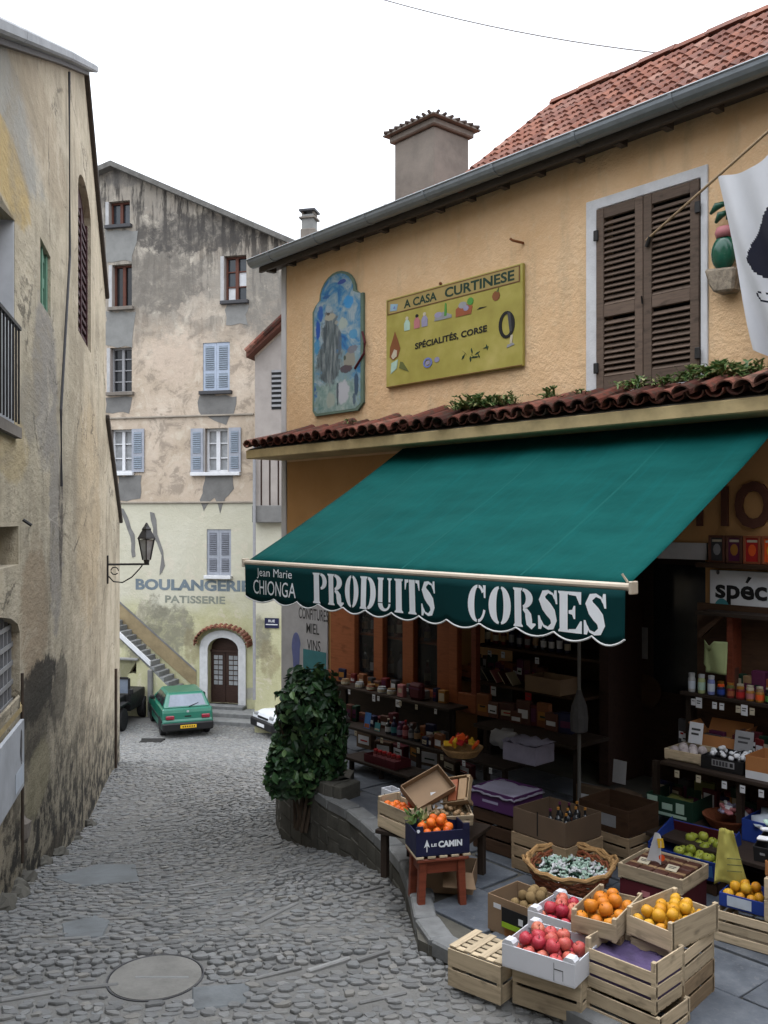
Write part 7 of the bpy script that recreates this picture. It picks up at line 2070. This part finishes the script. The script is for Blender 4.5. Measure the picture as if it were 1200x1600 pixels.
t = crate('short orange wooden crate at the left of the lower recess shelf', off(727, 1085, .12, z3), AF, .30, .16, .13, mat='cabinet', n=2)
for i, (px, m_) in enumerate(((757, 'grey'), (770, 'darkgrey'), (783, 'pink'), (796, 'maroon'), (808, 'cream'))):
    t = thing('booklet', ['grey booklet leaning first in the row on the lower recess shelf', 'dark booklet leaning second in the row on the lower recess shelf', 'pinkish booklet in the middle of the row on the lower recess shelf', 'dark red booklet leaning fourth in the row on the lower recess shelf', 'cream booklet last in the row on the lower recess shelf'][i], 'booklet', off(px, 1085, .12, z3), 0, 'booklets on the recess shelf', rot=(0, math.radians(-40), AF))
    bar('cover', t, MAT[m_], -.006, .006, -.07, .07, 0, .16, .001); bar('pages', t, MAT['cream'], -.0045, .0045, -.0715, -.0702, .004, .156, .0003)
open_box('cardboard_box', 'grey-brown carton on the lower recess shelf beside the post', 'box', off(862, 1100, .10, z3), AF, .46, .30, .16, 'kraft', flaps=False)
for px, m_, lab in ((771, 'paper', 'white tag with a red edge hanging from the lower recess shelf'), (826, 'red', 'red tag hanging from the lower recess shelf')):
    t = card(lab, off(px, 1110, -.012, z3 - .13), AF, .075, .10, m_, 0, lines=1); bar('edge_strip', t, MAT['red'], -.045, -.036, -.002, .002, 0, .10, .0005)
# bottles and glasses inside the cabinet
q = random.Random(66)
for k, z in enumerate((zv0 + .11, zv0 + .62)):
    if k: cbx = SH.part(MB().box(uv0 + .05, uv1 - .05, .02, .30, z - .02, z - .001), 'cabinet_shelf', MAT['cabinet'], cb)
    for i in range(9):
        bottle('bottle or glass standing behind the panes of the glazed cabinet', FS.w(uv0 + .38 + i * .16 + q.uniform(-.03, .03), -.055 if False else .12, z), .04, .30 + q.uniform(-.08, .08), q.choice(('glass', 'honey', 'jam', 'grey')), q.choice(('cream', 'steel', 'plum')), q.choice(('cream', 'grey', 'paper', 'tan')), 'bottles in the glazed cabinet')
# closed parasol on its pole
MAT['parasol'] = simple('dull_parasol_cloth', (.10, .10, .105), .9, .3, 9, .3)
pp = off(905, 1240, -.75, TZ)
t = thing('closed_parasol', 'slim grey pole with a furled grey cover standing beside the door', 'parasol', pp)
MB().tube([(0, 0, .0), (0, 0, 2.25)], .016, 8).build('pole', MAT['cement'], t)
zc = at(903, 1142, pp.y).z - TZ; zt_ = at(903, 1085, pp.y).z - TZ
MB().lathe([(.03, zc - .02), (.075, zc), (.082, zc + .12), (.07, zt_ - .1), (.03, zt_), (.022, zt_ + .04)], 10).build('cover', MAT['parasol'], t)
MB().lathe([(.16, 0), (.16, .04), (.04, .07)], 16).build('base', MAT['iron'], t)

# ------------------------------------------------------------------ the shelves are crammed: packets, tins and boxes by the row
def fill(label, group, px0, px1, o, z, n, ws, hs, mats, name='packet', cat='packet', seed=1, ref=1080):
    k = random.Random(seed)
    for i in range(n):
        w, h, d = k.uniform(*ws), k.uniform(*hs), k.uniform(.04, .09)
        t = thing(name, label, cat, off(px0 + (px1 - px0) * (i + k.uniform(.2, .8)) / n, ref, o + k.uniform(-.03, .03), z), AF + k.uniform(-.25, .25), group)
        bar('pack', t, MAT[k.choice(mats)], -w / 2, w / 2, -d / 2, d / 2, 0, h, .006)
        panel(t, 'print', k.choice(('cream', 'paper', 'honey', 'plum', 'paper')), -w * .36, w * .36, h * k.uniform(.15, .35), h * k.uniform(.5, .85), -d / 2)
        if k.random() < .5: panel(t, 'print_mark', k.choice(('black', 'red', 'dkgreen')), -w * .2, w * .25, h * .4, h * .48, -d / 2 - .0016)
DK = ('choc', 'maroon', 'plum', 'darkgrey', 'brown', 'olive', 'dkgreen', 'rust', 'choc', 'navy')  # dark colours put the awning's shade into the shelf goods
MX = DK + ('honey', 'terracotta', 'grey', 'tan', 'jam', 'brown', 'darkgrey')
fill('small food packet in the back row under the glazed cabinet', 'packets under the cabinet', 532, 700, -.20, -2.019, 13, (.06, .12), (.08, .15), MX, seed=2)
fill('dark packet in the back row of the middle left shelf', 'packets on the middle left shelf', 530, 700, -.76, -2.289, 15, (.06, .13), (.10, .20), DK, seed=3, ref=1140)
fill('packet at the right end of the middle left shelf', 'packets at the end of the middle left shelf', 664, 690, -.90, -2.289, 3, (.08, .12), (.08, .16), MX, seed=4, ref=1150)
fill('packet behind the booklets on the lower recess shelf', 'packets on the lower recess shelf', 735, 850, .38, -1.758, 12, (.08, .16), (.12, .24), MX, seed=5)
fill('box on the low stand behind the lilac crate', 'boxes on the low stand', 752, 893, -.22, -2.054, 11, (.10, .18), (.10, .26), DK, name='small_box', cat='box', seed=6, ref=1100)
fill('packet in the back row of the second step right of the door', 'packets on the second step', 1062, 1230, -.20, -1.929, 15, (.08, .15), (.10, .22), MX, seed=8, ref=1150)
fill('dark packet in the back row of the lowest step right of the door', 'packets on the lowest step', 1030, 1215, -.48, -2.359, 12, (.10, .18), (.12, .24), DK, seed=9, ref=1230)
fill('carton stacked on the floor beside the closed parasol', 'cartons beside the parasol', 918, 1010, -.50, TZ, 4, (.24, .34), (.18, .30), ('kraft_shaded', 'plank', 'kraft_shaded'), name='cardboard_box', cat='box', seed=10, ref=1240)
fill('dark carton on the floor under the middle left shelf', 'cartons under the left shelves', 560, 740, -.55, TZ, 7, (.20, .32), (.14, .26), ('kraft_shaded', 'plank', 'maroon'), name='cardboard_box', cat='box', seed=11, ref=1170)
fill('tall packet on the shelf boards behind the pale green paper', 'packets behind the green paper', 1140, 1230, -.10, -1.449, 7, (.07, .12), (.15, .26), MX, seed=12)
k = random.Random(14)
for grp, px0, px1, o, z, n in (('price tags on the upper left shelf', 540, 690, -.43, -2.10, 5), ('price tags on the middle left shelf', 540, 780, -.99, -2.37, 7), ('price tags on the jar shelf', 1078, 1196, -.368, -1.55, 5), ('price tags on the second step', 1050, 1195, -.868, -2.03, 5)):
    for i in range(n): card('little white tag among the ' + grp, off(px0 + (px1 - px0) * (i + k.uniform(.1, .9)) / n, 1080, o, z), AF, .04, .055, k.choice(('paper', 'cream', 'paper')), 0, 'price_tag', 'price tag', grp, 1)
for z, o, ref, s_ in ((-1.449, -.20, 1075, 21), (-1.929, -.50, 1150, 22), (-2.359, -.90, 1240, 23)):
    fill('packet on the right-hand length of the shelf rack, by the right edge', 'packets at the right edge of the rack', 1235, 1420, o, z, 9, (.10, .22), (.10, .24), MX, seed=s_, ref=ref)
# ------------------------------------------------------------------ shrub at the terrace corner, weeds on the ledge
q = random.Random(91)
cB_ = Vector((-.80, 9.1, 0))
sh_ = thing('leafy_shrub', 'dense dark green leafy shrub at the corner of the terrace kerb', 'shrub', (cB_.x, cB_.y, TZ))
lobes = [(480, 1098, 44, 42), (470, 1070, 24, 26), (505, 1072, 22, 26), (458, 1128, 26, 34), (500, 1130, 32, 42), (470, 1172, 42, 46), (446, 1202, 22, 34), (502, 1182, 30, 42), (458, 1222, 26, 28), (490, 1215, 30, 32), (486, 1066, 20, 22), (508, 1098, 18, 30), (436, 1165, 12, 26), (421, 1208, 8, 22), (427, 1182, 10, 12), (516, 1080, 10, 18), (468, 1054, 9, 14), (498, 1050, 8, 14), (528, 1148, 14, 34), (522, 1110, 16, 30), (526, 1192, 14, 30), (514, 1225, 14, 20), (440, 1110, 8, 12), (432, 1238, 9, 12)]
b = MB(); n_l = 0
for (px, py, rx, ry) in lobes:
    Yc = 9.0 + q.uniform(-.12, .12); c = at(px, py, Yc); rX, rZ = rx / F * Yc, ry / F * Yc; rY = rX * .9
    for i in range(int(4.3 * rx * ry / 16)):
        d = Vector((q.gauss(0, 1), q.gauss(0, 1), q.gauss(0, 1))).normalized() * (q.random() ** .40) * q.uniform(.9, 1.22)
        p = Vector((c.x + d.x * rX, c.y + d.y * rY, c.z + d.z * rZ)) - Vector((cB_.x, cB_.y, TZ))
        L_ = q.uniform(.026, .066); nrm = (d + Vector((q.gauss(0, .6), q.gauss(0, .6) - .25, q.gauss(0, .6) + .4))).normalized()
        a = nrm.cross(Vector((q.uniform(-1, 1), q.uniform(-1, 1), q.uniform(-1, .2)))).normalized(); w = nrm.cross(a)
        tip = p + a * L_ - nrm * L_ * .25; bk_ = p - a * L_
        b.add([bk_, p - a * L_ * .35 + w * L_ * .5 + nrm * .006, p + a * L_ * .35 + w * L_ * .46 + nrm * .004, tip, p + a * L_ * .35 - w * L_ * .46 + nrm * .004, p - a * L_ * .35 - w * L_ * .5 + nrm * .006, p - nrm * .004],
              [(0, 6, 1), (1, 6, 2), (2, 6, 3), (3, 6, 4), (4, 6, 5), (5, 6, 0)])
b.build('foliage', MAT['leaf'], sh_, recalc=False)
b = MB()
for i in range(9):
    a = q.uniform(0, 6.3); e = Vector((math.cos(a) * .28, math.sin(a) * .25, q.uniform(.45, .95)))
    b.tube([(q.uniform(-.08, .08), q.uniform(-.08, .08), -.4), e * .5 + Vector((q.uniform(-.08, .08), 0, 0)), e], [.022, .015, .006], 5)
b.build('stems', MAT['stem'], sh_)
# stone planter wall under it
base_px = [(438, 1312), (470, 1322), (505, 1330), (532, 1332)]
bp = [on_street(x, y) for x, y in base_px]
pl = thing('stone_planter', 'mossy stone planter wall under the leafy shrub', 'planter', (cB_.x, cB_.y, -3.3))
for r_ in range(6):
    z = -3.42 + r_ * .155
    for i in range(3):
        a, c = bp[i], bp[i + 1]
        for h in range(2):
            p = a.lerp(c, h / 2); e = a.lerp(c, (h + 1) / 2); d = (e - p).normalized(); nn = Vector((d.y, -d.x, 0))
            o_ = (h + r_) % 2 * .05
            v = [p + d * .008 - nn * q.uniform(0, .008), e - d * .003 - nn * q.uniform(0, .008), e - d * .008 - nn * .3, p + d * .008 - nn * .3]
            v = [Vector((k.x, k.y, z)) for k in v] + [Vector((k.x, k.y, z + .152)) for k in v]
            MB().hexa([k - pl.location for k in v]).build('stone', MAT['rubble'], pl, bevel=.008)
v = [Vector((k.x, k.y, -2.56)) for k in bp] + [Vector((k.x + .1, k.y + .8, -2.56)) for k in bp[::-1]]
MB().add([Vector((k.x, k.y, -3.5)) - pl.location + Vector((0, .04, 0)) for k in v] + [k - pl.location + Vector((0, .04, 0)) for k in v], [tuple(range(8)), tuple(range(15, 7, -1))] + [(i, (i + 1) % 8, 8 + (i + 1) % 8, 8 + i) for i in range(8)]).build('earth', MAT['rubble'], pl)

def weed(px, py, s, n, label, o=-.35):
    u = FS.loc(px, py, o)[0]; p = FS.w(u, o, zl1 + .15 + (LD + o) * .3)
    t = thing('ledge_weed', label, 'plant', p, FS.a, 'weeds on the tiled ledge')
    m = MB(); k = random.Random(int(px))
    for i in range(n):
        a = k.uniform(0, 6.3); e = k.uniform(.15, 1.2); L_ = s * k.uniform(.5, 1.0)
        d = Vector((math.cos(a) * math.cos(e), math.sin(a) * math.cos(e), math.sin(e))); w = Vector((-math.sin(a), math.cos(a), 0)) * s * .055
        q0 = Vector((k.gauss(0, s * .25), k.gauss(0, s * .12), 0)); pts = [q0, q0 + d * L_ * .5, q0 + d * L_ + Vector((0, 0, -L_ * .35))]
        m.add([pts[0] - w * .4, pts[0] + w * .4, pts[1] + w, pts[1] - w, pts[2]], [(0, 1, 2, 3), (3, 2, 4)])
        if k.random() < .75:
            for j in range(4):
                c = pts[1].lerp(pts[2], j / 4); sd = w.normalized() * s * .17 * (1 if j % 2 else -1) + d * s * .07
                m.add([c, c + sd * .5 + Vector((0, 0, .008)), c + sd, c + sd * .5 - d * s * .05], [(0, 1, 2, 3)])
    m.build('foliage', MAT['weed'], t, recalc=False)
    MB().tube([(0, 0, -.08), (0, 0, .02)], .008, 5).build('stem', MAT['stem'], t)
for px, py, s, n, lab in ((545, 662, .07, 10, 'tiny weed on the ledge below the mural'), (720, 640, .13, 30, 'weed tuft on the ledge under the left end of the yellow sign'), (742, 638, .18, 44, 'largest weed clump on the ledge, under the yellow sign'), (768, 636, .14, 34, 'weed clump on the ledge under the right half of the yellow sign'),
                          (796, 630, .12, 26, 'weed tuft on the ledge under the right end of the yellow sign'), (858, 624, .12, 24, 'weed tuft on the ledge left of the brown shutters'), (905, 622, .07, 12, 'tiny weed on the ledge just left of the brown shutters'), (992, 612, .13, 26, 'weed tuft on the ledge under the left brown shutter'),
                          (1034, 612, .10, 20, 'weed tuft on the ledge under the right brown shutter'), (1080, 600, .14, 30, 'weed clump on the ledge at the right corner of the shutters'), (1120, 596, .17, 40, 'tall weed clump on the ledge below the gourd ornament'), (1152, 596, .15, 30, 'weed clump on the ledge below the flag'), (1185, 590, .10, 16, 'weed at the right edge of the ledge')):
    weed(px, py, s * 1.75, int(n * 1.3), lab)

# ------------------------------------------------------------------ cars on the square
def wheel(parent, x, y, r=.28, w=.17):
    t = MB(); t.lathe([(r * .62, -w / 2), (r * .95, -w / 2), (r, -w * .3), (r, w * .3), (r * .95, w / 2), (r * .62, w / 2)], 18)
    t.v = [(a, c, b) for a, b, c in t.v]
    o = t.build('wheel', MAT['rubber'], parent); o.location = (x, y, r)
    k = MB(); k.lathe([(r * .6, -w * .42), (r * .6, w * .42)], 14); k.v = [(a, c, b) for a, b, c in k.v]
    k.build('rim', MAT['steel'], o)
def hatchback(label, loc, heading, paint, bumper, name='parked_car'):
    t = thing(name, label, 'car', loc, heading)
    W2 = .79
    body = [(.06, .22), (-.02, .30), (-.05, .50), (.0, .60), (.02, .80), (.07, .93), (2.45, .93), (3.35, .80), (3.52, .66), (3.56, .40), (3.50, .22)]
    MB().prism(body, -W2, W2).build('body', paint, t, bevel=.045)
    gb = [(.10, .92), (2.62, .92)]; gt = [(.44, 1.36), (1.86, 1.36)]
    wb, wt = W2 - .045, .58
    def gp_(x, y, z): return (x, y, z)
    MB().hexa([(.10, -wb, .915), (2.62, -wb, .915), (2.62, wb, .915), (.10, wb, .915), (.46, -wt, 1.36), (1.80, -wt, 1.36), (1.80, wt, 1.36), (.46, wt, 1.36)]).build('cabin', paint, t, bevel=.05)
    def quad_on(a, b, c, d, u0, u1, v0, v1, e, name, mat):
        A, B_, C, D = map(Vector, (a, b, c, d)); nn = (B_ - A).cross(D - A).normalized() * e
        f = lambda u, v: A.lerp(B_, u).lerp(D.lerp(C, u), v) + nn
        MB().add([f(u0, v0), f(u1, v0), f(u1, v1), f(u0, v1)], [(0, 1, 2, 3)]).build(name, mat, t, thick=.004)
    quad_on((.10, wb, .915), (.10, -wb, .915), (.46, -wt, 1.36), (.46, wt, 1.36), .09, .91, .14, .86, .006, 'rear_window', MAT['car_glass'])
    quad_on((2.62, -wb, .915), (2.62, wb, .915), (1.80, wt, 1.36), (1.80, -wt, 1.36), .08, .92, .1, .9, .006, 'windscreen', MAT['car_glass'])
    for s in (1, -1):
        P4 = [(.10, s * wb, .915), (2.62, s * wb, .915), (1.80, s * wt, 1.36), (.46, s * wt, 1.36)]
        e = .006 * (-s)
        for u0, u1 in ((.10, .40), (.44, .86)): quad_on(*P4, u0, u1, .12, .84, e, 'side_window', MAT['glass'])
        MB().box(-.045, .10, s * .56 - .13, s * .56 + .13, .60, .72).build('tail_light', MAT['tail_red'], t, bevel=.02)
        MB().box(3.30, 3.53, s * .56 - .15, s * .56 + .15, .58, .70).build('headlight', MAT['pane_pale'], t, bevel=.02)
        MB().box(1.93, 2.10, s * .84 - .07, s * .84 + .07, .93, 1.05).build('wing_mirror', MAT['black'], t, bevel=.02)
        MB().box(.75, .755, s * .794 - .002, s * .794 + .002, .35, .92).build('door_gap', MAT['black'], t); MB().box(1.72, 1.725, s * .794 - .002, s * .794 + .002, .35, .92).build('door_gap', MAT['black'], t)
        MB().box(.1, 3.4, s * .80 - .012, s * .80 + .012, .50, .56).build('side_strip', MAT['black'], t)
        for x in (.62, 2.86): 
            wheel(t, x, s * .70)
            ar = MB().prism([(x + .34 * math.cos(k * PI / 10), .27 + .34 * math.sin(k * PI / 10)) for k in range(11)], s * .795 - .003, s * .795 + .003); ar.build('wheel_arch', MAT['black'], t)
    MB().box(-.10, .20, -.80, .80, .24, .50).build('bumper', bumper, t, bevel=.04)
    MB().box(3.40, 3.62, -.80, .80, .24, .52).build('bumper', bumper, t, bevel=.04)
    MB().box(-.115, -.101, -.25, .25, .33, .43).build('number_plate', MAT['yellow'], t)
    for k in range(6): MB().box(-.118, -.1155, -.20 + k * .07, -.165 + k * .07, .355, .405).build('plate_mark', MAT['black'], t)
    MB().box(3.62, 3.63, -.25, .25, .32, .42).build('number_plate', MAT['white_paint'], t)
    MB().box(3.535, 3.56, -.35, .35, .56, .62).build('grille', MAT['black'], t)
    MB().tube([(.11, -.05, .97), (.20, -.36, 1.05)], .012, 5).build('wiper', MAT['black'], t)
    MB().box(.015, .03, -.035, .035, .80, .86).build('badge', MAT['steel'], t)
    MB().box(.0, .02, -.1, .1, .66, .70).build('boot_handle', MAT['black'], t)
    return t
def carpaint(name, c):
    m = Mt(name, .28, c, .5); m.b.inputs['Coat Weight'].default_value = .4; m.b.inputs['Coat Roughness'].default_value = .12
    v = m.coord(); m.base(m.mix(m.rng(m.noise(v, 3, 4, .6), .4, .8, 0, .5), c, mul3(c, .75))); return m.m
MAT['car_green'] = carpaint('green_car_paint', (.008, .135, .088)); MAT['car_white'] = carpaint('white_car_paint', (.62, .64, .67)); MAT['tail_red'] = simple('red_lamp_glass', (.25, .012, .03), .25, .2, 5, 0, .5)
MAT['car_glass'] = simple('sky_pale_car_glass', (.16, .19, .24), .12, .25, 3, 0, .6)  # pale blue of the reflected sky put into the glass colour
g0_ = at(254, 1151, 29.1); h_ = math.atan2(3.2, -1.25)
hd_ = Vector((math.cos(h_), math.sin(h_), 0)); lf_ = Vector((-hd_.y, hd_.x, 0))
rc = Vector((g0_.x, g0_.y, -6.9)) - lf_ * .79
hatchback('green hatchback seen from behind, parked on the square below the bakery', (rc.x, rc.y, -6.9), h_, MAT['car_green'], MAT['black'])
hw = math.atan2(-.55, -.84); hv = Vector((math.cos(hw), math.sin(hw), 0)); lv_ = Vector((-hv.y, hv.x, 0))
f0 = at(394, 1140, 30.2); c0_ = Vector((f0.x, f0.y, -6.9)) - hv * 3.55 + lv_ * .78
hatchback('white car with a dark bumper nosing out from behind the shrub', (c0_.x, c0_.y, -6.9), hw, MAT['car_white'], MAT['black'])
# black jeep beside the left house
jx = at(190, 1145, 30.0)
jp = thing('black_jeep', 'black open jeep with a round headlight half hidden by the old gabled house', 'jeep', (jx.x - .80, 30.0, -6.9), math.radians(-94))
def jb(n, x0, x1, y0, y1, z0, z1, m='black', bv=.02): MB().box(x0, x1, y0, y1, z0, z1).build(n, MAT[m], jp, bevel=bv)
jb('bonnet', -1.15, 0, -.52, .52, .62, 1.02); jb('grille', 0, .04, -.50, .50, .55, 1.02); jb('tub', -3.1, -1.16, -.72, .72, .48, 1.05); jb('bumper', .06, .22, -.78, .78, .42, .58); jb('chassis', -3.0, .1, -.40, .40, .35, .55)
for k in range(7): jb('grille_slot', .041, .046, -.30 + k * .09, -.26 + k * .09, .64, .92, 'darkgrey', 0)
for s in (-1, 1):
    MB().prism([(-1.1, .72), (-.75, .88), (.10, .88), (.16, .80), (.10, .82), (-.72, .82), (-1.05, .68)], s * .64 - .15, s * .64 + .15).build('mudguard', MAT['black'], jp)
    h = MB().lathe([(.001, .075), (.10, .06), (.115, .02), (.115, 0)], 16, (0, 0, 0)); h.v = [(c, a, b) for a, b, c in h.v]
    o = h.build('headlight', MAT['pane_pale'], jp); o.location = (.045, s * .38, .86)
    MB().tube([(.05 + .0, s * .38 + .118 * math.cos(2 * PI * k / 14), .86 + .118 * math.sin(2 * PI * k / 14)) for k in range(15)], .016, 5).mesh('ring', MAT['steel'])
    wheel(jp, -.38, s * .66, .37, .24); wheel(jp, -2.6, s * .66, .37, .24)
    MB().box(-1.19, -1.12, s * .66 - .03, s * .66 + .03, 1.05, 1.58).build('windscreen_post', MAT['black'], jp)
    MB().box(-1.0, -.95, s * .80 - .07, s * .80 + .07, 1.08, 1.26).build('wing_mirror', MAT['black'], jp, bevel=.02)
MB().box(-1.18, -1.13, -.63, .63, 1.55, 1.62).build('windscreen_rail', MAT['black'], jp); MB().box(-1.165, -1.15, -.63, .63, 1.08, 1.55).build('windscreen', MAT['car_glass'], jp)
